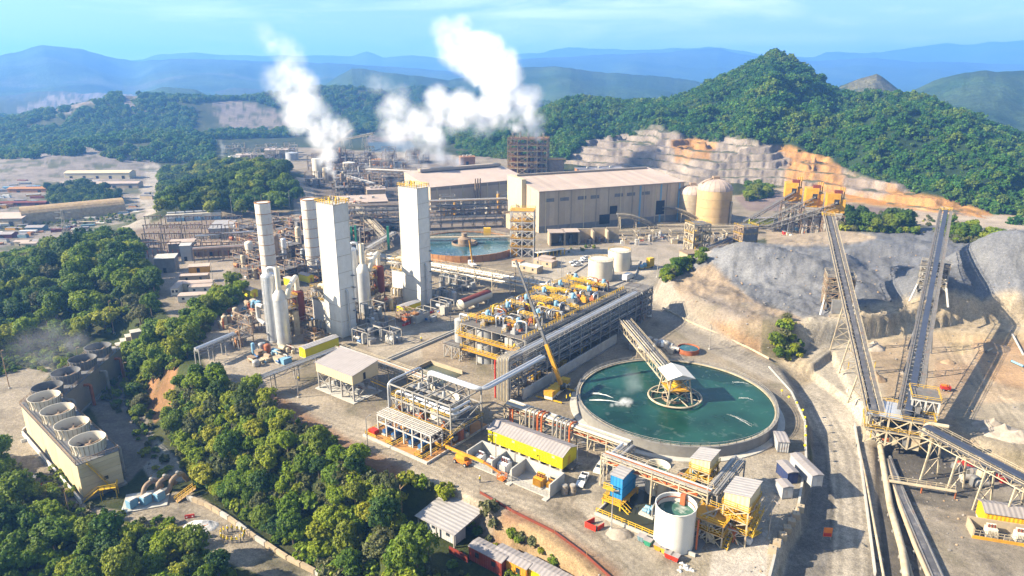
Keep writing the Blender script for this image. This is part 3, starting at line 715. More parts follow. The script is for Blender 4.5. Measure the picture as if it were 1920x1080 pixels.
def sample(poly, spacing, seed=0, jit=.9, rows=None):
    """points on the terrain, evenly spread in the world, that appear inside a polygon of the photograph"""
    c = np.array(poly, float); lo = c.min(0); hi = c.max(0)
    e = G(np.array([p[0] for p in poly]), np.array([p[1] for p in poly]))
    x0, x1 = e[:,0].min()-15, e[:,0].max()+15; y0, y1 = e[:,1].min()-25, e[:,1].max()+25
    R = np.random.RandomState(seed)
    X, Y = np.meshgrid(np.arange(x0, x1, spacing), np.arange(y0, y1, spacing)); X = X.ravel() + R.uniform(-.5,.5,X.size)*spacing*jit; Y = Y.ravel() + R.uniform(-.5,.5,Y.size)*spacing*jit
    Z = T(X, Y); cc = Y*CP-(Z-CAMZ)*SP; VX = 960+FPX*X/cc; VY = 540-FPX*(Y*SP+(Z-CAMZ)*CP)/cc
    k = inpoly(VX, VY, poly); return np.stack([X[k], Y[k], Z[k]], 1)
# woods: polygons of tree BASES in the photograph, spacing, group text, mix of kinds
WOODS = [
 ([(-60,520),(120,478),(250,450),(262,470),(275,500),(300,560),(285,610),(240,620),(170,640),(60,652),(-60,690)], 7.0, 'broadleaf tree in the wood left of the switchyard', ['mid','mid','bright','bright','dark','grey'], 1.1, 'trees of the wood left of the switchyard'),
 ([(300,640),(390,570),(440,545),(455,560),(400,600),(370,660),(330,690),(262,740),(240,690)], 5.0, 'bright green tree beside the track above the cooling towers', ['bright','bright','mid'], .8, 'trees along the track above the cooling towers'),
 ([(245,735),(270,735),(275,790),(250,780)], 5, 'young tree on the dirt bank above the cooling towers', ['bright','mid','grey'], .55, 'young trees on the dirt bank'),
 ([(335,735),(385,700),(475,745),(545,805),(640,860),(700,900),(755,930),(760,985),(715,1010),(640,1050),(560,1040),(480,990),(390,930),(350,880),(310,790)], 4.2, 'broadleaf tree on the bank between valley road and gravel road', ['mid','mid','bright','bright','bright','dark','grey','grey'], .64, 'trees on the bank below the gravel road'),
 ([(560,1040),(640,1050),(735,1008),(775,1045),(790,1110),(640,1130)], 5.5, 'leafy tree by the bottom edge below the corrugated roof', ['bright','mid','grey'], .8, 'trees below the corrugated roof'),
 ([(-80,930),(60,930),(120,975),(210,1010),(330,1010),(400,1060),(440,1110),(440,1220),(-80,1220)], 4.9, 'dense broadleaf tree in the bottom left corner', ['bright','bright','bright','mid','mid','dark'], .74, 'trees in the bottom left corner'),
 ([(-40,860),(20,870),(40,900),(20,930),(-40,930)], 6.5, 'broadleaf tree beside the valley yard at the left edge', ['mid','bright'], .85, 'trees beside the valley yard'),
 ([(300,410),(300,370),(300,330),(390,310),(540,320),(560,385),(545,402),(440,412),(340,405)], 8.0, 'dark broadleaf tree on the knoll behind the switchyard', ['dark','mid','mid','bright'], 1.05, 'trees on the knoll behind the switchyard'),
 ([(735,880),(800,905),(880,945),(960,975),(965,984),(925,982),(850,952),(760,915)], 4.8, 'small leafy tree along the gravel road edge', ['mid','bright','grey'], .52, 'small trees along the gravel road edge'),
 ([(1445,640),(1475,600),(1490,610),(1505,668),(1470,680),(1440,668)], 5, 'small green tree at the foot of the stockpile slope', ['grey','mid','bright'], .5, 'trees at the foot of the stockpile slope'),
 ([(1500,420),(1560,412),(1700,425),(1730,440),(1560,432)], 8, 'dusty tree in the row behind the stockpiles', ['mid','dark','grey'], .9, 'trees behind the stockpiles'),
 ([(1770,435),(1850,445),(1880,462),(1790,455)], 7.5, 'green tree right of the tall conveyor', ['bright','mid'], .9, 'trees right of the tall conveyor'),
 ([(1240,520),(1290,492),(1320,480),(1325,490),(1280,515),(1245,530)], 5, 'small tree on the crest above the curved road', ['mid','bright'], .55, 'trees on the crest above the curved road'),
 ([(1395,362),(1440,355),(1450,368),(1400,378)], 7, 'green tree in front of the quarry wall', ['bright','mid'], .8, 'trees before the quarry wall'),
 ([(90,362),(170,352),(235,378),(180,395),(100,388)], 8, 'tree on the green island in the far yard', ['dark','mid'], .9, 'trees on the island in the far yard'),
]
def build_woods():
    R = random.Random(11); cand = []
    for wi, (poly, sp, lab, kinds, sc, grp) in enumerate(WOODS):
        for p in sample(poly, sp, wi): cand.append((wi, p))
    # the trees that show largest stay individuals
    cand.sort(key=lambda c: math.dist(c[1], (0, 0, CAMZ)) / (WOODS[c[0]][4] + .0))
    def okay(c):
        px, py = proj(*c[1]); return -60 < px < 1980 and py < 1130
    near = [c for c in cand if okay(c)]
    near = near[:330]; ids = set(id(c) for c in near); near = near[:298]; ids = set(id(c) for c in near)
    for wi, p in near:
        poly, sp, lab, kinds, sc, grp = WOODS[wi]; k = R.choice(kinds); cm, tm = R.choice(KINDS[k]); s = sc*R.uniform(.6, 1.3)
        lab = {'bright':'bright yellow green','mid':'mid green','dark':'dark green','grey':'grey green'}[k] + (' small' if s < sc*.85 else ' tall' if s > sc*1.1 else ' bushy') + ' tree' + lab.split('tree', 1)[1]
        t = thing('broadleaf_tree', lab, 'tree', p, R.uniform(0, 6.28), grp); t.scale = (s*R.uniform(.85,1.15), s, s*R.uniform(.8, 1.3))
        obj('trunk', tm, t); obj('crown', cm, t)
    rest = [c for c in cand if id(c) not in ids]
    allk = ['bright','mid','dark','grey']; off = {}; n = 0
    for k in allk: off[k] = n; n += len(KINDS[k])
    pts = []; sc_ = []; ix = []
    for wi, p in rest:
        k = R.choice(WOODS[wi][3]); pts.append(p); sc_.append(WOODS[wi][4]*R.uniform(.75, 1.25)); ix.append(off[k] + R.randrange(len(KINDS[k])))
    scatter('distant_woods', pts, sc_, allk, 'mass of further trees filling the woods round the plant', 'wood', ix)
    print('trees', len(near), len(rest))
    # undergrowth
    pts = []; sc_ = []
    for wi, (poly, sp, *_r) in enumerate(WOODS):
        if wi in (7, 14): continue
        q = sample(poly, 2.3 if wi not in (0,) else 5, 50+wi); pts += list(q); sc_ += list(np.random.RandomState(wi).uniform(.6, 1.7, len(q)))
    for poly, sp in (([(480,748),(600,815),(720,890),(830,930),(960,1000),(1130,1090),(960,1090),(840,945),(640,870),(480,790)], 2.8), ([(1480,395),(1700,395),(1900,440),(1900,470),(1780,445),(1560,420)], 9), ([(400,930),(500,1000),(600,1060),(700,1090),(560,1000),(430,930)], 2.4), ([(100,690),(200,655),(232,690),(215,720),(120,700)], 3), ([(765,1050),(850,1062),(905,1095),(775,1110)], 2.6), ([(900,975),(960,992),(1130,1090),(1060,1090)], 4.5), ([(-20,640),(170,640),(60,690),(-20,710)], 2.6), ([(60,690),(150,660),(235,690),(285,760),(290,830),(330,900),(345,935),(300,900),(240,800),(160,720)], 3.2), ([(100,880),(180,960),(330,975),(330,1010),(120,975),(40,900)], 2.6), ([(0,410),(250,402),(255,416),(0,434)], 6), ([(1000,475),(1110,460),(1130,466),(1010,482)], 5)):
        q = sample(poly, sp, 77); pts += list(q); sc_ += list(np.random.RandomState(3).uniform(.4, 1.1, len(q)))
    print('undergrowth', len(pts))
    scatter('undergrowth', pts, sc_, ['bush'], 'low bushes and undergrowth on the banks', 'undergrowth')
def build_rocks():
    mb = MB(); R = random.Random(3); col = []
    for k in range(4):
        mb = MB(); mb.lathe([(.3,-.2),(.55,.05),(.45,.35),(.12,.5)], 6); mb.v = [(a*R.uniform(.7,1.3),b*R.uniform(.7,1.3),c*R.uniform(.7,1.3)) for a,b,c in mb.v]; KINDS.setdefault('rock', []).append((mb.mesh('rock', 'soil' if k == 1 else 'stone'), None))
    pts = []; sc_ = []
    for poly, sp, mx in (([(1250,525),(1340,560),(1500,620),(1500,670),(1300,610)], 3.0, .9), ([(1330,475),(1560,450),(1900,480),(1900,590),(1560,595),(1400,570)], 4.2, 1.1), ([(1580,640),(1760,600),(1920,620),(1920,850),(1780,790),(1640,780)], 4.6, .9), ([(1670,860),(1780,870),(1830,1000),(1800,1080),(1700,1080)], 2.2, .8), ([(490,750),(700,872),(690,890),(480,765)], 1.6, .9), ([(960,995),(1140,1085),(1060,1085),(940,1010)], 1.8, .6), ([(250,800),(330,860),(340,900),(280,900)], 1.8, .9), ([(1480,940),(1500,960),(1440,1075),(1400,1075)], 1.6, .6), ([(500,740),(1100,960),(1100,985),(500,760)], 4.5, .35), ([(1440,430),(1640,440),(1600,458),(1440,455)], 5, .9)):
        q = sample(poly, sp, 5); pts += list(q); sc_ += list(np.random.RandomState(8).uniform(.15, 1, len(q))**3*mx*.75+.08)
    scatter('loose_rocks', pts, sc_, ['rock'], 'loose stones strewn over the slopes and yards', 'stones')
def build_far_forest():
    R = np.random.RandomState(5)
    X, Y, Z, q, S = HILL; pts = []; sc_ = []
    nr, nc = X.shape
    # area-weighted sampling of the hill grid
    dX = np.gradient(X, axis=1); dY = np.gradient(Y, axis=0); A = np.abs(dX*dY); A[S > 1.25] = 0
    A = A*np.clip(1-q*1.25, 0, 1); A[0] = 0
    p = (A/A.sum()).ravel(); n = 26000
    k = R.choice(len(p), n, p=p); fx = X.ravel()[k] + R.uniform(-2,2,n); fy = Y.ravel()[k] + R.uniform(-2,2,n); fz = Z.ravel()[k]-1.5
    pts = np.stack([fx, fy, fz], 1); sc_ = (.36+R.uniform(0, 1, n)**2.2*.85)*(.6+.8*fbm(fx/70, fy/70, 3))
    q2 = sample([(1075,270),(1250,242),(1500,285),(1640,330),(1860,395),(1850,412),(1480,360),(1080,320)], 16, 9)
    # valley on the left and centre
    fx = R.uniform(-1500, 500, 60000); fy = R.uniform(610, 3000, 60000); fz = T(fx, fy)
    c = fy*CP-(fz-CAMZ)*SP; VX = 960+FPX*fx/c; VY = 540-FPX*(fy*SP+(fz-CAMZ)*CP)/c
    ok = (VX > -150) & (VX < 1100) & (VY < 306)
    for pl in ([(35,208),(100,180),(215,172),(200,188),(110,210)], [(375,192),(460,188),(560,215),(560,245),(420,250),(360,255)], [(225,175),(265,180),(250,200),(310,222),(300,226),(235,200)], [(-200,296),(130,300),(290,312),(300,330),(-200,330)], [(400,262),(640,255),(950,285),(1000,310),(800,320),(400,315)], [(690,255),(780,255),(790,288),(690,288)]):
        ok &= ~inpoly(VX, VY, pl)
    keep = R.uniform(0, 1, len(fx)) < np.clip(1.25 - fy/4200, .35, 1)
    ok &= keep; ok &= fbm(fx/60, fy/60, 7) > .38
    p2 = np.stack([fx[ok], fy[ok], fz[ok]-1.5], 1); s2 = R.uniform(.6, 1.3, len(p2))*(1 + fy[ok]/6000)
    print('far trees', n, len(p2))
    scatter('hill_forest', pts, sc_, ['far'], 'continuous green forest covering the hill above the quarry', 'forest')
    scatter('valley_forest', p2, s2, ['far'], 'bluish forest covering the far valley floor', 'forest', seed=4)
build_woods(); build_rocks(); build_far_forest()
build_haze()
# ------------------------------------------------------------------ plant grid
GA = math.radians(-37.0)
GM = Matrix.Rotation(GA, 4, 'Z'); GI = GM.inverted()
def LP(px, py, z=0.0): return GI @ P(px, py, z)
def pthing(name, label, cat, x, y, z=0.0, group=None, rz=0.0): return thing(name, label, cat, GM @ Vector((x, y, z)), GA + rz, group)
def bpx(name, label, cat, B, A, C, z=0.0, group=None):
    """thing on the footprint given by three corner pixels (see F)"""
    f = F(B, A, C, z); return thing(name, label, cat, f.o, f.r, group), f

# ------------------------------------------------------------------ small builders
def rail(mb, pts, h=1.1, sp=2.0, w=.09, m=0, closed=False):
    pts = [Vector(p) for p in pts]
    if closed: pts = pts + [pts[0]]
    for a, b in zip(pts, pts[1:]):
        n = max(1, int((b-a).length/sp))
        for k in range(n+1):
            q = a + (b-a)*k/n; mb.beam(q, q+Vector((0,0,h)), w, m=m)
        for hh in (h, h*.55): mb.beam(a+Vector((0,0,hh)), b+Vector((0,0,hh)), w, m=m)
def xbrace(mb, a, b, z0, z1, w, m=0, kind='x'):
    a = Vector((a[0],a[1],0)); b = Vector((b[0],b[1],0)); U = Vector((0,0,1))
    if kind == 'x': mb.beam(a+U*z0, b+U*z1, w, m=m); mb.beam(b+U*z0, a+U*z1, w, m=m)
    elif kind == 'v':
        c = (a+b)/2; mb.beam(a+U*z0, c+U*z1, w, m=m); mb.beam(b+U*z0, c+U*z1, w, m=m)
    else: mb.beam(a+U*z0, b+U*z1, w, m=m)
def frame_tower(par, x0, y0, x1, y1, zs, nx=2, ny=2, mat='steel', cw=.35, bw=.2, deck='grating', railm='yellow', brace='x', z0=0.0, every=1, decks=None):
    """open steel frame: each column a part, each floor a part, bracing and handrails joined"""
    X = np.linspace(x0, x1, nx); Y = np.linspace(y0, y1, ny); zt = zs[-1]
    for i, x in enumerate(X):
        for j, y in enumerate(Y):
            if 0 < i < nx-1 and 0 < j < ny-1: continue
            bar(par, 'column', (x,y,z0), (x,y,zt), cw, mat)
    br = MB(); fl = MB(); hr = MB(); lev = [z0] + list(zs); R = random.Random(int(x0*7+y0*13))
    for k in range(1, len(lev)):
        z = lev[k]
        for y in Y: fl.beam((x0,y,z), (x1,y,z), bw*1.2, bw*1.6)
        for x in X: fl.beam((x,y0,z), (x,y1,z), bw*1.2, bw*1.6)
        if brace:
            for i in range(nx-1):
                if (i+k) % every == 0:
                    for y in (y0, y1): xbrace(br, (X[i],y), (X[i+1],y), lev[k-1], z, bw*.8, kind=brace)
            for j in range(ny-1):
                if (j+k) % every == 0:
                    for x in (x0, x1): xbrace(br, (x,Y[j]), (x,Y[j+1]), lev[k-1], z, bw*.8, kind=brace)
        if deck and (decks is None or k-1 in decks):
            slab(par, 'deck', x0-.3, y0-.3, z+bw, x1+.3, y1+.3, z+bw+.08, deck)
            if railm: rail(hr, [(x0-.3,y0-.3,z+bw),(x1+.3,y0-.3,z+bw),(x1+.3,y1+.3,z+bw),(x0-.3,y1+.3,z+bw)], closed=True, sp=2.4)
    stuff(par, 'floor_frame', fl, mat); stuff(par, 'bracing', br, mat); stuff(par, 'handrail', hr, railm or mat)
def stairs(par, p, q, w=1.0, mat='yellow'):
    p = Vector(p); q = Vector(q); mb = MB(); d = q-p; s = Vector((-d.y, d.x, 0)).normalized()*w/2
    for e in (-1, 1):
        mb.beam(p+s*e, q+s*e, .1, .25); mb.beam(p+s*e+Vector((0,0,1)), q+s*e+Vector((0,0,1)), .08)
    n = max(3, int(abs(d.z)/.35))
    for k in range(n):
        c = p + d*(k+.5)/n; mb.beam(c-s, c+s, .3, .06)
    stuff(par, 'staircase', mb, mat)
def pipe_rack(par, path, z, w=3.0, npipe=5, bent=8.0, levels=1, dz=2.2, mat='steel', pmats=('pipe','pipe','pipe_bright','pipe_rust'), truss=True, r=.22, seed=1, top=0.0, rails=None, zg=0.0, posts=True):
    """pipe bridge along a polyline in the parent's plan: posts and each pipe are parts"""
    R = random.Random(seed); path = [Vector((p[0], p[1], 0)) for p in path]; fr = MB(); hr = MB()
    n = len(path)
    side = []
    for i in range(n):
        d = Vector((0,0,0))
        if i: d += (path[i]-path[i-1]).normalized()
        if i < n-1: d += (path[i+1]-path[i]).normalized()
        d.normalize(); s = Vector((-d.y, d.x, 0))
        if 0 < i < n-1: s /= max(.4, s.dot(Vector((-(path[i+1]-path[i]).y, (path[i+1]-path[i]).x, 0)).normalized()))
        side.append(s)
    zt = z + (levels-1)*dz + top
    for i in range(n-1):
        a, b = path[i], path[i+1]; L = (b-a).length; m = max(1, round(L/bent)); sa = Vector((-(b-a).y, (b-a).x, 0)).normalized()*w/2
        for k in range(m + (i == n-2)):
            c = a + (b-a)*k/m
            if posts:
                for e in (-1, 1): bar(par, 'post', c+sa*e+Vector((0,0,zg)), c+sa*e+Vector((0,0,zt)), .28, mat)
            for l in range(levels): fr.beam(c-sa+Vector((0,0,z+l*dz-.2)), c+sa+Vector((0,0,z+l*dz-.2)), .22)
            if posts and (zt-zg) > 6: xbrace(fr, c-sa, c+sa, zg+1, z-1, .14)
            if top: fr.beam(c-sa+Vector((0,0,zt)), c+sa+Vector((0,0,zt)), .2)
        for e in (-1, 1):
            for l in range(levels): fr.beam(a+sa*e+Vector((0,0,z+l*dz-.25)), b+sa*e+Vector((0,0,z+l*dz-.25)), .18, .25)
            if truss or top:
                zz = zt if top else z-1.4
                fr.beam(a+sa*e+Vector((0,0,zz)), b+sa*e+Vector((0,0,zz)), .16)
                q = max(2, round(L/2.2)); lo, hi = sorted((zz, z-.25))
                for t in range(q):
                    p0 = a+(b-a)*t/q+sa*e; p1 = a+(b-a)*(t+1)/q+sa*e
                    fr.beam(p0+Vector((0,0,lo if t%2 else hi)), p1+Vector((0,0,hi if t%2 else lo)), .12)
            if rails: rail(hr, [a+sa*e*1.05+Vector((0,0,zt)), b+sa*e*1.05+Vector((0,0,zt))], 1.0, 2.4)
    stuff(par, 'rack_frame', fr, mat)
    if rails: stuff(par, 'handrail', hr, rails)
    for l in range(levels):
        for k in range(npipe):
            rr = r*R.choice((.5,.7,.8,1,1.35)); o = (-.5 + (k+.5)/npipe)*w*.92
            pts = [path[i] + side[i]*o + Vector((0,0,z+l*dz+rr-.05)) for i in range(n)]
            part(par, 'pipe', MB().tube(bend(pts, 1.2), rr, 8), R.choice(pmats), True)
def tank(par, x, y, z0, r, h, mat, roof='cone', n=32, rim=True, ladder=True, bands=3, water=None, name='shell'):
    """vertical storage tank with parts in the parent's frame"""
    if roof == 'open':
        prof = [(r,z0),(r,z0+h),(r-.12,z0+h),(r-.12,z0+.5)]
        part(par, name, MB().lathe(prof, n, (x,y), cap=False), mat, True)
        part(par, 'liquid', MB().lathe([(.01, z0+h*.78),(r-.13, z0+h*.78)], n, (x,y), cap=False), water or 'water_green')
    else:
        part(par, name, MB().lathe([(r,z0),(r,z0+h)], n, (x,y)), mat, True)
        hh = {'cone': r*.18, 'dome': r*.55, 'flat': .12}[roof]
        pr = [(r*1.02,z0+h),(r*1.02,z0+h+.12)] + ([(r*math.cos(t), z0+h+.12+hh*math.sin(t)) for t in np.linspace(.2, 1.5, 7)] if roof == 'dome' else [(.3, z0+h+.12+hh)])
        part(par, 'roof', MB().lathe(pr, n, (x,y)), mat, True)
    bn = MB()
    for k in range(1, bands): bn.lathe([(r+.05, z0+h*k/bands-.07),(r+.05, z0+h*k/bands+.07)], n, (x,y))
    stuff(par, 'shell_seam', bn, mat)
    if rim:
        q = MB(); ring = [(x+(r+.05)*math.cos(t), y+(r+.05)*math.sin(t), z0+h) for t in np.linspace(0, 2*PI, 20)[:-1]]
        if roof != 'open': rail(q, ring, 1.0, 3, .08, closed=True)
        else: q.tube(ring+[ring[0]], .12, 5)
        stuff(par, 'rim_rail', q, 'yellow' if roof != 'open' else mat)
    if ladder:
        q = MB()
        for e in (-.3, .3): q.beam((x+r+.25, y+e, z0), (x+r+.25, y+e, z0+h+1), .08)
        for k in range(int(h/.6)): q.beam((x+r+.25, y-.3, z0+.3+k*.6), (x+r+.25, y+.3, z0+.3+k*.6), .06)
        stuff(par, 'ladder', q, 'steel')
def gable(par, x0, y0, x1, y1, z0, h, rise, wall, roof, along='x', over=.5, shed=False, wallname='wall', ridge=True):
    """house body with a pitched roof: wall mesh, roof slopes as parts"""
    mb = MB()
    if shed:   # single slope, high at y1 (along x) or x1
        pts = [(x0,y0,z0),(x1,y0,z0),(x1,y1,z0),(x0,y1,z0)]
        zt = [h, h, h+rise, h+rise] if along == 'x' else [h, h+rise, h+rise, h]
        mb.add(pts + [(p[0],p[1],z0+t) for p, t in zip(pts, zt)], [(3,2,1,0),(4,5,6,7),(0,1,5,4),(1,2,6,5),(2,3,7,6),(3,0,4,7)])
        part(par, wallname, mb, wall)
        r = MB(); o = over; q = [(x0-o,y0-o),(x1+o,y0-o),(x1+o,y1+o),(x0-o,y1+o)]
        r.add([(a,b,z0+t+.05) for (a,b), t in zip(q, zt)] + [(a,b,z0+t+.2) for (a,b), t in zip(q, zt)], [(3,2,1,0),(4,5,6,7),(0,1,5,4),(1,2,6,5),(2,3,7,6),(3,0,4,7)])
        part(par, 'roof', r, roof); return
    if along == 'x':
        ym = (y0+y1)/2; v = [(x0,y0,z0),(x0,y1,z0),(x0,y1,z0+h),(x0,ym,z0+h+rise),(x0,y0,z0+h)]; w = [(x1,)+p[1:] for p in v]
        eav = [((x0-over,y0-over),(x1+over,y0-over),(x1+over,ym),(x0-over,ym)), ((x0-over,y1+over),(x1+over,y1+over),(x1+over,ym),(x0-over,ym))]
        sl = rise/(abs(y1-y0)/2)
    else:
        xm = (x0+x1)/2; v = [(x0,y0,z0),(x1,y0,z0),(x1,y0,z0+h),(xm,y0,z0+h+rise),(x0,y0,z0+h)]; w = [(p[0],y1,p[2]) for p in v]
        eav = [((x0-over,y0-over),(x0-over,y1+over),(xm,y1+over),(xm,y0-over)), ((x1+over,y0-over),(x1+over,y1+over),(xm,y1+over),(xm,y0-over))]
        sl = rise/(abs(x1-x0)/2)
    mb.add(v+w, [(4,3,2,1,0),(5,6,7,8,9),(0,1,6,5),(1,2,7,6),(2,3,8,7),(3,4,9,8),(4,0,5,9)])
    part(par, wallname, mb, wall)
    for e in eav:
        lo = z0+h-over*sl+.06; hi = z0+h+rise+.06
        zz = (lo, lo, hi, hi); r = MB()
        r.add([(p[0],p[1],t) for p, t in zip(e, zz)] + [(p[0],p[1],t+.15) for p, t in zip(e, zz)], [(3,2,1,0),(4,5,6,7),(0,1,5,4),(1,2,6,5),(2,3,7,6),(3,0,4,7)])
        part(par, 'roof_slope', r, roof)
def conveyor(name, label, p0, p1, w=2.4, d=2.2, supports=(), mat='steel_cream', belt='belt', group=None, cover=False, zg=None, arch=0.0):
    """inclined belt gallery from p0 to p1 (world): belt, chords, lattice, walkway; supports = fractions along it"""
    p0 = Vector(p0); p1 = Vector(p1); t = thing(name, label, 'conveyor', (p0.x, p0.y, 0), 0, group)
    o = Vector((p0.x, p0.y, 0)); n = max(6, int((p1-p0).length/2.6)); dxy = Vector((p1.x-p0.x, p1.y-p0.y, 0)).normalized(); s = Vector((-dxy.y, dxy.x, 0))
    def pt(f): 
        q = p0+(p1-p0)*f - o; q.z += arch*4*f*(1-f); return q
    U = Vector((0,0,1)); lat = MB(); wk = MB(); rl = MB(); idl = MB()
    segs = 1 if not arch else 8
    for e in (-1, 1):
        for zz, ww in ((0, .26), (-d, .24)):
            part(t, 'chord', MB().tube([pt(f)+s*e*w/2+U*zz for f in np.linspace(0,1,segs+1)], ww*.6, 4), mat)
        for k in range(n):
            a = pt(k/n)+s*e*w/2; b = pt((k+1)/n)+s*e*w/2
            lat.beam(a, a-U*d, .12); lat.beam(a if k%2 else a-U*d, b-U*d if k%2 else b, .11)
    for k in range(n):
        a = pt(k/n); lat.beam(a-s*w/2-U*d, a+s*w/2-U*d, .12)
        if k%1 == 0: idl.beam(a-s*w*.42+U*.35, a+s*w*.42+U*.35, .16)
    def strip(mb, off, wid, z0, z1):
        fs = np.linspace(0,1,segs+1)
        vs = []
        for f in fs:
            c = pt(f)+s*off; vs += [c-s*wid/2+U*z0, c+s*wid/2+U*z0, c+s*wid/2+U*z1, c-s*wid/2+U*z1]
        q = []
        for i in range(segs):
            a = i*4; q += [(a,a+1,a+5,a+4),(a+1,a+2,a+6,a+5),(a+2,a+3,a+7,a+6),(a+3,a,a+4,a+7)]
        q += [(3,2,1,0), tuple(segs*4+k for k in range(4))]; mb.add(vs, q); return mb
    part(t, 'belt', strip(MB(), 0, w*.5, .42, .5), belt)
    part(t, 'return_belt', strip(MB(), 0, w*.5, -.7, -.62), belt)
    for e in (-1, 1):
        part(t, 'walkway', strip(MB(), e*(w/2+.55), .9, .0, .07), 'grating')
        for k in range(segs): rail(rl, [pt(k/segs)+s*e*(w/2+1.0), pt((k+1)/segs)+s*e*(w/2+1.0)], 1.1, 2.4, .08)
    if cover: part(t, 'belt_cover', strip(MB(), 0, w*.62, .55, .85), 'belt_cover')
    stuff(t, 'lattice', lat, mat); stuff(t, 'handrail', rl, mat); stuff(t, 'idlers', idl, 'steel_dark')
    part(t, 'head_pulley', MB().tube([pt(1)-s*w*.4+U*.1, pt(1)+s*w*.4+U*.1], .5, 12), 'steel_dark', True)
    for f in supports:
        c = pt(f); gr = zg if zg is not None else gz(c.x+o.x, c.y+o.y); zb = c.z-d-gr
        if zb < .5: continue
        sp = min(1.0+zb*.06, 4)
        for e in (-1, 1): bar(t, 'trestle_leg', (c.x+s.x*e*(w/2+sp), c.y+s.y*e*(w/2+sp), gr), (c.x+s.x*e*w/2, c.y+s.y*e*w/2, c.z-d), .34, mat)
        q = MB(); m = max(1, int(zb/4))
        for k in range(m):
            f0, f1 = k/m, (k+1)/m
            def pp(e, f): r = (w/2+sp)*(1-f)+w/2*f; return Vector((c.x+s.x*e*r, c.y+s.y*e*r, gr+(c.z-d-gr)*f))
            q.beam(pp(-1,f0), pp(1,f1), .15); q.beam(pp(1,f0), pp(-1,f1), .15); q.beam(pp(-1,f1), pp(1,f1), .18)
        stuff(t, 'trestle_bracing', q, mat)
    return t
def vessel(par, x, y, z0, r, h, mat, dome=True, name='vessel', n=20, skirt=None):
    prof = [(r,z0),(r,z0+h)] + ([(r*math.cos(t), z0+h+r*.6*math.sin(t)) for t in np.linspace(.2,1.5,6)] if dome else [])
    return part(par, name, MB().lathe(prof, n, (x,y)), mat, True)
def motor(par, x, y, z, s=1.0, mat='blue_motor', rz=0.0, name='pump'):
    """pump set: motor barrel with fins, coupling, volute casing on a base plate"""
    c, sn = math.cos(rz), math.sin(rz)
    def q(a, b, h): return (x+(a*c-b*sn)*s, y+(a*sn+b*c)*s, z+h*s)
    o = part(par, name, MB().tube([q(-1.2,0,.9), q(.3,0,.9)], .55*s, 10), mat, True)
    part(o, 'volute', MB().tube([q(.6,0,.9), q(1.2,0,.9)], .75*s, 12).tube([q(.9,0,.9), q(.9,0,2.0)], .3*s, 8), mat, True)
    part(o, 'base_plate', MB().beam(q(-1.4,0,.15), q(1.5,0,.15), 1.2*s, .3*s), 'concrete')
    return o
def transformer(par_or_none, label, x, y, z, s=1.0, mat='white', group=None, rz=0.0):
    t = pthing('transformer', label, 'transformer', x, y, z, group, rz)
    part(t, 'tank_body', MB().box(-1.1*s,-.8*s,.25,1.1*s,.8*s,2.0*s), mat)
    for e in (-1, 1):
        q = MB()
        for k in range(7): q.box((-1+.3*k)*s, e*.8*s if e > 0 else -1.25*s, .4, (-.88+.3*k)*s, 1.25*s if e > 0 else -.8*s, 1.8*s)
        stuff(t, 'radiator_fins', q, mat)
    for k in range(3): part(t, 'bushing', MB().lathe([(.14*s,2.0*s),(.2*s,2.2*s),(.1*s,2.4*s),(.16*s,2.55*s),(.06*s,2.9*s)], 8, ((-.6+.6*k)*s, 0)), 'rust_red', True)
    part(t, 'conservator', MB().tube([(-.9*s,.5*s,2.5*s),(.9*s,.5*s,2.5*s)], .28*s, 10), mat, True)
    part(t, 'plinth', MB().box(-1.3*s,-1.3*s,0,1.3*s,1.3*s,.25), 'concrete')
    return t
def container(name, label, cat, loc, rz, L, Wd, H, wall, roof=None, group=None, gab=.25, doors=True, legs=0.0, windows=0):
    """shipping container or site cabin: body, roof, corner posts, doors"""
    t = thing(name, label, cat, loc, rz, group); z = legs
    part(t, 'body', MB().box(0,0,z+.15,L,Wd,z+H), wall)
    if roof: gable(t, -.05, -.05, L+.05, Wd+.05, z+H-.02, .02, gab, roof, roof, 'x', .15, wallname='roof_edge')
    for x in (-.06, L-.09):
        for y in (-.06, Wd-.09): slab(t, 'corner_post', x, y, 0, x+.15, y+.15, z+H+.02, wall)
    if doors:
        slab(t, 'door', L+.0, .15, z+.3, L+.05, Wd/2-.03, z+H-.2, wall); slab(t, 'door', L, Wd/2+.03, z+.3, L+.05, Wd-.15, z+H-.2, wall)
    for k in range(windows):
        x = L*(k+.5)/windows; slab(t, 'window', x-.5, -.05, z+H*.45, x+.5, 0, z+H*.8, 'glass')
    return t
def wheel(par, x, y, z, r=.36, w=.24):
    o = part(par, 'wheel', MB().tube([(x,y-w/2,z),(x,y+w/2,z)], r, 14), 'rubber', True)
    part(o, 'rim', MB().tube([(x,y-w/2-.01,z),(x,y+w/2+.01,z)], r*.58, 10), 'steel', True)
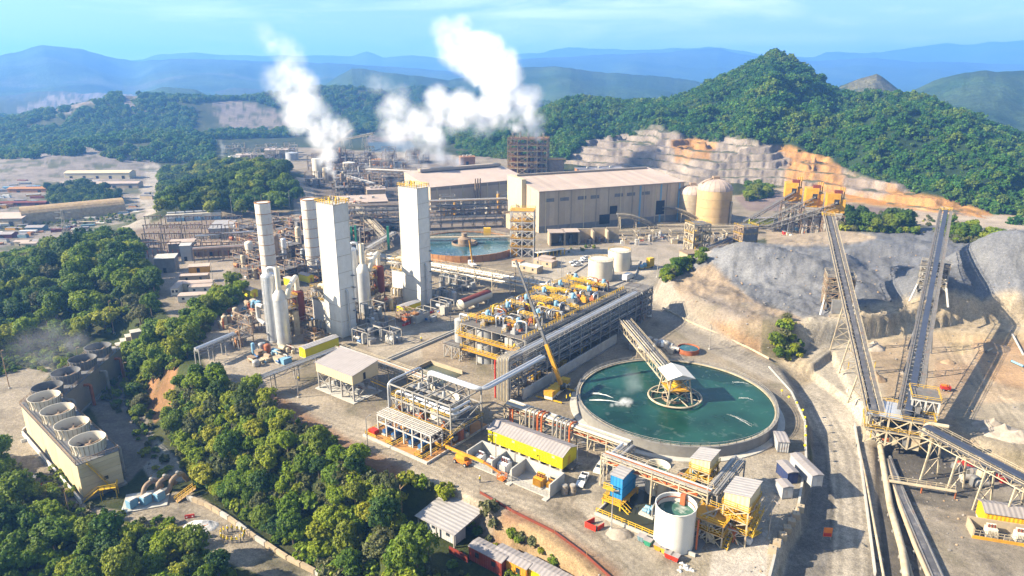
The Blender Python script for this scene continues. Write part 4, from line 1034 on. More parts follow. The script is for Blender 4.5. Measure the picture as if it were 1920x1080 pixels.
def pickup(label, loc, rz, mat='white', kind='pickup', group=None):
    t = thing('pickup_truck' if kind == 'pickup' else 'car', label, 'pickup' if kind == 'pickup' else 'car', loc, rz, group)
    # side profile (x forward), lofted across with tumble-home
    if kind == 'pickup': prof = [(-2.65,.45),(-2.65,1.05),(-.75,1.08),(-.6,1.75),(.45,1.78),(1.15,1.12),(2.45,1.0),(2.65,.8),(2.65,.45)]
    else: prof = [(-2.3,.45),(-2.35,1.05),(-2.1,1.75),(.3,1.8),(1.05,1.15),(2.2,1.0),(2.35,.8),(2.35,.45)]
    n = len(prof); vs = []
    for y, k in ((-.9, 1), (.9, 1)):
        for (x, z) in prof: vs.append((x, y*(.82 if z > 1.3 else 1), z))
    fs = [tuple(range(n)), tuple(range(n, 2*n))[::-1]] + [(i, i+n, (i+1)%n+n, (i+1)%n) for i in range(n)]
    b = MB(); b.add(vs, fs); part(t, 'body', b, mat)
    wind = [p for p in prof if p[1] > 1.3]
    a, c = wind[0], wind[-1]; front = prof[prof.index(c)+1]
    for e in (-1, 1):
        slab(t, 'side_window', a[0]+.1, e*.80-.012*1, 1.18, c[0]-.05, e*.80+.10*e+.012, 1.66, 'glass')
    q = MB(); mx = lambda p, r, f: (p[0]*(1-f)+r[0]*f, p[1]*(1-f)+r[1]*f)
    u0, u1 = mx(c, front, .1), mx(c, front, .85)
    q.add([(u0[0]+.03,-.68,u0[1]+.03),(u0[0]+.03,.68,u0[1]+.03),(u1[0]+.03,.8,u1[1]+.03),(u1[0]+.03,-.8,u1[1]+.03)], [(0,3,2,1)]); part(t, 'windscreen', q, 'glass')
    if kind == 'pickup':
        slab(t, 'load_bed', -2.5, -.75, 1.085, -.85, .75, 1.12, 'dark')
        for e in (-.83, .83): slab(t, 'bed_side', -2.62, e-.06, 1.0, -.8, e+.06, 1.32, mat)
        slab(t, 'tailgate', -2.68, -.85, .7, -2.6, .85, 1.32, mat)
    for e in (-.62, .62): slab(t, 'headlight', prof[-1][0]-.05, e-.2, .72, prof[-1][0]+.03, e+.2, .92, 'white')
    for x in (-1.6, 1.6):
        for e in (-.82, .82): wheel(t, x, e, .38, .38)
    return t
def person_mesh(pose=0):
    me = bpy.data.meshes.new('person'); st = .12 if pose else .05
    v = [(0,0,.95),(0,0,1.2),(0,0,1.42),(0,.0,1.56),(.02,0,1.7),   # pelvis chest neck head
         (0,.11,.9),(st,.12,.5),(-.02,.12,.06),(.1,.12,.04), (0,-.11,.9),(-st,-.12,.5),(-.06,-.12,.06),(.06,-.12,.04),
         (0,.21,1.4),(.02,.27,1.13),(.1+.12*pose,.25,.93+.1*pose),(0,-.21,1.4),(.02,-.27,1.13),(.1,-.25,.93)]
    e = [(0,1),(1,2),(2,3),(3,4),(0,5),(5,6),(6,7),(7,8),(0,9),(9,10),(10,11),(11,12),(2,13),(13,14),(14,15),(2,16),(16,17),(17,18)]
    r = [.15,.16,.15,.07,.11,.09,.07,.055,.05,.09,.07,.055,.05,.075,.055,.045,.075,.055,.045]
    me.from_pydata(v, e, []); o = bpy.data.objects.new('tmp', me); COL.objects.link(o)
    md = o.modifiers.new('s', 'SKIN')
    for i, sv in enumerate(me.skin_vertices[0].data): sv.radius = (r[i]*1.0, r[i]); sv.use_root = (i == 0)
    o.modifiers.new('u', 'SUBSURF').levels = 1
    dg = bpy.context.evaluated_depsgraph_get(); nm = bpy.data.meshes.new_from_object(o.evaluated_get(dg)); nm.name = 'person'
    bpy.data.objects.remove(o)
    nm.materials.clear()
    for k in ('cloth', 'vest', 'skin'): nm.materials.append(M(k))
    for p in nm.polygons:
        c = p.center; p.material_index = 2 if c.z > 1.56 or (abs(c.y) > .2 and c.z < 1.02) else (1 if c.z > .95 else 0); p.use_smooth = True
    return nm
_PM = []
def person(label, loc, rz, helmet='white', group=None, vest=True):
    if not _PM: _PM.extend([person_mesh(0), person_mesh(1)]); _U['helm'] = {}
    o = obj('person', random.choice(_PM), None, loc, rz, (1.05,1.05,1.05), label=label, cat='person', group=group)
    if helmet not in _U['helm']: _U['helm'][helmet] = MB().lathe([(.17,1.74),(.15,1.76),(.14,1.84),(.08,1.9),(.01,1.92)], 10, (.02,0)).mesh('helmet', helmet, True)
    obj('helmet', _U['helm'][helmet], o); return o
def lamp_post(label, loc, h=9, arm=1.2, group=None, rz=0.0, mat='steel'):
    t = thing('lamp_post', label, 'lamp post', loc, rz, group)
    part(t, 'pole', MB().tube([(0,0,0),(0,0,h)], [.16,.09], 8), mat, True)
    part(t, 'arm', MB().tube([(0,0,h-.1),(arm*.5,0,h+.3),(arm,0,h+.3)], .06, 6), mat, True)
    part(t, 'lamp_head', MB().box(arm-.1,-.15,h+.2,arm+.6,.15,h+.38), mat)
    part(t, 'base', MB().lathe([(.4,0),(.4,.3),(.2,.4)], 10), 'concrete'); return t
def barrier(label, loc, rz, L=3.0, mat='red', group=None):
    t = thing('road_barrier', label, 'barrier', loc, rz, group)
    part(t, 'barrier_body', MB().add([(0,-.3,0),(L,-.3,0),(L,.3,0),(0,.3,0),(0,-.12,.9),(L,-.12,.9),(L,.12,.9),(0,.12,.9)], [(3,2,1,0),(4,5,6,7),(0,1,5,4),(1,2,6,5),(2,3,7,6),(3,0,4,7)]), mat)
    for k in (.2, .8): slab(t, 'reflector', L*k-.15, -.34, .3, L*k+.15, -.2, .5, 'white')
    return t
def pile(name, label, loc, rx, ry, h, mat, seed=0, cat='heap', n=20):
    """loose heap with an uneven surface"""
    mb = MB(); R = np.linspace(0, 1, 9); vs = []; fs = []
    for i, rr in enumerate(R):
        for j in range(n):
            a = 2*PI*j/n; k = 1 + .35*(vnoise(np.array([math.cos(a)*2+seed]), np.array([math.sin(a)*2+rr*3]), seed)[0]-.5)
            z = h*(1-rr)**1.1*(1+.5*(vnoise(np.array([math.cos(a)*rr*4+seed]), np.array([math.sin(a)*rr*4]), seed+1)[0]-.5)) - (.3 if i == 8 else 0)
            vs.append((rx*rr*math.cos(a)*k, ry*rr*math.sin(a)*k, z))
    for i in range(8):
        for j in range(n): fs.append((i*n+j, (i+1)*n+j, (i+1)*n+(j+1)%n, i*n+(j+1)%n))
    mb.add(vs, fs); return obj(name, mb.mesh(name, mat, True), None, loc, label=label, cat=cat)
def water_material(name, col, rough=.08, foam=0.0, sc=.5):
    m = bpy.data.materials.new(name); m.use_nodes = True; nt = m.node_tree; N = nt.nodes; L = nt.links; _M[name] = m
    b = N['Principled BSDF']; b.inputs['Roughness'].default_value = rough; b.inputs['IOR'].default_value = 1.33; b.inputs['Specular IOR Level'].default_value = .3
    geo = N.new('ShaderNodeNewGeometry'); n1 = N.new('ShaderNodeTexNoise'); n1.inputs['Scale'].default_value = sc*.12; n1.inputs['Detail'].default_value = 5; L.new(geo.outputs['Position'], n1.inputs['Vector'])
    r = N.new('ShaderNodeValToRGB'); r.color_ramp.elements[0].position = .35; r.color_ramp.elements[1].position = .7
    r.color_ramp.elements[0].color = (*[c*.55 for c in col], 1); r.color_ramp.elements[1].color = (*[c*1.7 for c in col], 1); L.new(n1.outputs['Fac'], r.inputs[0])
    c = r.outputs[0]
    if foam:
        n2 = N.new('ShaderNodeTexNoise'); n2.inputs['Scale'].default_value = .28; n2.inputs['Detail'].default_value = 11; n2.inputs['Distortion'].default_value = 1.5; L.new(geo.outputs['Position'], n2.inputs['Vector'])
        mr = N.new('ShaderNodeMapRange'); mr.inputs[1].default_value = .58; mr.inputs[2].default_value = .72; mr.inputs[4].default_value = foam; L.new(n2.outputs['Fac'], mr.inputs[0])
        mx = N.new('ShaderNodeMix'); mx.data_type = 'RGBA'; mx.inputs[7].default_value = (.6,.62,.6,1); L.new(mr.outputs[0], mx.inputs[0]); L.new(c, mx.inputs[6]); c = mx.outputs[2]
    L.new(c, b.inputs['Base Color'])
    n3 = N.new('ShaderNodeTexNoise'); n3.inputs['Scale'].default_value = 1.6; n3.inputs['Detail'].default_value = 4; L.new(geo.outputs['Position'], n3.inputs['Vector'])
    bp = N.new('ShaderNodeBump'); bp.inputs['Strength'].default_value = .15; bp.inputs['Distance'].default_value = .1; L.new(n3.outputs['Fac'], bp.inputs['Height']); L.new(bp.outputs[0], b.inputs['Normal'])
water_material('water_teal', (.009,.042,.030), .14, .07, .5)
water_material('water_green', (.05,.12,.09), .15, .5)
water_material('water_dark', (.02,.06,.07), .12, .25)
water_material('slurry', (.06,.065,.045), .2, .0)
def clutter(t, x0, y0, x1, y1, n, seed, mats=('pipe','steel','tank_grey','steel_brown','pipe_rust'), h=4.0, r=.2, frames=0):
    R = random.Random(seed)
    for k in range(n):
        x = R.uniform(x0, x1); y = R.uniform(y0, y1); c = R.random(); m = R.choice(mats); hh = h*R.uniform(.35, 1)
        if c < .24: a, b = R.uniform(.6,1.6), R.uniform(.6,1.6); part(t, 'cabinet', MB().box(x-a,y-b,0,x+a,y+b,hh*.7).box(x-a-.1,y-b-.1,hh*.7,x+a+.1,y+b+.1,hh*.7+.12), m)
        elif c < .44: vessel(t, x, y, .3, R.uniform(.5,1.2), hh, m, True, 'drum', 12)
        elif c < .58: part(t, 'horizontal_drum', MB().tube([(x-1.6,y,1.4),(x-1.4,y,1.4),(x+1.4,y,1.4),(x+1.6,y,1.4)], [.4,.8,.8,.4], 12).box(x-1,y-.6,0,x-.7,y+.6,.9).box(x+.7,y-.6,0,x+1,y+.6,.9), m, True)
        elif c < .68: motor(t, x, y, 0, R.uniform(.6,1), R.choice(('blue_motor','tank_grey','pipe_rust')), R.choice((0,PI/2)))
        else:
            q = [(x,y,.2),(x,y,hh)]; 
            if R.random() < .5: q += [(R.uniform(x0,x1),y,hh),(R.uniform(x0,x1),y,.2)]
            else: q += [(x,R.uniform(y0,y1),hh),(x,R.uniform(y0,y1),.2)]
            if (Vector(q[1])-Vector(q[2])).length > .5 and (Vector(q[3])-Vector(q[2])).length > .3: part(t, 'pipe_run', MB().tube(bend(q[:3]+[(q[2][0],q[2][1],.2)], .6), r*R.uniform(.6,1.5), 7), m, True)
    if frames: frame_tower(t, x0, y0, x1, y1, list(np.linspace(h/frames, h, frames)), max(2,int((x1-x0)/4)), max(2,int((y1-y0)/4)), mats[0] if mats[0].startswith('steel') else 'steel', .28, .18, 'grating', None, 'x', every=2, decks=tuple(range(frames-1)))
def units(spec, name, label, cat, group, mats, z=0.0, frames=1, rz=None, h=(5,10)):
    """several process units placed at pixels: (px, py, size_x, size_y, parts)"""
    for k, (px, py, sx, sy, n) in enumerate(spec):
        p = P(px, py, z); R = random.Random(k*31+int(px)); t = thing(name, label, cat, p, GA if rz is None else rz, group)
        clutter(t, -sx/2, -sy/2, sx/2, sy/2, n, k*17+int(py), mats, R.uniform(*h), frames=frames)

# ================================================================== front of the plant
def build_stilt_shed():
    B = LP(664,756); x0, x1, y0, y1 = -16.5, 0, 0, 9.8
    t = pthing('stilt_shed', 'cream clad shed with grey roof standing on steel stilts', 'shed', B.x, B.y)
    gable(t, x0, y0, x1, y1, 5.6, 2.8, 1.7, 'cream_wall', 'grey_roof', 'x', .25, shed=True)
    for i, x in enumerate(np.linspace(x0+.4, x1-.4, 4)):
        for y in (y0+.4, y1-.4): bar(t, 'stilt', (x,y,0), (x,y,5.6), .42, 'steel')
    q = MB()
    X = np.linspace(x0+.4, x1-.4, 4)
    for i in range(3):
        if i != 1: xbrace(q, (X[i],y0+.4), (X[i+1],y0+.4), .3, 5.3, .2)
        q.beam((X[i],y0+.4,2.8), (X[i+1],y0+.4,2.8), .2); xbrace(q, (X[i],y1-.4), (X[i+1],y1-.4), .3, 5.3, .2)
    for x in (X[0], X[-1]): xbrace(q, (x,y0+.4), (x,y1-.4), .3, 5.3, .2)
    stuff(t, 'bracing', q, 'steel')
    slab(t, 'door', x1+.0, 4.0, 6.0, x1+.06, 4.9, 8.1, 'dark')
    slab(t, 'plinth', x0-.6, y0-.6, 0, x1+.6, y1+.6, .2, 'concrete')
    stairs(t, (x1+1.2, y1+3, 0), (x1+1.2, 5, 5.7)); slab(t, 'landing', x1, 3.6, 5.6, x1+1.9, 5.4, 5.72, 'grating')
    for k in range(4): part(t, 'cable_tray', MB().box(x0+1, 2+k*1.8, 4.9, x1-1, 2.6+k*1.8, 5.05), 'steel_dark')
    for k in range(3): transformer(None, 'grey transformer in the shade under the stilt shed, number counted from the track'.replace(', number counted from the track', ('', ' at its far end', ' beside the stairs')[k]), B.x-13+k*5, B.y+5, .2, .9, 'tank_grey', 'transformers under the stilt shed')
build_stilt_shed()

def build_pump_station():
    B = LP(800,870); L = 22.5
    t = pthing('pump_station', 'orange floored pump station with blue pumps under a steel pipe frame', 'pump station', B.x, B.y)
    slab(t, 'floor', -L, 0, 0, 0, 24, .25, 'orange_floor')
    for a in ((-L-.3,-.3,0,.3,0,.55), (-.0,-.3,.3,24,0,.55), (-L-.3,0,-L,24,0,.55)): 
        if a[2] > a[0] and a[3] > a[1]: slab(t, 'kerb', a[0], a[1], a[4], a[2], a[3], a[5], 'concrete')
    for k, x in enumerate((-18.5,-15.2,-9.0,-5.6,-12.2)): motor(t, x, 4.6 + (k == 4)*1.6, .25, 1.15, 'blue_motor', PI/2, 'blue_pump')
    # sump pits with yellow rails
    for x in (-13.6, -3.2):
        slab(t, 'sump_pit', x-1.1, .6, .26, x+1.1, 7, .3, 'dark'); q = MB()
        rail(q, [(x-1.3,.4,.25),(x+1.3,.4,.25),(x+1.3,7.2,.25),(x-1.3,7.2,.25)], 1.1, 1.4, .12, closed=True); stuff(t, 'guard_rail', q, 'yellow')
    q = MB(); rail(q, [(-L,.4,.25),(-L,7,.25)], 1.1, 1.4, .12); rail(q, [(-L,.4,.25),(-L+4,.4,.25)], 1.1, 1.4, .12); stuff(t, 'guard_rail', q, 'yellow')
    part(t, 'red_tank', MB().box(-L-.2,1.5,.3,-L+2.2,3.2,1.4), 'red')
    # front header rack 5.7 m
    for x in np.linspace(-20.5, -1.5, 7): 
        for y in (3.2, 7.4): bar(t, 'post', (x,y,.25), (x,y,5.7), .3, 'steel_white')
    fr = MB()
    for z in (3.6, 5.6):
        for y in (3.2, 7.4): fr.beam((-20.5,y,z), (-1.5,y,z), .22, .3)
        for x in np.linspace(-20.5, -1.5, 7): fr.beam((x,3.2,z), (x,7.4,z), .2, .25)
    stuff(t, 'header_frame', fr, 'steel_white')
    for k in range(6): part(t, 'header_pipe', MB().tube([(-21,3.5+.7*k,5.95),(-1.0,3.5+.7*k,5.95)], .2 if k%2 else .14, 8), 'pipe', True)
    for x in (-18.5,-15.2,-12.2,-9.0,-5.6): part(t, 'riser', MB().tube(bend([(x,5.6,2.4),(x,5.6,5.0),(x,9,5.0)], .8), .26, 8), 'pipe_bright', True)
    # tall frame round the tanks
    frame_tower(t, -21, 8.5, .5, 20.5, [4.2, 8.4, 12.2], 6, 2, 'steel', .34, .2, 'grating', 'yellow', 'x', .25, 2, decks=(0,))
    clutter(t, -20, 9, 0, 20, 26, 5, ('steel','pipe','yellow','pipe_rust','steel_dark'), 11)
    q = MB(); rail(q, [(-21,8.5,8.6),(.5,8.5,8.6)]); rail(q, [(-21,20.5,8.6),(-21,8.5,8.6)]); rail(q, [(-21,8.5,4.5),(-21,20.5,4.5)]); stuff(t, 'yellow_rail', q, 'yellow')
    for k in range(2):
        part(t, 'large_loop_pipe', MB().tube(bend([(-17+k*1.2,19-k*1.2,9),(-17+k*1.2,19-k*1.2,13.4),(3.0-k*1.1,19-k*1.2,13.4),(3.0-k*1.1,46,13.4)], 2.4, 5), .48, 12), 'pipe_bright', True)
    for k in range(2):
        part(t, 'small_loop_pipe', MB().tube(bend([(-19.5+k*3.5,9.2+k*.9,5),(-19.5+k*3.5,9.2+k*.9,10.6-k*1.6),(.3,9.2+k*.9,10.6-k*1.6),(.3,16,10.6-k*1.6)], 1.6, 4), .38, 10), 'pipe_bright', True)
    part(t, 'corner_loop_pipe', MB().tube(bend([(-21.4,8.2,1),(-21.4,8.2,12.8),(-21.4,21,12.8),(-21.4,21,2)], 1.8, 4), .3, 10), 'pipe_bright', True)
    for x in (-19.5,-11,-3): part(t, 'orange_valve', MB().lathe([(.5,4.5),(.7,4.9),(.7,5.5),(.3,6.0),(.3,6.4)], 10, (x, 9.6)), 'orange', True)
    stairs(t, (-2,7.6,.3), (1.5,7.6,4.3)); stairs(t, (-22.3,9,.3), (-22.3,15,4.3))
    # tanks
    for k, (x, y) in enumerate(((-16.4,15.0),(-7.6,15.0))):
        a = pthing('process_tank', ('large cream tank inside the pump station frame, on its left', 'large cream tank inside the pump station frame, on its right')[k], 'tank', B.x+x, B.y+y, .25, 'cream tanks in the pump station frame')
        tank(a, 0, 0, 0, 4.0, 9.2, 'tank_cream', 'open', ladder=False, water='dark')
        slab(a, 'agitator_bridge', -4.2,-.6,9.3,4.2,.6,9.6,'steel'); part(a, 'agitator_motor', MB().lathe([(.5,9.6),(.5,10.8),(.3,11.2)], 10), 'tank_grey', True)
build_pump_station()

def build_yellow_office():
    B = LP(1054,888)
    t = pthing('yellow_office', 'long bright yellow cabin building with ribbed grey gable roof', 'building', B.x, B.y)
    gable(t, -22.6, 0, 0, 6.3, 1.1, 3.3, 1.1, 'yellow_wall', 'grey_roof', 'x', .3)
    for x in np.linspace(-22, -.6, 8):
        for y in (.5, 5.8): slab(t, 'footing', x-.3, y-.3, 0, x+.3, y+.3, 1.1, 'concrete')
    for x in (-20, -14.5, -8, -2.6): slab(t, 'wall_vent', x-.4, -.05, 3.2, x+.4, .0, 3.8, 'cream')
    slab(t, 'door', .0, 2.4, 1.2, .06, 3.5, 3.4, 'yellow'); slab(t, 'landing', .06, 1.6, .9, 1.8, 4.4, 1.05, 'grating'); stairs(t, (1.2, 6.5, 0), (1.2, 4.4, 1.0), 1.0, 'steel')
    slab(t, 'ridge_cap', -22.9, 3.0, 5.52, .3, 3.3, 5.68, 'beige_roof')
build_yellow_office()

def build_bays():
    B = LP(1031,935); A = LP(876,868)
    L = (B-A).x; D = 5.6; H = 3.6
    t = pthing('transformer_bays', 'row of three grey concrete block transformer bays', 'bay wall', B.x, B.y)
    slab(t, 'back_wall', -L, D, 0, 0, D+.35, H, 'concrete')
    for k, x in enumerate((-L, -L+7.6, -L+13.4, -.35)): 
        q = MB(); q.add([(x,0,0),(x+.35,0,0),(x+.35,D,0),(x,D,0),(x,0,H-.1),(x+.35,0,H-.1),(x+.35,D,H),(x,D,H)], [(3,2,1,0),(4,5,6,7),(0,1,5,4),(1,2,6,5),(2,3,7,6),(3,0,4,7)]); part(t, 'side_wall', q, 'concrete')
    slab(t, 'floor', -L, -.2, 0, 0, D, .25, 'concrete'); 
    q = MB(); rail(q, [(-L,-.1,.25),(0,-.1,.25)], 1.5, .9, .06); stuff(t, 'mesh_gate', q, 'steel')
    for x in (-L+13, -1.2): slab(t, 'step', x, -1.5, 0, x+1.2, -.2, .2, 'concrete')
    lab = ['white transformer in the first concrete bay, nearer the boom lift', 'white transformer in the first concrete bay, nearer the divider', 'big white transformer in the middle concrete bay', 'small white switch cabinet in the middle concrete bay', 'yellow transformer in the last concrete bay', 'rust topped amber transformer in the last concrete bay by the end wall']
    xs = (-L+2.2, -L+5.6, -L+9.6, -L+12.2, -4.6, -2.0)
    for k in range(6):
        transformer(None, lab[k], B.x+xs[k], B.y+2.7+(k==5)*.6, .25, (.85,.8,1.15,.55,1.1,.75)[k], 'white' if k < 4 else 'amber', 'transformers in the concrete bays')
    for k in range(2):
        o = pthing('oil_drum', ('dark drum beside the end of the concrete bays, nearer it','dark drum beside the concrete bays, nearer the pickup')[k], 'drum', B.x+1.6+k*1.4, B.y+3.6+k*1.2)
        part(o, 'shell', MB().lathe([(.75,0),(.75,.7),(.8,.75),(.75,.8),(.75,1.5),(.8,1.55),(.75,1.6),(.75,2.2),(.6,2.25)], 16), 'beige_dark', True); part(o, 'lid', MB().lathe([(.6,2.25),(.6,2.32)], 14), 'steel')
build_bays()

def build_front_vehicles():
    pickup('white pickup truck parked by the concrete bays, front to camera', g(1092,905), math.radians(-112), 'white')
    pickup('cream estate car parked behind the white pickup', g(1125,882), math.radians(-118), 'offwhite', 'car')
    pickup('white pickup parked on the shaded road past the rack end', g(1213,592), math.radians(100), 'white')
    pickup('white van on the shaded road above the round pond', g(1243,648), math.radians(80), 'white', 'car')
    pickup('white pickup half hidden by trees in the valley yard', g(47,902), math.radians(20), 'white')
    for k, (x, y, a, l) in enumerate(((1082,499,200,'white pickup parked first in the row by the round tanks'),(1096,491,200,'white pickup parked second in the row by the round tanks'),(1077,494,195,'white pickup parked behind the row by the round tanks'),(1098,486,195,'white pickup at the far end of the row by the round tanks'))):
        pickup(l, g(x,y), math.radians(a), 'white', group='pickups by the round tanks')
    # box truck
    t = thing('box_truck', 'white box truck parked beside the round cream tank', 'truck', g(1178,525), math.radians(55))
    slab(t, 'cargo_box', -4.2, -1.2, 1.0, 1.2, 1.2, 3.4, 'white'); part(t, 'cab', MB().add([(1.4,-1.1,.6),(3.4,-1.1,.6),(3.4,-1.1,1.6),(2.9,-1.05,2.6),(1.4,-1.05,2.6),(1.4,1.1,.6),(3.4,1.1,.6),(3.4,1.1,1.6),(2.9,1.05,2.6),(1.4,1.05,2.6)], [(0,1,2,3,4),(9,8,7,6,5),(0,5,6,1),(1,6,7,2),(2,7,8,3),(3,8,9,4),(4,9,5,0)]), 'white')
    slab(t, 'windscreen', 3.1, -.95, 1.7, 3.3, .95, 2.3, 'glass')
    for x in (-3.2, 2.6):
        for e in (-1.0, 1.0): wheel(t, x, e, .5, .5, .3)
    # boom lift
    t = thing('boom_lift', 'orange boom lift with its arm laid along the gravel', 'boom lift', g(868,868), GA)
    part(t, 'chassis', MB().add([(-2.2,-1.1,.5),(2.2,-1.1,.5),(2.2,1.1,.5),(-2.2,1.1,.5),(-2,-1,1.3),(2,-1,1.3),(2,1,1.3),(-2,1,1.3)], [(3,2,1,0),(4,5,6,7),(0,1,5,4),(1,2,6,5),(2,3,7,6),(3,0,4,7)]), 'orange')
    part(t, 'turret', MB().box(-1.6,-.9,1.3,1.2,.9,2.3), 'amber'); bar(t, 'boom', (-5.5,0,2.6), (6.5,.2,2.5), .45, 'amber', .6); bar(t, 'boom_extension', (6.5,.2,2.5), (11.5,.3,1.3), .3, 'orange', .4)
    q = MB(); rail(q, [(11.3,-.9,.4),(13,-.9,.4),(13,.9,.4),(11.3,.9,.4)], 1.1, 1.0, .1, closed=True); stuff(t, 'basket', q, 'orange'); slab(t, 'basket_floor', 11.3,-.9,.3,13,.9,.4,'orange')
    for x in (-1.6, 1.6):
        for e in (-1.15, 1.15): wheel(t, x, e, .5, .5, .36)
build_front_vehicles()

def build_mobile_crane():
    b = g(1045,738); t = thing('mobile_crane', 'yellow mobile crane with its long boom raised beside the retaining wall', 'crane', b, math.radians(60))
    part(t, 'carrier', MB().add([(-6,-1.3,.7),(6,-1.3,.7),(6,1.3,.7),(-6,1.3,.7),(-6,-1.3,1.6),(5.2,-1.3,1.6),(5.2,1.3,1.6),(-6,1.3,1.6)], [(3,2,1,0),(4,5,6,7),(0,1,5,4),(1,2,6,5),(2,3,7,6),(3,0,4,7)]), 'offwhite')
    slab(t, 'driver_cab', 4.2, -1.3, 1.6, 6.2, 1.3, 2.9, 'yellow'); slab(t, 'windscreen', 6.2, -1.1, 1.9, 6.25, 1.1, 2.7, 'glass')
    for x in (-5,-3.4,2.6,4.4):
        for e in (-1.2, 1.2): wheel(t, x, e, .6, .6, .4)
    slab(t, 'upper_works', -4.6, -1.3, 1.7, 1.2, 1.3, 3.0, 'yellow'); slab(t, 'counterweight', -6.2, -1.4, 1.8, -4.6, 1.4, 3.3, 'amber'); slab(t, 'operator_cab', -1, -2.1, 1.8, 1.2, -1.35, 3.4, 'glass')
    for x in (-5.6, 3.4):
        for e in (-1, 1): bar(t, 'outrigger', (x, 0, .6), (x, e*4.2, .5), .35, 'yellow'); 
    mi = t.matrix_basis.inverted(); pr = lambda v: mi @ Vector(v)
    foot = Vector((b.x+1.0, b.y-.4, 3.2)); yb = b.y+6
    tip = P(967,488,0); d = ray(967,488); k = yb/d[1]; tip = Vector((d[0]*k, yb, CAMZ+d[2]*k))
    m1 = foot + (tip-foot)*.33; m2 = foot + (tip-foot)*.68
    for a, c, w, mt, nm in ((foot, m1, .95, 'amber', 'boom_base'), (m1-(tip-foot)*.02, m2, .68, 'steel_dark', 'boom_section'), (m2-(tip-foot)*.02, tip, .48, 'steel_dark', 'boom_tip_section')): bar(t, nm, pr(a), pr(c), w, mt, w*1.1)
    for f in (.12,.22): bar(t, 'boom_collar', pr(foot+(tip-foot)*(.33+f)), pr(foot+(tip-foot)*(.345+f)), 1.1, 'steel')
    rod(t, 'luffing_cylinder', pr(foot+Vector((-2.2,1,-1.2))), pr(foot+(tip-foot)*.2), .22, 'steel')
    rod(t, 'hoist_rope', pr(tip), pr(tip+Vector((-.3,0,-26))), .05, 'dark', 5); part(t, 'hook_block', MB().lathe([(.1,0),(.4,.3),(.4,.9),(.1,1.2)], 8), 'yellow', loc=pr(tip+Vector((-.3,0,-27))))
    # second, far crane by the rear thickener
    b = g(886,500); t = thing('mobile_crane', 'small distant crane with orange boom beside the rusty rear thickener', 'crane', b, 2.0)
    slab(t, 'carrier', -3, -1.2, .6, 3, 1.2, 1.7, 'white'); slab(t, 'cab', 1.6, -1.2, 1.7, 3, 1.2, 2.8, 'white')
    for x in (-2, 2):
        for e in (-1.1, 1.1): wheel(t, x, e, .5, .5, .3)
    mi = t.matrix_basis.inverted(); bar(t, 'boom', mi @ Vector((b.x, b.y, 2)), mi @ Vector((b.x-1.5, b.y+2, 13)), .6, 'amber')
build_mobile_crane()

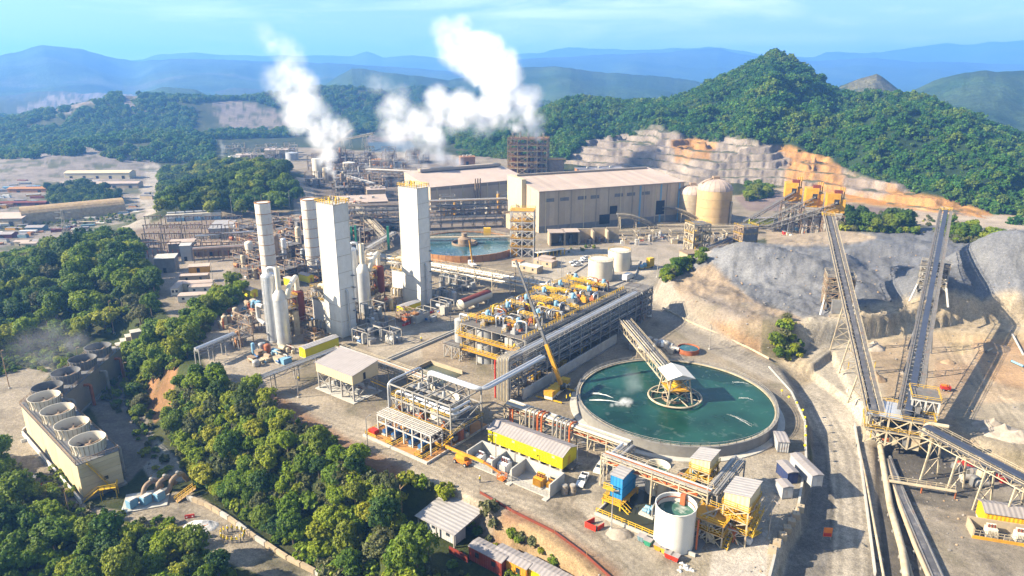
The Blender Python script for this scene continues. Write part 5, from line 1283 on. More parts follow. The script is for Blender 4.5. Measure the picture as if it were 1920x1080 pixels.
def build_front_racks():
    a = LP(948,757,6.4); b = LP(1184,828,6.4); c = LP(1150,872,6.4); e = LP(1336,925,6.4)
    y1 = (a.y+b.y)/2; x1 = b.x; y2 = (c.y+e.y)/2; x3 = e.x
    t = pthing('pipe_rack', 'sunlit pipe bridge with rusty trays behind the yellow office', 'pipe rack', a.x, y1)
    pipe_rack(t, [(0,0),(x1-a.x,0)], 6.4, 3.4, 9, 5.5, 1, mat='steel_cream', pmats=('pipe','steel_cream','pipe','pipe_bright'), seed=3, r=.2)
    for k in range(5): slab(t, 'orange_tray', 1+k*6.2, -1.2, 4.9, 6.2+k*6.2, 1.2, 5.0, 'pipe_orange')
    R = random.Random(4)
    for k in range(10):   # drop loops over the edge
        x = 7.5 + k*1.25 + (k > 4)*2.2; part(t, 'drop_pipe', MB().tube(bend([(x,1.2,6.7),(x,-.6,7.4+.1*(k%3)),(x,-2.3,7.2),(x,-2.3,.5)], .9, 4), .26, 8), R.choice(('pipe','pipe','steel_cream','pipe_orange')), True)
    for x in (2.0, 2.9): part(t, 'orange_riser', MB().tube([(x,-1.9,.3),(x,-1.9,6.0)], .22, 8), 'pipe_orange', True)
    t = pthing('pipe_rack', 'short pipe bridge turning from the yellow office to the tank yard', 'pipe rack', x1, y1)
    pipe_rack(t, [(0,0),(0,y2-y1)], 6.2, 3.0, 6, 5, 1, mat='steel', seed=5, r=.24)
    t = pthing('pipe_rack', 'pipe bridge crossing above the big white open tank', 'pipe rack', x1-1.5, y2)
    pipe_rack(t, [(0,0),(x3-x1+1.5,0)], 7.6, 3.0, 6, 6, 1, dz=1.6, mat='steel_cream', seed=6, r=.17, rails='steel_cream')
    slab(t, 'orange_tray', 1, -1, 5.9, x3-x1-1, 1, 6.0, 'pipe_orange')
    t = pthing('pipe_rack', 'pipe bridge between the tank yard and the cabin tower', 'pipe rack', x3, y2)
    pipe_rack(t, [(0,0),(0,17)], 7.2, 3.0, 6, 5.5, 1, mat='steel', seed=7, r=.24)
    # left racks
    a = LP(466,718,5.5); b = LP(632,650,5.5); c = LP(812,708,5.5); x = (a.x+b.x)/2
    t = pthing('pipe_rack', 'low dark pipe bridge from the wood edge to the stilt shed', 'pipe rack', x, a.y)
    pipe_rack(t, [(0,0),(0,b.y-a.y)], 5.5, 2.4, 6, 7.5, 1, mat='steel', seed=8, r=.18)
    t = pthing('pipe_rack', 'pipe bridge running behind the stilt shed', 'pipe rack', x, b.y)
    pipe_rack(t, [(0,0),(c.x-x,0)], 5.5, 2.6, 6, 7.5, 1, mat='steel_cream', seed=9, r=.2, rails='steel_cream')
    # bundle tower with risers
    q = LP(945,752); t = pthing('riser_tower', 'steel tower of bent riser pipes left of the crane', 'pipe tower', q.x, q.y)
    frame_tower(t, -2.2, 0, 2.2, 4.2, [4,8,12.2], 2, 2, 'steel', .34, .2, None, None, 'x')
    for k in range(8): part(t, 'riser_pipe', MB().tube(bend([(-2+.55*k,-.4,.3),(-2+.55*k,-.4,13.2+.15*k),(-2+.55*k,6,13.2+.15*k)], 1.2, 4), .2, 8), ('steel_cream','pipe')[k%2], True)
    part(t, 'red_riser', MB().tube([(-3.2,0,.2),(-3.2,0,12)], .25, 8), 'red', True)
build_front_racks()

def build_tank_yard():
    A = LP(1116,967); B = LP(1306,1041); L = B.x-A.x; y0 = (A.y+B.y)/2; x0 = A.x
    t = pthing('bund', 'flooded concrete bund floor with yellow guard rail below the white tank', 'bund', x0, y0)
    slab(t, 'bund_floor', 0, 0, 0, L, 19, .12, 'concrete_dark'); slab(t, 'bund_wall', -.3, -.35, 0, L, 0, .75, 'concrete'); slab(t, 'bund_wall', -.35, 0, 0, 0, 19, .6, 'concrete')
    slab(t, 'pool', .3, .3, .13, L*.62, 14, .2, 'slurry')
    q = MB(); rail(q, [(0,-.15,.7),(L*.9,-.15,.7)], 1.1, 1.5, .12); stuff(t, 'guard_rail', q, 'yellow')
    # white open tank
    c = LP(1268,946,9.0); s = mpp(P(1268,946,9.0)); r = 37.5/s
    a = pthing('open_tank', 'big white open topped tank of churning green water', 'tank', c.x, c.y, .12)
    tank(a, 0, 0, 0, r, 9.0, 'white_paint', 'open', n=48, ladder=False, bands=1, water='water_green')
    part(a, 'overflow_box', MB().box(-.5, r-.9, 6.2, .5, r-.1, 9.4), 'pipe_rust'); part(a, 'inner_ring', MB().tube([((r-.25)*math.cos(u),(r-.25)*math.sin(u),8.2) for u in np.linspace(0,2*PI,33)], .1, 5), 'pipe_rust', True)
    part(a, 'orange_riser', MB().tube([(r+.6,.6,.1),(r+.6,.6,7)], .2, 8), 'pipe_orange', True)
    # blue containers
    B0 = LP(1165,951)
    for k in range(2):
        container('shipping_container', ('upper of the two stacked bright blue containers','lower of the two stacked bright blue containers')[1-k], 'container', GM @ Vector((B0.x-2.9,B0.y,1.6+k*2.75)), GA, 2.9, 6.2, 2.7, 'blue', 'grey_roof_y' if k else None, 'stacked blue containers', doors=False)
    t = pthing('access_platform', 'yellow railed platform under the blue containers', 'platform', B0.x-2.9, B0.y)
    frame_tower(t, -.8, -1.6, 3.4, 6.6, [1.3], 2, 3, 'yellow', .3, .2, 'amber', None, None); q = MB(); rail(q, [(-.8,6.6,1.4),(-.8,-1.6,1.4),(3.4,-1.6,1.4)], 1.2, 1.2, .13); rail(q, [(-1.0,-1.2,4.2),(1.2,-1.2,4.2)], 1.2, 1.2, .13); stuff(t, 'guard_rail', q, 'yellow'); stairs(t, (3.6,-1.2,1.4), (5.6,-1.2,.1)); slab(t, 'upper_landing', -1.2,-1.4,4.0,1.4,-.1,4.12,'yellow')
    # rear tanks
    for (px, py, z, w, lab, mt) in ((1234,873,6.5,44,'cream open tank of green water behind the pipe bridge','tank_cream'), (1301,893,5.0,58,'wide brown rimmed open tank under a yellow bridge','tank_grey')):
        c = LP(px,py,z); r = w/2/mpp(P(px,py,z)); a = pthing('open_tank', lab, 'tank', c.x, c.y)
        tank(a, 0, 0, 0, r, z, mt, 'open', n=40, ladder=False, bands=2, water='water_green' if z > 6 else 'slurry')
        if z < 6:
            slab(a, 'bridge', -1.2,-r,z+.2,1.2,r+1,z+.45,'yellow'); q = MB(); rail(q, [(-1.2,-r,z+.45),(-1.2,r,z+.45)], 1.1, 1.2, .13); rail(q, [(1.2,-r,z+.45),(1.2,r,z+.45)], 1.1, 1.2, .13); stuff(a, 'guard_rail', q, 'yellow')
            part(a, 'mixer_motor', MB().lathe([(.5,z+.4),(.5,z+1.6),(.25,z+2)], 10), 'blue_light', True)
    # equipment between
    R = random.Random(5); e = LP(1215,965)
    for k, (dx, dy, nm) in enumerate(((0,0,'pump skid with grey blue pumps on the wet floor left of the white tank'),(2.5,3.4,'pump skid deeper in the wet yard beside the bridge post'))):
        t = pthing('pump_skid', nm, 'pump skid', e.x+dx, e.y+dy, .2)
        slab(t, 'skid', -1.6,-1.4,0,1.8,1.6,.4,'concrete'); motor(t, -.2,-.6,.4,.7,'blue_light'); motor(t, -.2,.8,.4,.7,'blue_light'); part(t, 'manifold', MB().tube(bend([(1.4,-1,.6),(1.4,-1,3),(1.4,2.6,3),(1.4,2.6,.4)], .7), .2, 8), 'pipe', True)
    q = LP(1196,905); t = pthing('wall_panel', 'stained white concrete panel wall behind the blue containers', 'wall', q.x, q.y); slab(t, 'panel', 2,0,0,8,.4,4.6,'white_paint'); slab(t, 'capping', 1.9,-.1,4.6,8.1,.5,4.8,'steel_cream')
    # cabins on towers
    for (px, py, zt, sx, sy, hh, lab) in ((1322,862,9.0,4.2,5.4,3.0,'small cream cabin with ribbed roof above the yellow bridge tank'), (1392,925,9.6,5.0,6.6,3.4,'cream cabin on a tall stair tower by the stacked tank yard')):
        c = LP(px,py,zt); t = pthing('control_cabin', lab, 'cabin', c.x, c.y)
        gable(t, -sx/2, -sy/2, sx/2, sy/2, zt-hh/2, hh*.8, .9, 'cream_wall', 'grey_roof_y', 'y', .25, shed=True)
        frame_tower(t, -sx/2, -sy/2, sx/2, sy/2, list(np.linspace(2.6, zt-hh/2, 3)), 2, 2, 'steel_cream', .32, .2, 'amber', 'yellow', 'x')
        for k in range(2): stairs(t, (sx/2+.8, sy/2-k*sy, .1+k*2.7), (sx/2+.8, -sy/2+k*sy, 2.8+k*2.7))
        stairs(t, (-sx/2-.8, -sy/2, .1), (-sx/2-.8, sy/2, 3)); R = random.Random(px)
        for k in range(6): part(t, 'loop_pipe', MB().tube(bend([(R.uniform(-2,2),-sy/2-.6,.4),(R.uniform(-2,2),-sy/2-.6,R.uniform(3,6)),(-sx/2-2.4,-sy/2-.6-R.uniform(0,1.5),R.uniform(3,6)),(-sx/2-2.4,-sy/2-1.6,.4)], .7), .16, 7), R.choice(('pipe','steel_cream','pipe_rust')), True)
    q = LP(1336,1010); t = pthing('valve_skid', 'yellow railed valve and pump platform at the tank yard corner', 'skid', q.x, q.y)
    frame_tower(t, -3.5, -2, 2.5, 3, [2.6, 5.0], 3, 2, 'steel_cream', .25, .18, 'amber', 'yellow', 'x'); R = random.Random(8)
    for k in range(9): part(t, 'bent_pipe', MB().tube(bend([(R.uniform(-3,2),-1.8,.4),(R.uniform(-3,2),-1.6,R.uniform(3,6.4)),(R.uniform(-3,2),2.4,R.uniform(3,6.4)),(R.uniform(-3,2),3.2,.4)], .7), .17, 7), R.choice(('pipe','pipe_bright','steel_cream')), True)
    stairs(t, (3.2,-2,.1), (3.2,3,2.7)); motor(t, -1.5,0,2.8,.8,'tank_grey'); motor(t, .8,1,2.8,.8,'tank_grey')
    q = LP(1403,1018); o = pthing('bulk_bag', 'single white bulk bag standing beside the cabin tower', 'bag', q.x, q.y); part(o, 'bag', MB().add([(-.6,-.6,0),(.6,-.6,0),(.6,.6,0),(-.6,.6,0),(-.7,-.7,.6),(.7,-.7,.6),(.7,.7,.6),(-.7,.7,.6),(-.5,-.5,1.25),(.5,-.5,1.25),(.5,.5,1.25),(-.5,.5,1.25)], [(3,2,1,0),(8,9,10,11)]+[(i,(i+1)%4,(i+1)%4+4,i+4) for i in range(4)]+[(i+4,(i+1)%4+4,(i+1)%4+8,i+8) for i in range(4)]), 'white', True)
    # skips
    for k, (px, py, mt, lab) in enumerate(((1203,1014,'container_teal','grey green waste skip first in the row'),(1215,1022,'green','green waste skip second in the row'),(1234,1031,'amber','amber waste skip left of the pair'),(1247,1037,'yellow','yellow waste skip right of the pair'),(1254,1046,'red','red waste skip nearer the row of yellow ones'),(1266,1051,'red','red waste skip at the right end of the row'))):
        t = thing('waste_skip', lab+' along the bund wall' if k < 2 else lab, 'skip', g(px,py), GA, 'waste skips along the bund wall')
        part(t, 'bin', MB().add([(-.55,-.5,.1),(.55,-.5,.1),(.55,.5,.1),(-.55,.5,.1),(-.8,-.65,1.2),(.8,-.65,1.2),(.8,.65,1.3),(-.8,.65,1.3)], [(3,2,1,0),(4,5,6,7),(0,1,5,4),(1,2,6,5),(2,3,7,6),(3,0,4,7)]), mt); slab(t, 'lid', -.85,-.7,1.3,.85,.7,1.38,'grey_roof'); 
        for e in (-.5,.5): wheel(t, e, -.45, .12, .12, .1)
    t = thing('broken_barrier', 'red steel ramp pieces tipped on the gravel by the bund corner', 'barrier', g(1112,988), GA)
    q = MB().add([(-1.4,-1,0),(1.2,-1,0),(1.2,-.9,1.3),(-1.4,-.9,1.3),(-1.4,-1.1,0),(1.2,-1.1,0),(1.2,-1.0,1.3),(-1.4,-1.0,1.3)], [(0,1,2,3),(7,6,5,4),(0,4,5,1),(1,5,6,2),(2,6,7,3),(3,7,4,0)]); part(t, 'front_panel', q, 'red'); bar(t, 'side_panel', (-1.4,-1,.6), (-.6,1.6,.6), .15, 'red', 1.2); bar(t, 'rear_panel', (1.4,-.6,.5), (1.8,1.4,.5), .15, 'red', 1.0); slab(t, 'floor_plate', -1,-.8,.02,1,1.2,.15,'steel_brown')
    pile('gravel_heap', 'small grey gravel heap in front of the bund rail', g(1162,1002), 3.2, 2.2, 1.5, 'rubble', 3)
    for k in range(12):
        R = random.Random(k); p = g(1285+R.uniform(-16,16), 1062+R.uniform(-8,10)); pile('rubble_piece', 'broken pale concrete lumps beside the last red skip', p, R.uniform(.3,.7), R.uniform(.3,.6), R.uniform(.3,.6), 'gravel_white', k, 'rubble', 8)['group'] = 'broken concrete lumps by the skips'
    lamp_post('bare light pole rising from the bund edge by the blue containers', g(1146,993), 9, .6)
    lamp_post('lamp post beside the yellow office landing', g(1082,876), 6.5, 1.0)
    for k, (x, y) in enumerate(((1137,858),(1142,862),(1146,856),(1139,850))): person(('person with white helmet nearest the pipe bridge post','person with white helmet in front of the small group','person in yellow vest at the right of the small group','person with helmet standing at the back of the small group')[k], g(x,y), k*1.7, 'white', 'people under the pipe bridge')
    for k, (x, y) in enumerate(((1062,752),(1069,749))): person(('person in yellow vest walking by the crane, nearer the wall','person in yellow vest walking by the crane, nearer the pond')[k], g(x,y), k, 'yellow', 'people by the crane')
    for k, (x, y) in enumerate(((655,745),(790,640),(900,905),(1060,545),(1418,960),(725,815),(560,715))): person('person in yellow vest '+('standing before the stilt shed','crossing the pale yard','beside the boom lift','on the tank road','below the cabin tower','left of the pump station','on the gravel near the low pipe bridge')[k], g(x,y), k*1.3, 'white', 'people about the plant')
    for k, (x, y) in enumerate(((560,745),(690,845),(845,612),(930,880),(1330,655),(1440,1010))): lamp_post(('lamp post at the bend of the gravel road','lamp post left of the pump station','lamp post by the trench in the pale yard','lamp post beside the concrete bays','lamp post on the curved road above the pond','lamp post near the concrete blocks')[k], g(x,y), 9, 1.2, rz=k)
    # container cluster
    c = [((1457,848),(1500,852),2.6,5.2,'container_grey','grey_roof','white roofed container at the back of the pad edge group'), ((1480,872),(1500,874),9.5,2.6,'container_grey','grey_roof','long grey roofed container nearest the retaining wall'), ((1455,886),(1470,888),5.0,2.4,'container_navy','grey_roof','navy blue container with pale roof in the pad edge group'), ((1453,922),(1467,924),3.0,2.4,'container_grey','grey_roof','small low grey container in the pad edge group')]
    for (a, b, L, Wd, mt, rf, lab) in c:
        p = P(*a); container('site_container', lab, 'container', p, math.radians(-82 if L > Wd else -8), L, Wd, 2.9, mt, rf, 'containers at the pad edge')
    R = random.Random(3)
    for k in range(7):
        p = P(1500-k*8.2-(k>4)*3, 958+k*13.0); o = thing('concrete_block', 'pale square concrete block in the row along the pad edge', 'block', p, R.uniform(1.1,1.4), 'concrete blocks along the pad edge'); part(o, 'block_body', MB().box(-.75,-.75,0,.75,.75,1.3), 'concrete_tan'); slab(o, 'lifting_eye', -.15,-.05,1.3,.15,.05,1.45,'steel_dark')
    t = thing('road_sign', 'small orange and white warning sign board beside the haul road', 'sign', g(1550,1012), math.radians(-95)); slab(t, 'board', -.05,-.9,.8,.05,.9,3.0,'orange'); slab(t, 'lower_board', -.06,-.8,.9,.07,.8,1.7,'red'); 
    for e in (-.8,.8): slab(t, 'post', -.12,e-.06,0,-.05,e+.06,2.6,'steel')
    # retaining wall along the pad edge with yellow topped posts
    pts = [(1385,640),(1440,688),(1482,735),(1507,790),(1509,860),(1494,950),(1450,1040),(1435,1100)]
    w = [P(*p) for p in pts]; t = thing('retaining_wall', 'curved concrete retaining wall at the edge of the round pond pad', 'wall', w[2])
    for k in range(1, len(w)-1):
        a = w[k]-w[2]+Vector((.3,0,0)); b = w[k+1]-w[2]+Vector((.3,0,0)); a.z = b.z = -2.0; bar(t, 'wall_panel', a, b, .5, 'concrete', 4.6)
    lab = ['first','second','third','fourth','fifth','sixth','seventh','eighth']
    for k, p in enumerate(((1465,742),(1478,754),(1493,765),(1504,779),(1508,793),(1510,810),(1509,827),(1508,846))):
        o = thing('marker_post', lab[k]+' yellow topped marker post along the pond pad edge, from the far end', 'post', P(*p), 0, 'marker posts along the pond pad edge'); part(o, 'pole', MB().tube([(0,0,0),(0,0,1.5)], .08, 6), 'steel', True); part(o, 'cap', MB().lathe([(.1,1.4),(.32,1.5),(.32,1.9),(.1,2.0)], 8), 'yellow_lemon', True)
build_tank_yard()
# ================================================================== process equipment clutter
# ================================================================== round pond (thickener)
def build_thickener():
    c = Vector((46.3, 176.5, 0)); R = 27.3
    t = thing('thickener', 'huge round thickener pond of teal water with concrete wall', 'thickener', c)
    prof = [(R+.6,-.5),(R+.6,3.2),(R,3.2),(R,1.0)]
    part(t, 'tank_wall', MB().lathe(prof, 96, cap=False), 'concrete_dark', True)
    part(t, 'water', MB().lathe([(.01,2.6),(R+.02,2.6)], 96, cap=False), 'water_teal')
    part(t, 'launder', MB().lathe([(R-.1,2.75),(R-.1,3.05),(R-.5,3.05),(R-.5,2.75)], 96, cap=False), 'steel_cream', True)
    q = MB(); ring = [((R+.3)*math.cos(a),(R+.3)*math.sin(a),3.2) for a in np.linspace(0,2*PI,73)[:-1]]; rail(q, ring, 1.0, 9, .07, closed=True); stuff(t, 'rim_rail', q, 'steel')
    part(t, 'base_ring', MB().lathe([(R+2.4,-.2),(R+2.4,.25),(R+.6,.25)], 96, cap=False), 'concrete', True)
    # bridge and drive house
    s = P(1172,600,8.5) - c; s.z = 8.0; e = Vector((0,0,8.0)); d = (e-s).normalized(); sd = Vector((-d.y,d.x,0))*1.9
    fr = MB(); n = 26
    for o in (-1, 1):
        for z in (0, -2.4): bar(t, 'bridge_chord', s+sd*o+Vector((0,0,z)), e+sd*o+Vector((0,0,z)), .3, 'steel_cream')
        for k in range(n):
            a = s+(e-s)*k/n+sd*o; b = s+(e-s)*(k+1)/n+sd*o; lo = Vector((0,0,-2.4)); fr.beam(a+(lo if k%2 else Vector()), b+(Vector() if k%2 else lo), .15)
    for k in range(n): a = s+(e-s)*k/n; fr.beam(a-sd, a+sd, .14)
    stuff(t, 'bridge_lattice', fr, 'steel_cream')
    for k in range(4): part(t, 'bridge_pipe', MB().tube([s+sd*(-.8+.5*k)+Vector((0,0,.35)), e+sd*(-.8+.5*k)+Vector((0,0,.35))], .22, 8), ('pipe_bright','steel_cream','pipe','belt')[k], True)
    for o in (-1, 1):
        q = MB(); rail(q, [s+sd*o*1.1, e+sd*o*1.1], 1.1, 2.4, .08); stuff(t, 'bridge_rail', q, 'steel_cream')
    m = s+(e-s)*.42
    for o in (-1, 1): bar(t, 'bridge_leg', m+sd*o*1.2-Vector((0,0,8.3)), m+sd*o-Vector((0,0,2.2)), .4, 'steel_cream')
    an = math.atan2(d.y, d.x); h = thing('tmp', '', '', (0,0,0)); bpy.data.objects.remove(h)
    pv = bpy.data.objects.new('drive_house', None); COL.objects.link(pv); pv.parent = t; pv.rotation_euler = (0,0,an); pv.location = (0,0,0)
    for x in (-3, 3):
        for y in (-2.6, 2.6): bar(pv, 'column', (x*1.35,y*1.4,2.6), (x,y,10.2), .34, 'steel_cream')
    q = MB()
    for z0, z1 in ((3,6.4),(6.4,10)):
        for y in (-2.7,2.7): xbrace(q, (-3.1,y), (3.1,y), z0, z1, .18)
        for x in (-3.1,3.1): xbrace(q, (x,-2.7), (x,2.7), z0, z1, .18)
    stuff(pv, 'bracing', q, 'steel_cream'); slab(pv, 'drive_deck', -3.4,-3,6.2,3.4,3,6.4,'amber'); part(pv, 'rake_drive', MB().lathe([(1.6,6.4),(1.6,7.2),(.8,7.6),(.8,9)], 16), 'yellow', True)
    gable(pv, -4, -3.6, 4, 3.6, 10.2, .15, 1.2, 'steel_white', 'white_paint', 'x', .3, wallname='roof_frame')
    part(t, 'feed_ring', MB().tube([(7.4*math.cos(a),7.4*math.sin(a),3.4) for a in np.linspace(0,2*PI,41)], .28, 6), 'steel_cream', True); part(t, 'inner_ring', MB().tube([(6.6*math.cos(a),6.6*math.sin(a),2.9) for a in np.linspace(0,2*PI,41)], .16, 6), 'steel_cream', True)
    for k in range(8): a = k*PI/4+.3; bar(t, 'ring_strut', (2.5*math.cos(a),2.5*math.sin(a),3.6), (7.4*math.cos(a),7.4*math.sin(a),3.4), .2, 'steel_cream')
    part(t, 'feed_well', MB().lathe([(3.6,1.6),(3.6,3.4),(3.4,3.4),(3.4,1.6)], 32, cap=False), 'steel_brown', True)
    # water sprays
    for k, (px, py, L, a0) in enumerate(((1165,757,9,2.9),(1150,748,7,2.6),(1405,722,5,2.8),(1412,752,4,2.7),(1362,778,8,-.9))):
        p = P(px, py, 2.7); o = thing('water_spray', ('bright white foaming water jet at the left of the round pond','thin upper water jet at the left of the round pond','thin water jet by the far right rim of the round pond','short water jet near the right rim of the round pond','long water jet in the lower right of the round pond')[k], 'water jet', p, a0, 'water jets in the round pond')
        q = MB(); rr = random.Random(k)
        for j in range(5): q.tube([(0,0,.3),(L*.35,rr.uniform(-.3,.3),.6),(L*.7,rr.uniform(-.6,.6),.5),(L,rr.uniform(-1,1),.05)], [(.02 if k < 2 else .006)*w_ for w_ in (1,2,2.4,1)], 5)
        stuff(o, 'jet', q, 'white')
        if False:
            for j in range(26): a = rr.gauss(0,1); b = rr.gauss(0,.55); q2 = MB().lathe([(.9*rr.uniform(.4,1),-.1),(.6,.1),(.05,.22)], 8, (-1+a*1.6,b*1.4)); obj('foam_patch', q2.mesh('foam', 'white', True), o)
    # side equipment
    p = LP(1290,660); t = pthing('round_sump', 'small red rimmed round sump beside the pond', 'tank', p.x, p.y); tank(t, 0, 0, 0, 3.6, 1.6, 'pipe_rust', 'open', ladder=False, bands=1, water='water_dark')
    units([(1250,655,8,4,9),(1230,645,6,4,6),(1195,655,7,4,6)], 'pump_skid', 'pump and pipe skid at the shaded far rim of the round pond', 'pump skid', 'pump skids at the far pond rim', ('steel','pipe','tank_grey'), frames=0, h=(2,4))
build_thickener()

# ================================================================== leach tank block and rack wall
def build_leach():
    Z = 13.0
    t = pthing('leach_platform', 'long leach tank platform crowded with yellow walkways and pipes', 'platform', -140, 158)
    frame_tower(t, 0, 0, 26, 65, [4.5, 9, Z], 5, 11, 'steel', .32, .2, 'grating', None, 'x', 0, 3, decks=(2,))
    R = random.Random(2)
    for k in range(26):   # yellow walkway pieces at uneven heights
        y = R.uniform(.5,62); x = R.uniform(0,16); L = R.uniform(4,11); zz = Z+R.uniform(.6,2.6); q = MB(); rail(q, [(x,y,zz+.2),(x+L,y,zz+.2)], 1.1, 1.3, .12); rail(q, [(x,y+1.2,zz+.2),(x+L,y+1.2,zz+.2)], 1.1, 1.3, .12); stuff(t, 'walkway_rail', q, 'yellow'); slab(t, 'walkway', x, y, zz, x+L, y+1.2, zz+.12, 'grating')
    for x in (.2, 8.5, 17, 25): 
        q = MB(); rail(q, [(x,0,Z+.3),(x,65,Z+.3)], 1.15, 1.6, .13); stuff(t, 'edge_rail', q, 'yellow')
    for z in (4.6, 9.1):
        q = MB(); rail(q, [(-.3,-.3,z),(26,-.3,z)], 1.1, 1.6, .13); rail(q, [(-.3,-.3,z),(-.3,20,z)], 1.1, 1.6, .13); stuff(t, 'end_rail', q, 'yellow'); slab(t, 'end_walkway', -.4,-1.4,z-.1,26,.4,z,'amber')
    for k in range(70):
        x = R.uniform(1,24); y = R.uniform(1,63); a = R.choice((0,1)); L = R.uniform(2,5); hh = Z+R.uniform(1.5,4.2)
        q = [(x,y,Z),(x,y,hh),(x+L*a,y+L*(1-a),hh),(x+L*a,y+L*(1-a),Z)]; part(t, 'loop_pipe', MB().tube(bend(q, .9, 3), R.uniform(.16,.32), 7), R.choice(('pipe_bright','pipe','pipe_bright','steel_dark','yellow','steel','pipe_rust')), True)
    for k in range(60): x = R.uniform(1,24); y = R.uniform(1,62); part(t, 'gear_unit', MB().box(x-.9,y-.7,Z+.2,x+.9,y+.7,Z+1.3).box(x-.5,y-.4,Z+1.3,x+.5,y+.4,Z+2.2), R.choice(('steel','steel_dark','amber','pipe_rust','tank_grey')))
    stairs(t, (-1.6,-.5,.1), (-1.6,9,4.6)); stairs(t, (-1.6,9,4.6), (-1.6,-.5,9.2)); stairs(t, (-1.6,-.5,9.2), (-1.6,8,Z+.2))
    names = ['first','second','third','fourth','fifth','sixth']
    for i in range(2):
        for j in range(6):
            x = -140 + 7 + i*12.4; y = 158+5.4+j*10.8
            a = pthing('leach_tank', names[j]+(' grey leach tank of the left row under the yellow platform' if i == 0 else ' grey leach tank of the right row under the yellow platform'), 'tank', x, y, 0, 'leach tanks under the platform')
            tank(a, 0, 0, 0, 4.4 if i else 4.0, 11.6, 'tank_grey', 'flat', rim=False, ladder=False)
            m = pthing('agitator', names[j]+(' blue agitator motor in the left row on the yellow platform' if i == 0 else ' blue agitator motor in the right row on the yellow platform'), 'motor', x, y, Z+1.2, 'agitators on the leach platform')
            part(m, 'gearbox', MB().box(-1.1,-1,0,1.1,1,1.3), 'steel_dark'); part(m, 'motor_body', MB().lathe([(.6,1.3),(.75,1.5),(.75,3.0),(.5,3.3)], 12), 'blue_light', True); part(m, 'terminal_box', MB().box(.6,-.3,1.8,1.1,.3,2.5), 'blue_light')
    # end tank and stand
    a = pthing('end_tank', 'tall slim grey tank at the left end of the leach platform', 'tank', -143.5, 161.5); tank(a, 0, 0, 3, 1.9, 9.5, 'tank_grey', 'cone', rim=False); 
    for x in (-1.3,1.3):
        for y in (-1.3,1.3): bar(a, 'leg', (x,y,0), (x,y,3.2), .3, 'steel')
    part(a, 'loop_pipe', MB().tube(bend([(0,0,13),(0,0,14.6),(4,0,14.6),(4,0,12)], 1), .35, 8), 'pipe_bright', True)
    t = pthing('steel_stand', 'open steel stand in front of the slim grey tank', 'frame', -146.5, 156.5); frame_tower(t, 0, 0, 7, 4, [4.6], 3, 2, 'steel', .25, .18, 'grating', 'steel', 'x')
    # rack wall
    t = pthing('rack_wall', 'tall multi level pipe rack shading the lane above the round pond', 'pipe rack', -113, 143)
    pipe_rack(t, [(2,0),(2,92)], 4.0, 4.2, 7, 6.6, 4, 2.7, 'steel', ('pipe','pipe','steel_dark','pipe_bright'), False, .22, 12, rails='steel')
    q = MB()
    for k in range(14):
        for e in (0, 4.2): xbrace(q, (e-.1,k*6.57), (e-.1,k*6.57+6.57), 4, 12.1, .14, kind='/' if k%2 else 'v')
    stuff(t, 'side_bracing', q, 'steel')
    t = pthing('rack_wall', 'far end bay of the tall pipe rack beside the curved road', 'pipe rack', -118, 226)
    frame_tower(t, 0, 0, 9.5, 8.5, [3.2,6.4,9.4,12.4], 4, 3, 'steel', .3, .2, 'grating', 'steel', 'x'); clutter(t, .5, .5, 9, 8, 8, 5, h=10)
    # lower pump floor beneath rack
    units([(1000,705,6,5,8),(1040,680,6,5,8),(1080,655,6,5,8),(965,722,5,5,7)], 'pump_skid', 'pump skid in the deep shade under the tall pipe rack', 'pump skid', 'pump skids under the tall rack', ('steel','pipe','tank_grey','yellow'), frames=0, h=(2,4.5))
    w = pthing('retaining_wall', 'long pale concrete retaining wall behind the crane', 'wall', -106.4, 146)
    for k in range(11): slab(w, 'wall_panel', 0, k*5.1, 0, .45, k*5.1+5.06, 3.4, 'concrete')
    slab(w, 'footing', -.2, 0, 0, .9, 56.2, .3, 'concrete_dark')
    w = pthing('low_wall', 'concrete pit wall round the muddy sump by the pump station', 'wall', -146, 136)
    for a in ((0,0,14,.4,1.4),(0,0,.4,13,1.4),(0,13,14,13.4,1.4)): slab(w, 'wall_panel', a[0],a[1],0,a[2],a[3],a[4],'concrete_tan')
    slab(w, 'mud_pool', .4,.4,.05,14,13,.12,'slurry')
    w = pthing('pipe_trench', 'long low concrete trench across the pale yard', 'trench', -160, 138)
    for e in (0,1.3): slab(w, 'kerb', e, 0, 0, e+.35, 56, .7, 'concrete'); 
    slab(w, 'trench_floor', .35,0,.02,1.3,56,.1,'dark')
build_leach()

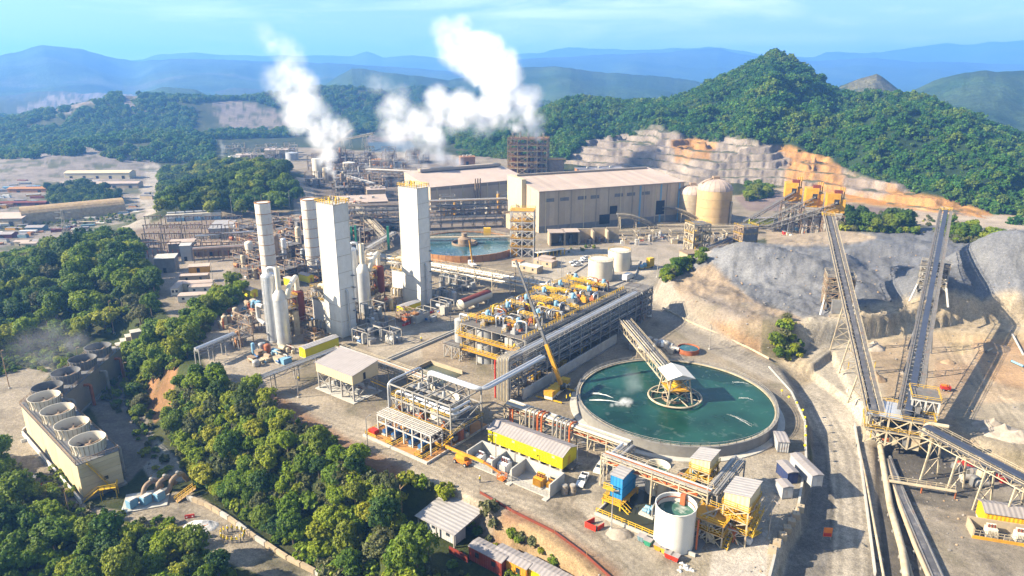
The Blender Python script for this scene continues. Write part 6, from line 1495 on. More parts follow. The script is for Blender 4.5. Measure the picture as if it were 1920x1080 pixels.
# ================================================================== air separation plant
def build_cold():
    for k, (B, A, C, al, af) in enumerate((((643,634),(620,622),(667,627),(589,611),(614,622)), ((790,574),(767,562),(806,567),(739,550),(760,559)))):
        b, a, c = LP(*B), LP(*A), LP(*C); lx = b.x-a.x; ly = 6.4; H = 48.2
        w = ('nearer','farther')[k]
        t = pthing('cold_box', w+' of the two tall white square cold box towers', 'tower', b.x, b.y, 0, 'cold box towers')
        nz = 8
        for j in range(nz):
            z0 = H*j/nz; z1 = H*(j+1)/nz; o = .012*(j%2); slab(t, 'wall_panel', -lx+o, o, z0+.02, -o, ly-o, z1-.02, 'coldbox'); slab(t, 'panel_joint', -lx-.03, -.03, z1-.09, .03, ly+.03, z1+.05, 'steel_cream')
        for x in (-lx, 0):
            for y in (0, ly): slab(t, 'corner_trim', x-.12, y-.12, 0, x+.12, y+.12, H+.1, 'white_paint')
        slab(t, 'roof', -lx-.1, -.1, H, .1, ly+.1, H+.25, 'steel_white')
        q = MB(); rail(q, [(-lx-.3,-.3,H+.25),(.3,-.3,H+.25),(.3,ly+.3,H+.25),(-lx-.3,ly+.3,H+.25)], 1.4, 1.2, .15, closed=True); stuff(t, 'roof_rail', q, 'yellow')
        R = random.Random(k)
        for j in range(5): part(t, 'roof_valve', MB().lathe([(.25,H),(.25,H+1.2),(.5,H+1.4),(.1,H+2.4)], 8, (R.uniform(-lx+1,-1), R.uniform(1,ly-1))), R.choice(('yellow','steel','pipe_bright')), True)
        part(t, 'drain_pipe', MB().tube(bend([(.1,ly*.45,17.5),(.9,ly*.45,16.8),(.9,ly*.45,.4)], .6), .42, 10), 'steel_white', True)
        for j in range(4): slab(t, 'side_landing', .0, ly-.9, 9+j*4.4, 1.3, ly+.2, 9.2+j*4.4, 'steel_dark')
        b2, a2 = LP(*af), LP(*al); l2 = b2.x-a2.x; H2 = 10.5
        t = pthing('annex_box', 'white annex box with a yellow side beside the '+w+' cold box', 'annex', a2.x, b2.y+1.2, 0, 'cold box annexes')
        slab(t, 'wall', 0, 0, 0, 8.2, 5, H2, 'coldbox'); slab(t, 'yellow_side', 8.2, .3, 0, 8.32, 4.7, H2, 'yellow')
        frame_tower(t, 0, 0, 8.2, 5, [H2+.4, H2+4.4], 3, 2, 'steel_white', .25, .2, 'grating', 'yellow', 'x', H2); 
        for j in range(3): part(t, 'curved_duct', MB().tube(bend([(1.5+j*2.4,2.5,H2+.5),(1.5+j*2.4,2.5,H2+5.6),(9.5+j*.3,2.5,H2+5.6)], 1.6, 4), .8, 12), 'steel_cream', True)
        for j in range(4): part(t, 'ground_pipe', MB().tube(bend([(1+j*2,-.3,3),(1+j*2,-1.6,3+.4*j),(1+j*2,-1.6,.2)], .8, 3), .4, 8), 'steel_cream', True)
    # silver vessels and red vessels
    for k, (va, vb, rd) in enumerate((((-205,131),(-200,131.5),(-207.5,144)), ((-211,173),(-203.4,172),(-210,186)))):
        w = ('front','rear')[k]
        t = pthing('absorber_vessel', 'taller silver absorber vessel of the '+w+' pair by the cold boxes', 'vessel', *va, 0, 'silver vessels'); vessel(t, 0, 0, .4, 2.5, 23.5, 'alu', True, 'shell', 28); part(t, 'skirt', MB().lathe([(2.7,0),(2.7,.6)], 24), 'concrete')
        part(t, 'top_loop_pipe', MB().tube(bend([(0,0,24.5),(0,0,27),(2.4,1.6,27),(2.4,1.6,22)], 1.2, 4), .55, 10), 'alu', True); part(t, 'side_duct', MB().tube(bend([(-2,-2,13),(-5.5,-2,13),(-5.5,-2,7.5),(-2,-2,6.5)], 1.2, 4), .75, 10), 'steel_white', True)
        bn = MB()
        for j in range(1,7): bn.lathe([(2.55,j*3.6),(2.55,j*3.6+.12)], 28)
        stuff(t, 'shell_seam', bn, 'alu'); q = MB(); 
        for e in (-.3,.3): q.beam((e,-2.75,0),(e,-2.75,24.5),.08)
        stuff(t, 'ladder', q, 'steel')
        t = pthing('absorber_vessel', 'shorter silver absorber vessel with vent stack of the '+w+' pair', 'vessel', *vb, 0, 'silver vessels'); part(t, 'shell', MB().lathe([(2.4,.4),(2.4,16.5)], 28), 'alu', True); part(t, 'neck', MB().lathe([(2.4,16.5),(2.4,18),(1.1,19.8)], 28), 'stack_white', True); part(t, 'vent_stack', MB().lathe([(.95,19.6),(.95,28),(.8,28),(.8,26)], 16, cap=False), 'tank_cream', True); part(t, 'skirt', MB().lathe([(2.6,0),(2.6,.6)], 24), 'concrete')
        part(t, 'crossover_duct', MB().tube(bend([(2,1.5,17),(2.6,2.2,20.5),(rd[0]-vb[0],rd[1]-vb[1],20.5),(rd[0]-vb[0],rd[1]-vb[1],15)], 1.6, 4), .95, 12), 'tank_cream', True)
        t = pthing('rust_red_vessel', 'dark red rounded vessel on a stand beside the '+w+' silver pair', 'vessel', *rd, 0, 'dark red vessels'); part(t, 'shell', MB().lathe([(1.2,3),(2.1,3.8),(2.2,5),(2.2,14),(2.0,14.8),(1.0,15.2)], 24), 'rust_red', True)
        for x in (-1.4,1.4):
            for y in (-1.4,1.4): bar(t, 'leg', (x,y,0), (x,y,4), .35, 'steel_brown')
        part(t, 'outlet_duct', MB().tube(bend([(0,-1,3.4),(2.5,-3,3.0),(3.5,-10,3.0)], 1.5), .9, 12), 'steel_cream', True)
        t = pthing('valve_stand', 'rusty valve frame full of pipes behind the '+w+' silver pair', 'frame', (va[0]+rd[0])/2, (va[1]+rd[1])/2+1, 0, 'valve frames'); frame_tower(t, -2.4,-2.4,2.4,2.4,[5,10,14],2,2,'steel_brown',.3,.2,'grating','yellow','x'); clutter(t,-2,-2,2,2,12,k+3,('pipe_rust','steel_cream','pipe'),13)
    # horizontal tank
    a = pthing('horizontal_tank', 'long brown topped horizontal tank on saddles by the far cold box', 'tank', -172, 194); part(a, 'shell', MB().tube([(0,-.9,3.2),(0,-.3,3.2),(0,0,3.2),(0,18,3.2),(0,18.3,3.2),(0,18.9,3.2)], [.6,1.7,2.1,2.1,1.7,.6], 24), 'tank_cream', True); part(a, 'insulation_cap', MB().add([(2.16*math.cos(u),y,3.2+2.16*math.sin(u)) for y in (.2,17.8) for u in np.linspace(.6,2.6,9)], [(i,i+1,i+10,i+9) for i in range(8)]), 'rust_red', True)
    for y in (2.5,9,15.5): slab(a, 'saddle', -1.6,y-.5,0,1.6,y+.5,1.8,'concrete')
    # yellow sheds and walls
    for (x, y, lx, ly, h, lab) in ((-185.2,127,3.2,14,3.2,'long yellow cabin leaning towards the stilt shed'),(-190,176.5,3.4,10,3.4,'yellow cabin at the foot of the farther cold box')):
        t = pthing('yellow_cabin', lab, 'cabin', x, y); gable(t, 0,0,lx,ly,.3,h,.5,'yellow_lemon','grey_roof_y','y',.2); slab(t, 'plinth', .1,.1,0,lx-.1,ly-.1,.3,'concrete'); slab(t, 'door', 1,-.05,.4,2,0,2.6,'yellow')
    for (px, py, lx, ly, lab) in ((470,556,6.5,3.2,'yellow cabin by the bright trees left of the silver vessels'),(545,535,6,3,'yellow cabin behind the silver vessel tops'),(575,528,7,3,'yellow cabin below the second chimney'),(515,418,16,6,'long lime green roofed shed behind the chimneys')):
        p = LP(px,py); t = pthing('yellow_cabin', lab, 'cabin', p.x, p.y); gable(t, -lx/2,-ly/2,lx/2,ly/2,.3,3.2,.5,'yellow_lemon','beige_roof','x',.2); slab(t, 'plinth', -lx/2+.1,-ly/2+.1,0,lx/2-.1,ly/2-.1,.3,'concrete'); slab(t,'door',lx/2,-.5,.3,lx/2+.05,.5,2.4,'amber')
    w = pthing('block_wall', 'grey concrete enclosure in front of the yellow cabin by the farther cold box', 'wall', -183, 174); 
    for a in ((0,0,.3,7,3),(0,0,6,.3,3),(6,0,6.3,7,3)): slab(w, 'wall_panel', a[0],a[1],0,a[2],a[3],a[4],'concrete')
    vessel(w, 2.5,3,.1,1.0,2.6,'tank_grey',True,'drum',12)
    units([(690,640,8,7,12),(715,622,9,6,12),(700,600,7,6,10),(735,640,6,4,8),(835,560,12,8,14),(850,538,10,7,12),(830,585,8,5,8),(870,540,8,6,8),(800,600,7,4,8)], 'compressor_unit', 'shaded compressor unit crowded between the cold boxes and the yard', 'compressor', 'compressor units beside the cold boxes', ('tank_grey','steel_dark','steel','pipe','concrete'), frames=1, h=(4,7))
    units([(455,590,7,7,12),(440,605,6,6,10),(475,575,7,5,10),(425,615,5,4,7)], 'machine_skid', 'machine skid with grey blue motor on a tan deck left of the vessels', 'skid', 'machine skids left of the vessels', ('steel_brown','blue_light','steel_cream','pipe_rust'), frames=0, h=(2.5,4.5))
    units([(500,665,8,6,14),(520,675,9,6,14),(485,680,7,5,10),(540,660,6,4,8)], 'pipe_skid', 'rusty pipe and valve skid in front of the silver vessels', 'skid', 'pipe skids in front of the silver vessels', ('pipe_rust','steel_cream','pipe','blue_light','steel_brown'), frames=0, h=(2,4))
    units([(640,575,7,6,11),(655,605,6,5,9),(745,528,8,6,11),(762,602,6,4,8),(722,578,7,6,10),(690,530,8,6,11),(600,575,7,6,10),(560,572,7,6,10),(590,600,6,5,9),(545,598,6,5,9),(640,545,8,6,11),(720,545,7,6,10),(560,620,6,5,9),(590,640,6,4,8),(470,620,7,5,9),(455,645,6,5,8)], 'process_skid', 'rusty brown pipe skid packed around the feet of the cold boxes', 'skid', 'pipe skids round the cold boxes', ('steel_brown','rust_wall','steel_dark','steel_cream','pipe_rust','pipe'), frames=2, h=(4,8))
    # pipe bridges around
    t = pthing('pipe_rack', 'silver double pipe bridge by the wood left of the vessels', 'pipe rack', *LP(368,655,6).xy); a = LP(368,655,6); b = LP(440,625,6)
    pipe_rack(t, [(0,0),(b.x-a.x,b.y-a.y)], 5.6, 2, 3, 6, 1, mat='steel', pmats=('pipe_bright','pipe'), r=.5, seed=4)
    t = pthing('pipe_gallery', 'long white trussed pipe gallery crossing behind the cold boxes', 'pipe rack', -254, 219)
    pipe_rack(t, [(0,0),(138,14)], 4.6, 4.0, 8, 9, 2, 2.0, 'steel_cream', ('steel_cream','pipe','pipe_bright'), True, .22, 15, top=2.0)
    for k, (px, py) in enumerate(((700,618),(755,612),(775,598),(800,590),(620,660),(410,568))):
        barrier(('red','red','red','red','orange','white')[k]+' plastic barrier '+('by the drain below the near cold box','beside the concrete enclosure','at the kerb before the enclosure','along the kerb of the pale yard','behind the stilt shed','on the track by the bright trees')[k], P(px,py), GA+PI/2, 4, ('red','red','red','red','orange','white')[k])
build_cold()

# ================================================================== chimneys and the plant behind them
def build_chimneys():
    for k, (px, py, top, r) in enumerate(((508,532,380,3.3),(590,512,374,3.5))):
        p = P(px,py); H = ztop(p, top); t = thing('chimney', ('left of the two rust streaked white chimneys','right of the two rust streaked white chimneys')[k], 'chimney', p, 0, 'white chimneys')
        n = 8
        for j in range(n): part(t, 'shell_course', MB().lathe([(r,H*j/n+.04),(r,H*(j+1)/n-.04)], 28), 'stack_white', True)
        q = MB()
        for j in range(n*3+1): q.lathe([(r+.05,H*j/(n*3)-.05),(r+.05,H*j/(n*3)+.05)], 28)
        for j in range(1,n): part(t, 'rusty_ring', MB().lathe([(r+.08,H*j/n-.12),(r+.08,H*j/n+.12)], 28), 'rust_wall', True)
        for a in np.linspace(0,2*PI,13)[:-1]: q.beam((r*math.cos(a),r*math.sin(a),0),(r*math.cos(a),r*math.sin(a),H),.12)
        stuff(t, 'rib', q, 'stack_white'); part(t, 'top_ring', MB().lathe([(r+.15,H),(r+.15,H+.3),(r-.4,H+.3),(r-.4,H-2)], 28, cap=False), 'rust_wall', True)
        for j in range(3): rod(t, 'lightning_rod', (r*math.cos(j*2),r*math.sin(j*2),H), (r*math.cos(j*2),r*math.sin(j*2),H+3), .06, 'steel')
    # transmission posts etc. behind
    units([(455,450,10,9,16),(480,470,10,9,16),(530,455,10,8,16),(545,480,9,8,14),(520,500,8,7,12),(460,500,8,7,12),(555,515,7,6,10),(620,470,10,8,16),(625,440,10,9,16),(605,420,10,8,14),(640,500,9,7,12),(470,520,6,6,9)]+[(random.Random(k).uniform(445,640), random.Random(k+50).uniform(420,528), 8, 7, 11) for k in range(24)]+[(random.Random(k).uniform(600,735), random.Random(k+90).uniform(400,470), 8, 7, 10) for k in range(14)], 'process_unit', 'weathered process frame crowded between the chimneys and the switchyard', 'process unit', 'process frames between the chimneys', ('steel_brown','steel_dark','steel_brown','steel_cream','pipe_rust','rust_wall','tank_grey'), frames=3, h=(6,12))
    for k, (px, py, r, h, lab) in enumerate(((521,500,1.8,15,'brown rusty tall drum just right of the left chimney'),(535,490,1.3,11,'slender silver drum between the chimneys'),(470,490,2.0,9,'tan tall drum left of the chimneys'),(562,470,1.6,12,'tan slim tower behind the right chimney'))):
        p = P(px,py); t = thing('tall_drum', lab, 'vessel', p); vessel(t, 0,0,.5,r,h,('steel_brown','alu','tank_cream','steel_cream')[k],True,'shell',18); part(t,'skirt',MB().lathe([(r+.2,0),(r+.2,.6)],16),'concrete')
build_chimneys()
# ================================================================== right side: stockpile conveyors, transfer station
def raypt(px, py, Y):
    d = ray(px, py); k = Y/d[1]; return Vector((d[0]*k, Y, CAMZ+d[2]*k))
def build_stackers():
    b1 = P(1642,782,6); h1 = raypt(1553,402,291)
    conveyor('stacker_conveyor', 'left of the two long inclined stockpile conveyors', b1, h1, 2.6, 2.2, (.16,.3,.45,), 'steel_cream', 'belt', 'stockpile conveyors')
    b2 = P(1703,772,8); h2 = raypt(1774,392,300)
    conveyor('stacker_conveyor', 'right of the two long inclined stockpile conveyors, with blue belt', b2, h2, 3.1, 2.4, (.14,.28,.42), 'steel_dark', 'belt_cover', 'stockpile conveyors')
    for k, (px, py, sx, sy, lab, f, bb, hh) in enumerate(((1552,585,9,9,'rusty support tower carrying the left stockpile conveyor',.62,b1,h1),(1790,553,8,9,'support tower carrying the right stockpile conveyor',.64,b2,h2))):
        c = bb+(hh-bb)*f; zg = gz(c.x, c.y); a = math.atan2((hh-bb).y, (hh-bb).x); t = thing('stacker_tower', lab, 'tower', (c.x,c.y,zg), a, 'stacker towers')
        frame_tower(t, -sx/2, -sy/2, sx/2, sy/2, [f_*(c.z-2.6-zg) for f_ in (.3,.55,.8,1)], 3, 3, ('steel_brown','steel')[k], .45, .26, 'grating', 'steel_cream', 'x'); clutter(t, -sx/2+.8, -sy/2+.8, sx/2-.8, sy/2-.8, 12, k+40, ('steel_brown','steel','ore','steel_cream'), 8)
        for e in (-1,1): bar(t, 'raking_leg', (-sx/2-5,e*sy*.7,-2), (sx/2-2,e*sy*.3,(c.z-2.6-zg)), .5, 'steel_white')
        for j in range(2): slab(t, 'red_beacon', sx/2-1+j*-2.5, -sy/2-.5, 9-j*5, sx/2-.2+j*-2.5, -sy/2, 10-j*5, 'red')
        slab(t, 'chute_bin', -sx/2-3, -2.2, 0, -sx/2, 2.2, 4.5, 'steel_dark')
    # head frames
    for h, n in ((h1,'left'),(h2,'right')):
        a = thing('head_frame', 'discharge platform at the top of the '+n+' stockpile conveyor', 'platform', h); a.rotation_euler.z = math.atan2(h.y-160, h.x-95)
        slab(a, 'platform_deck', -2.6,-2.4,-.6,2,2.4,-.45,'grating'); q = MB(); rail(q, [(-2.6,-2.4,-.4),(2,-2.4,-.4),(2,2.4,-.4),(-2.6,2.4,-.4)], 1.1, 1.2, .12, closed=True); stuff(a, 'guard_rail', q, 'yellow'); part(a, 'drive_unit', MB().box(-1.4,1,-.4,.6,2.2,1.0).tube([(-.4,-1.2,.4),(-.4,1,.4)], .5, 10), 'steel_brown')
        bar(a, 'discharge_chute', (1.2,0,-.5), (2.6,0,-4), 1.6, 'steel_dark')
    # transfer station
    c = P(1690,812,0); zg = -2; t = thing('transfer_station', 'cream steel conveyor transfer station where three belts meet', 'transfer station', (c.x,c.y,zg), math.radians(-24))
    frame_tower(t, -9, -5, 6, 4, [4, 8], 4, 3, 'steel_cream', .42, .26, 'grating', 'yellow', 'x'); frame_tower(t, 1, -1, 7, 6, [8.4, 12.6], 3, 2, 'steel_white', .4, .26, 'grating', 'yellow', 'v', 4)
    clutter(t, -8, -4, 5, 3, 14, 7, ('steel_cream','steel_dark','steel','yellow'), 7); slab(t, 'head_chute', 2,0,9,6,4.5,12,'steel'); slab(t, 'hopper', 0,-4.6,0,3.5,-2,4,'steel_dark'); slab(t, 'pale_deck', -9.4,-5.4,8.3,-1,4.4,8.45,'alu')
    stairs(t, (-3,4.8,4.2), (-8,4.8,8.3)); part(t, 'curved_duct', MB().tube(bend([(4,-5.5,5),(4,-5.5,8.6),(9,-5.5,8.6)], 1.5, 4), .5, 10), 'steel_cream', True)
    t = conveyor('cross_conveyor', 'blue covered conveyor running off to the right edge', P(1735,803,7.0), P(2010,948,6.0), 3.0, 1.8, (.1,.3,.5,.7,.9), 'steel_cream', cover=True)
    # pipe bundle beside haul road
    paths = [[(1607,830),(1622,900),(1640,1000),(1660,1110)], [(1640,790),(1650,850),(1668,960),(1690,1040),(1700,1110)], [(1662,868),(1685,950),(1715,1030),(1750,1110)], [(1668,862),(1700,950),(1740,1030),(1775,1110)], [(1650,858),(1668,940),(1690,1020),(1715,1110)]]
    for k, pa in enumerate(paths):
        w = [g(*p) for p in pa]; o = w[0]; t = thing('pipeline', ('thin pale pipeline along the haul road kerb','thick tan pipeline bending beside the haul road','rust brown pipeline in the dark channel','outer dark pipeline right of the channel','inner tan pipeline between kerb and channel')[k], 'pipeline', o, 0, 'pipelines beside the haul road')
        part(t, 'pipe', MB().tube([v-o+Vector((0,0,.8+.4*(k==1))) for v in w], (.3,.75,.5,.45,.35)[k], 10), ('steel_cream','steel_cream','concrete_tan','steel_dark','concrete_tan')[k], True)
        for j in range(len(w)-1):
            for f in (.1,.5): q = w[j]*(1-f)+w[j+1]*f-o; slab(t, 'pipe_support', q.x-.7,q.y-.25,q.z-1,q.x+.7,q.y+.25,q.z+.6,'concrete_dark')
    c0 = [g(*p) for p in [(1660,866),(1700,960),(1730,1030),(1765,1110)]]; o = c0[0]; t = thing('ground_conveyor', 'dark low belt conveyor lying in the channel by the pipelines', 'conveyor', o)
    for j in range(3):
        a = c0[j]-o+Vector((0,0,1.1)); b = c0[j+1]-o+Vector((0,0,1.1)); bar(t, 'belt', a, b, 1.4, 'belt', .12)
        for e in (-1,1): s = Vector((-(b-a).y,(b-a).x,0)).normalized()*.95*e; bar(t, 'side_frame', a+s, b+s, .2, 'steel_dark', .5)
        q = MB()
        for i in range(12): p = a+(b-a)*i/12; q.beam(p-Vector((1,.3,1.1)), p-Vector((1,.3,-.2)), .14); q.beam(p+Vector((1,.3,-1.1)), p+Vector((1,.3,.2)), .14)
        stuff(t, 'stands', q, 'steel_dark')
    w = [g(*p) for p in [(1602,800),(1612,860),(1625,960),(1640,1080)]]; o = w[0]; t = thing('guard_wall', 'thin pale concrete kerb wall between haul road and pipelines', 'wall', o)
    for j in range(3): bar(t, 'wall_segment', w[j]-o+Vector((0,0,.5)), w[j+1]-o+Vector((0,0,.5)), .35, 'concrete', 1.2)
    # yellow shed with bay
    B = P(1842,990,-5); t = thing('switch_shed', 'orange yellow shed with ribbed pale roof at the right edge', 'shed', B, math.radians(-17))
    gable(t, 0, 0, 22, 5, .6, 3.4, .9, 'amber_wall', 'grey_roof', 'x', .3); slab(t, 'plinth', .1,.1,0,21.9,4.9,.6,'concrete'); slab(t, 'door_panel', 7,-.06,.7,8.2,0,3,'amber')
    t = thing('bay_wall', 'tan concrete transformer bay below the orange yellow shed', 'bay wall', P(1822,1008,-5), math.radians(-17)); slab(t, 'back_wall', 0,4,0,22,4.3,2.6,'concrete_tan'); slab(t, 'end_wall', 0,0,0,.3,4,2.4,'concrete_tan'); slab(t, 'front_kerb', 0,-.2,0,22,0,.7,'amber'); q = MB(); rail(q, [(.2,-.1,.7),(8,-.1,.7)], 1.4, 1.1, .09); stuff(t, 'mesh_fence', q, 'steel_cream')
    for k in range(3):
        p = GI @ (t.matrix_basis @ Vector((4+k*5.5,2,0))); transformer(None, ('cream transformer first in the tan bay','cream transformer second in the tan bay','cream transformer at the right end of the tan bay')[k], p.x, p.y, -4.9, .95, 'tank_cream', 'transformers in the tan bay', math.radians(20))
    t = thing('walkway_bridge', 'thin steel walkway crossing the dark channel', 'walkway', g(1665,915)); e = g(1790,935)-g(1665,915); bar(t, 'walkway_beam', (0,0,2), (e.x,e.y,e.z+2), .8, 'steel_cream', .3)
    for f in (0,.5,1): bar(t, 'post', (e.x*f,e.y*f,e.z*f-.5), (e.x*f,e.y*f,e.z*f+2), .25, 'pipe_rust')
    q = MB(); rail(q, [(0,.4,2.1),(e.x,e.y+.4,e.z+2.1)]); stuff(t, 'handrail', q, 'steel_cream')
    units([(1815,885,5,4,8),(1850,895,6,4,10),(1835,910,5,3,6)], 'crusher_parts', 'red and grey machine parts lying under the cross conveyor', 'machinery', 'machine parts under the cross conveyor', ('steel','red','steel_cream','steel_dark'), -5, 0, 0, (2,3.5))
    # sand yard things
    t = thing('site_hut', 'small pale hut on the sand beside the big stockpile', 'hut', g(1848,578), math.radians(-20)); gable(t, 0,0,12,5,0,2.6,.6,'white_paint','white_paint','x',.3); slab(t,'door',2,-.05,.1,3,0,2,'offwhite'); slab(t,'window',7,-.05,1,9,0,1.9,'glass')
    for k, (px, py, rx, h, m, lab) in enumerate(((1637,653,4.5,2.6,'rubble','grey spoil heap left of the conveyor shadow'),(1640,712,3.6,2.4,'soil','brown spoil heap between the two conveyors'),(1858,652,7,2.0,'soil','orange sand heap with timber on the right'),(1778,680,2.6,1.4,'soil','small brown heap right of the tall conveyor'),(1880,812,6,2.4,'rubble','grey rocky heap under the right conveyor'),(1860,800,5,2.2,'rubble','grey green rock heap in the right yard'),(1700,700,2.2,1.2,'rubble','low stone heap at the conveyor foot'),(1905,822,5,2.6,'rubble','rock heap cut by the right edge'))):
        pile('spoil_heap', lab, g(px,py), rx, rx*.7, h, m, k+11)
    t = thing('red_machine', 'small red compressor trailer on the sand right of the tall conveyor', 'trailer', g(1772,732), math.radians(-15)); slab(t,'body',-1.3,-.7,.5,1.3,.7,1.5,'red'); slab(t,'hood',-1.1,-.6,1.5,.6,.6,1.8,'orange'); bar(t,'drawbar',(1.3,0,.6),(2.8,0,.5),.12,'steel_dark'); [wheel(t,x,e,.35,.35) for x in (-.7,.6) for e in (-.75,.75)]
    for k, (a, b) in enumerate((((1848,662),(1872,652)),((1898,630),(1918,668)),((1896,680),(1918,690)))):
        p, q = g(*a), g(*b); o = thing('steel_pipe', ('pale pipe lying across the orange sand heap','long pale pipe lying at the right edge','blue ended pipe lying below the long pale pipe')[k], 'pipe', p); part(o, 'pipe_barrel', MB().tube([(0,0,.6),(q-p)+Vector((0,0,.6))], .35, 10), ('steel_cream','steel_white','blue_light')[k], True); part(o, 'flange', MB().tube([(0,0,.6),(q-p)*.02+Vector((0,0,.6))], .5, 10), 'steel_dark', True)
    for k, (px, py) in enumerate(((1592,749),(1597,762),(1588,735))): barrier(('pale concrete barrier on the haul road, middle of three','pale concrete barrier on the haul road, nearest of three','pale concrete barrier on the haul road, farthest of three')[k], g(px,py), .4, 1.6, 'concrete')
    t = thing('yellow_gate', 'yellow height gate beside the haul road under the left conveyor', 'gate', g(1590,692), math.radians(5)); [bar(t,'post',(x,0,0),(x,0,2.6),.2,'yellow') for x in (0,9)]; bar(t,'crossbar',(0,0,2.5),(9,0,2.5),.2,'offwhite')
    # guard rail along the curved road
    w = [g(*p) for p in [(1238,590),(1290,618),(1340,640),(1400,668),(1440,690)]]; o = w[0]; t = thing('guard_rail', 'yellowish guard rail along the outer edge of the curved road', 'guard rail', o)
    for j in range(4): bar(t, 'rail_beam', w[j]-o+Vector((2,5,1.2)), w[j+1]-o+Vector((2,5,1.2)), .3, 'steel_cream', .6); bar(t, 'post', w[j]-o+Vector((2,5,-.5)), w[j]-o+Vector((2,5,1.3)), .3, 'steel')
build_stackers()

def build_silo_area():
    for k, (px, py, r, top, m, lab) in enumerate(((1335,417,11.0,335,'silo_amber','large tan domed silo right of the main hall'),(1294,412,8.6,347,'concrete_tan','smaller shaded silo between the main hall and the large silo'))):
        p = P(px,py); H = ztop(p, top); t = thing('silo', lab, 'silo', p, 0, 'domed silos'); hc = H-r*.62
        for j in range(4): part(t, 'wall_course', MB().lathe([(r,hc*j/4+.05),(r,hc*(j+1)/4-.05)], 40), m, True)
        part(t, 'dome', MB().lathe([(r*1.01*math.cos(a), hc+r*.62*math.sin(a)) for a in np.linspace(0,1.5,10)], 40), 'beige_roof', True); part(t, 'top_frame', MB().box(-2,-2,H-.6,2,2,H+1.6), 'steel_brown')
        bar(t, 'top_conveyor', (-9,-2,H-3), (0,0,H+.8), 1.4, 'steel_brown'); bar(t, 'stair_tower', (r*.82,-r*.7,0), (r*.82,-r*.7,hc*.7), 1.2, 'steel_cream')
        q = MB()
        for a in np.linspace(0,2*PI,21): q.tube([(r*1.02*math.cos(a)*math.cos(u), r*1.02*math.sin(a)*math.cos(u), hc+r*.63*math.sin(u)) for u in np.linspace(0,1.4,6)], .12, 4)
        stuff(t, 'dome_rib', q, 'beige_roof')
    # orange bins
    f0 = [P(1478,428), P(1516,438), P(1556,446)]
    for k, p in enumerate(f0):
        t = thing('ore_bin', ('left','middle','right')[k]+' of the three orange topped ore bins before the quarry', 'ore bin', p, math.radians(-16), 'orange ore bins'); t.scale = (.8,.8,1)
        zt = ztop(p, (342,352,362)[k]); zb = zt-11
        for x in (-4,4):
            for y in (-4,4): slab(t, 'concrete_leg', x-1.6,y-1.6,0,x+1.6,y+1.6,zb-5,'concrete')
        part(t, 'hopper_body', MB().add([(-4,-4,zb-6),(4,-4,zb-6),(4,4,zb-6),(-4,4,zb-6),(-5.6,-5.6,zb),(5.6,-5.6,zb),(5.6,5.6,zb),(-5.6,5.6,zb)], [(3,2,1,0),(4,5,6,7),(0,1,5,4),(1,2,6,5),(2,3,7,6),(3,0,4,7)]), 'concrete')
        slab(t, 'orange_house', -6,-5.6,zb+2,2.6,5.6,zt,'amber'); slab(t, 'orange_annex', 2.6,-4.6,zb,6.4,4.6,zt-3,'amber'); slab(t, 'lower_skirt', -5.4,-5.2,zb,2.6,5.2,zb+2,'amber'); slab(t, 'roof_unit', -1,-2,zt,4,2,zt+1.6,'rust_red'); slab(t, 'opening', -1.4,-5.68,zb+5,2.0,-5.6,zb+8,'dark')
        for j in range(3): part(t, 'vent_pipe', MB().tube([(3+j*1.4,2,zb+6),(3+j*1.4,2,zt+3.2)], .4, 8), 'amber', True)
        frame_tower(t, -7,-7,7,7,[zb*.33,zb*.66,zb-1],3,3,'steel_brown',.4,.25,None,None,'x'); clutter(t,-6,-6,6,6,10,k+9,('concrete','steel_brown','amber','rust_wall'),zb*.8)
        a = P(1392+k*22,425+k*4); a.z = 3; hd = Vector((p.x-1,p.y-5,zb+6)); conveyor('bin_conveyor', ('left','middle','right')[k]+' of the three dark inclined conveyors feeding the orange bins', a, hd, 3.0, 2.4, (.35,.7), 'steel_dark', 'belt', 'bin feed conveyors')
    p = P(1405,422); container('yellow_container', 'long yellow container below the bin conveyors', 'container', p, math.radians(8), 16, 3.4, 4.0, 'container_lime', 'grey_roof')
    R = random.Random(12)
    for k in range(16):
        px, py = R.uniform(1430,1600), R.uniform(432,452); a = thing('stored_crate', 'assorted crate or machine part stored on the dirt yard below the orange bins', 'crate', P(px,py,1), R.uniform(0,3), 'stores on the dirt yard below the orange bins'); h = R.uniform(.8,2); L = R.uniform(1.2,4); part(a, 'crate_body', MB().box(-L/2,-.8,0,L/2,.8,h), R.choice(('red','white','amber','pipe_rust','steel_cream','blue_light','steel_brown'))); slab(a, 'lid', -L/2-.05,-.85,h,L/2+.05,.85,h+.1,'steel')
    # round cream tanks
    for k, (px, py, r, h, lab) in enumerate(((1125,523,5.7,9.4,'nearer of the two round cream storage tanks'),(1160,504,5.4,9.2,'farther of the two round cream storage tanks'))):
        p = P(px,py); t = thing('storage_tank', lab, 'tank', p, 0, 'cream storage tanks'); tank(t,0,0,0,r,h,'tank_cream','cone',40); q = MB(); n = 22
        for j in range(n): a0, a1 = -.6+j*.07, -.6+(j+1)*.07; q.beam(((r+.6)*math.cos(a0),(r+.6)*math.sin(a0),h*j/n),((r+.6)*math.cos(a1),(r+.6)*math.sin(a1),h*(j+1)/n),.5,.12)
        stuff(t, 'spiral_stair', q, 'steel'); part(t,'nozzle',MB().tube([(r-.1,2,1.2),(r+1.2,2.2,1.2)],.3,8),'steel',True)
    w = thing('tank_bund', 'low pale kerb round the cream storage tanks', 'kerb', P(1062,522)); c = [P(1062,522),P(1108,492),P(1200,490),P(1190,520),P(1130,545)]
    for j in range(5): bar(w,'kerb_segment',c[j]-c[0]+Vector((0,0,.3)),c[(j+1)%5]-c[0]+Vector((0,0,.3)),.4,'concrete',.7)
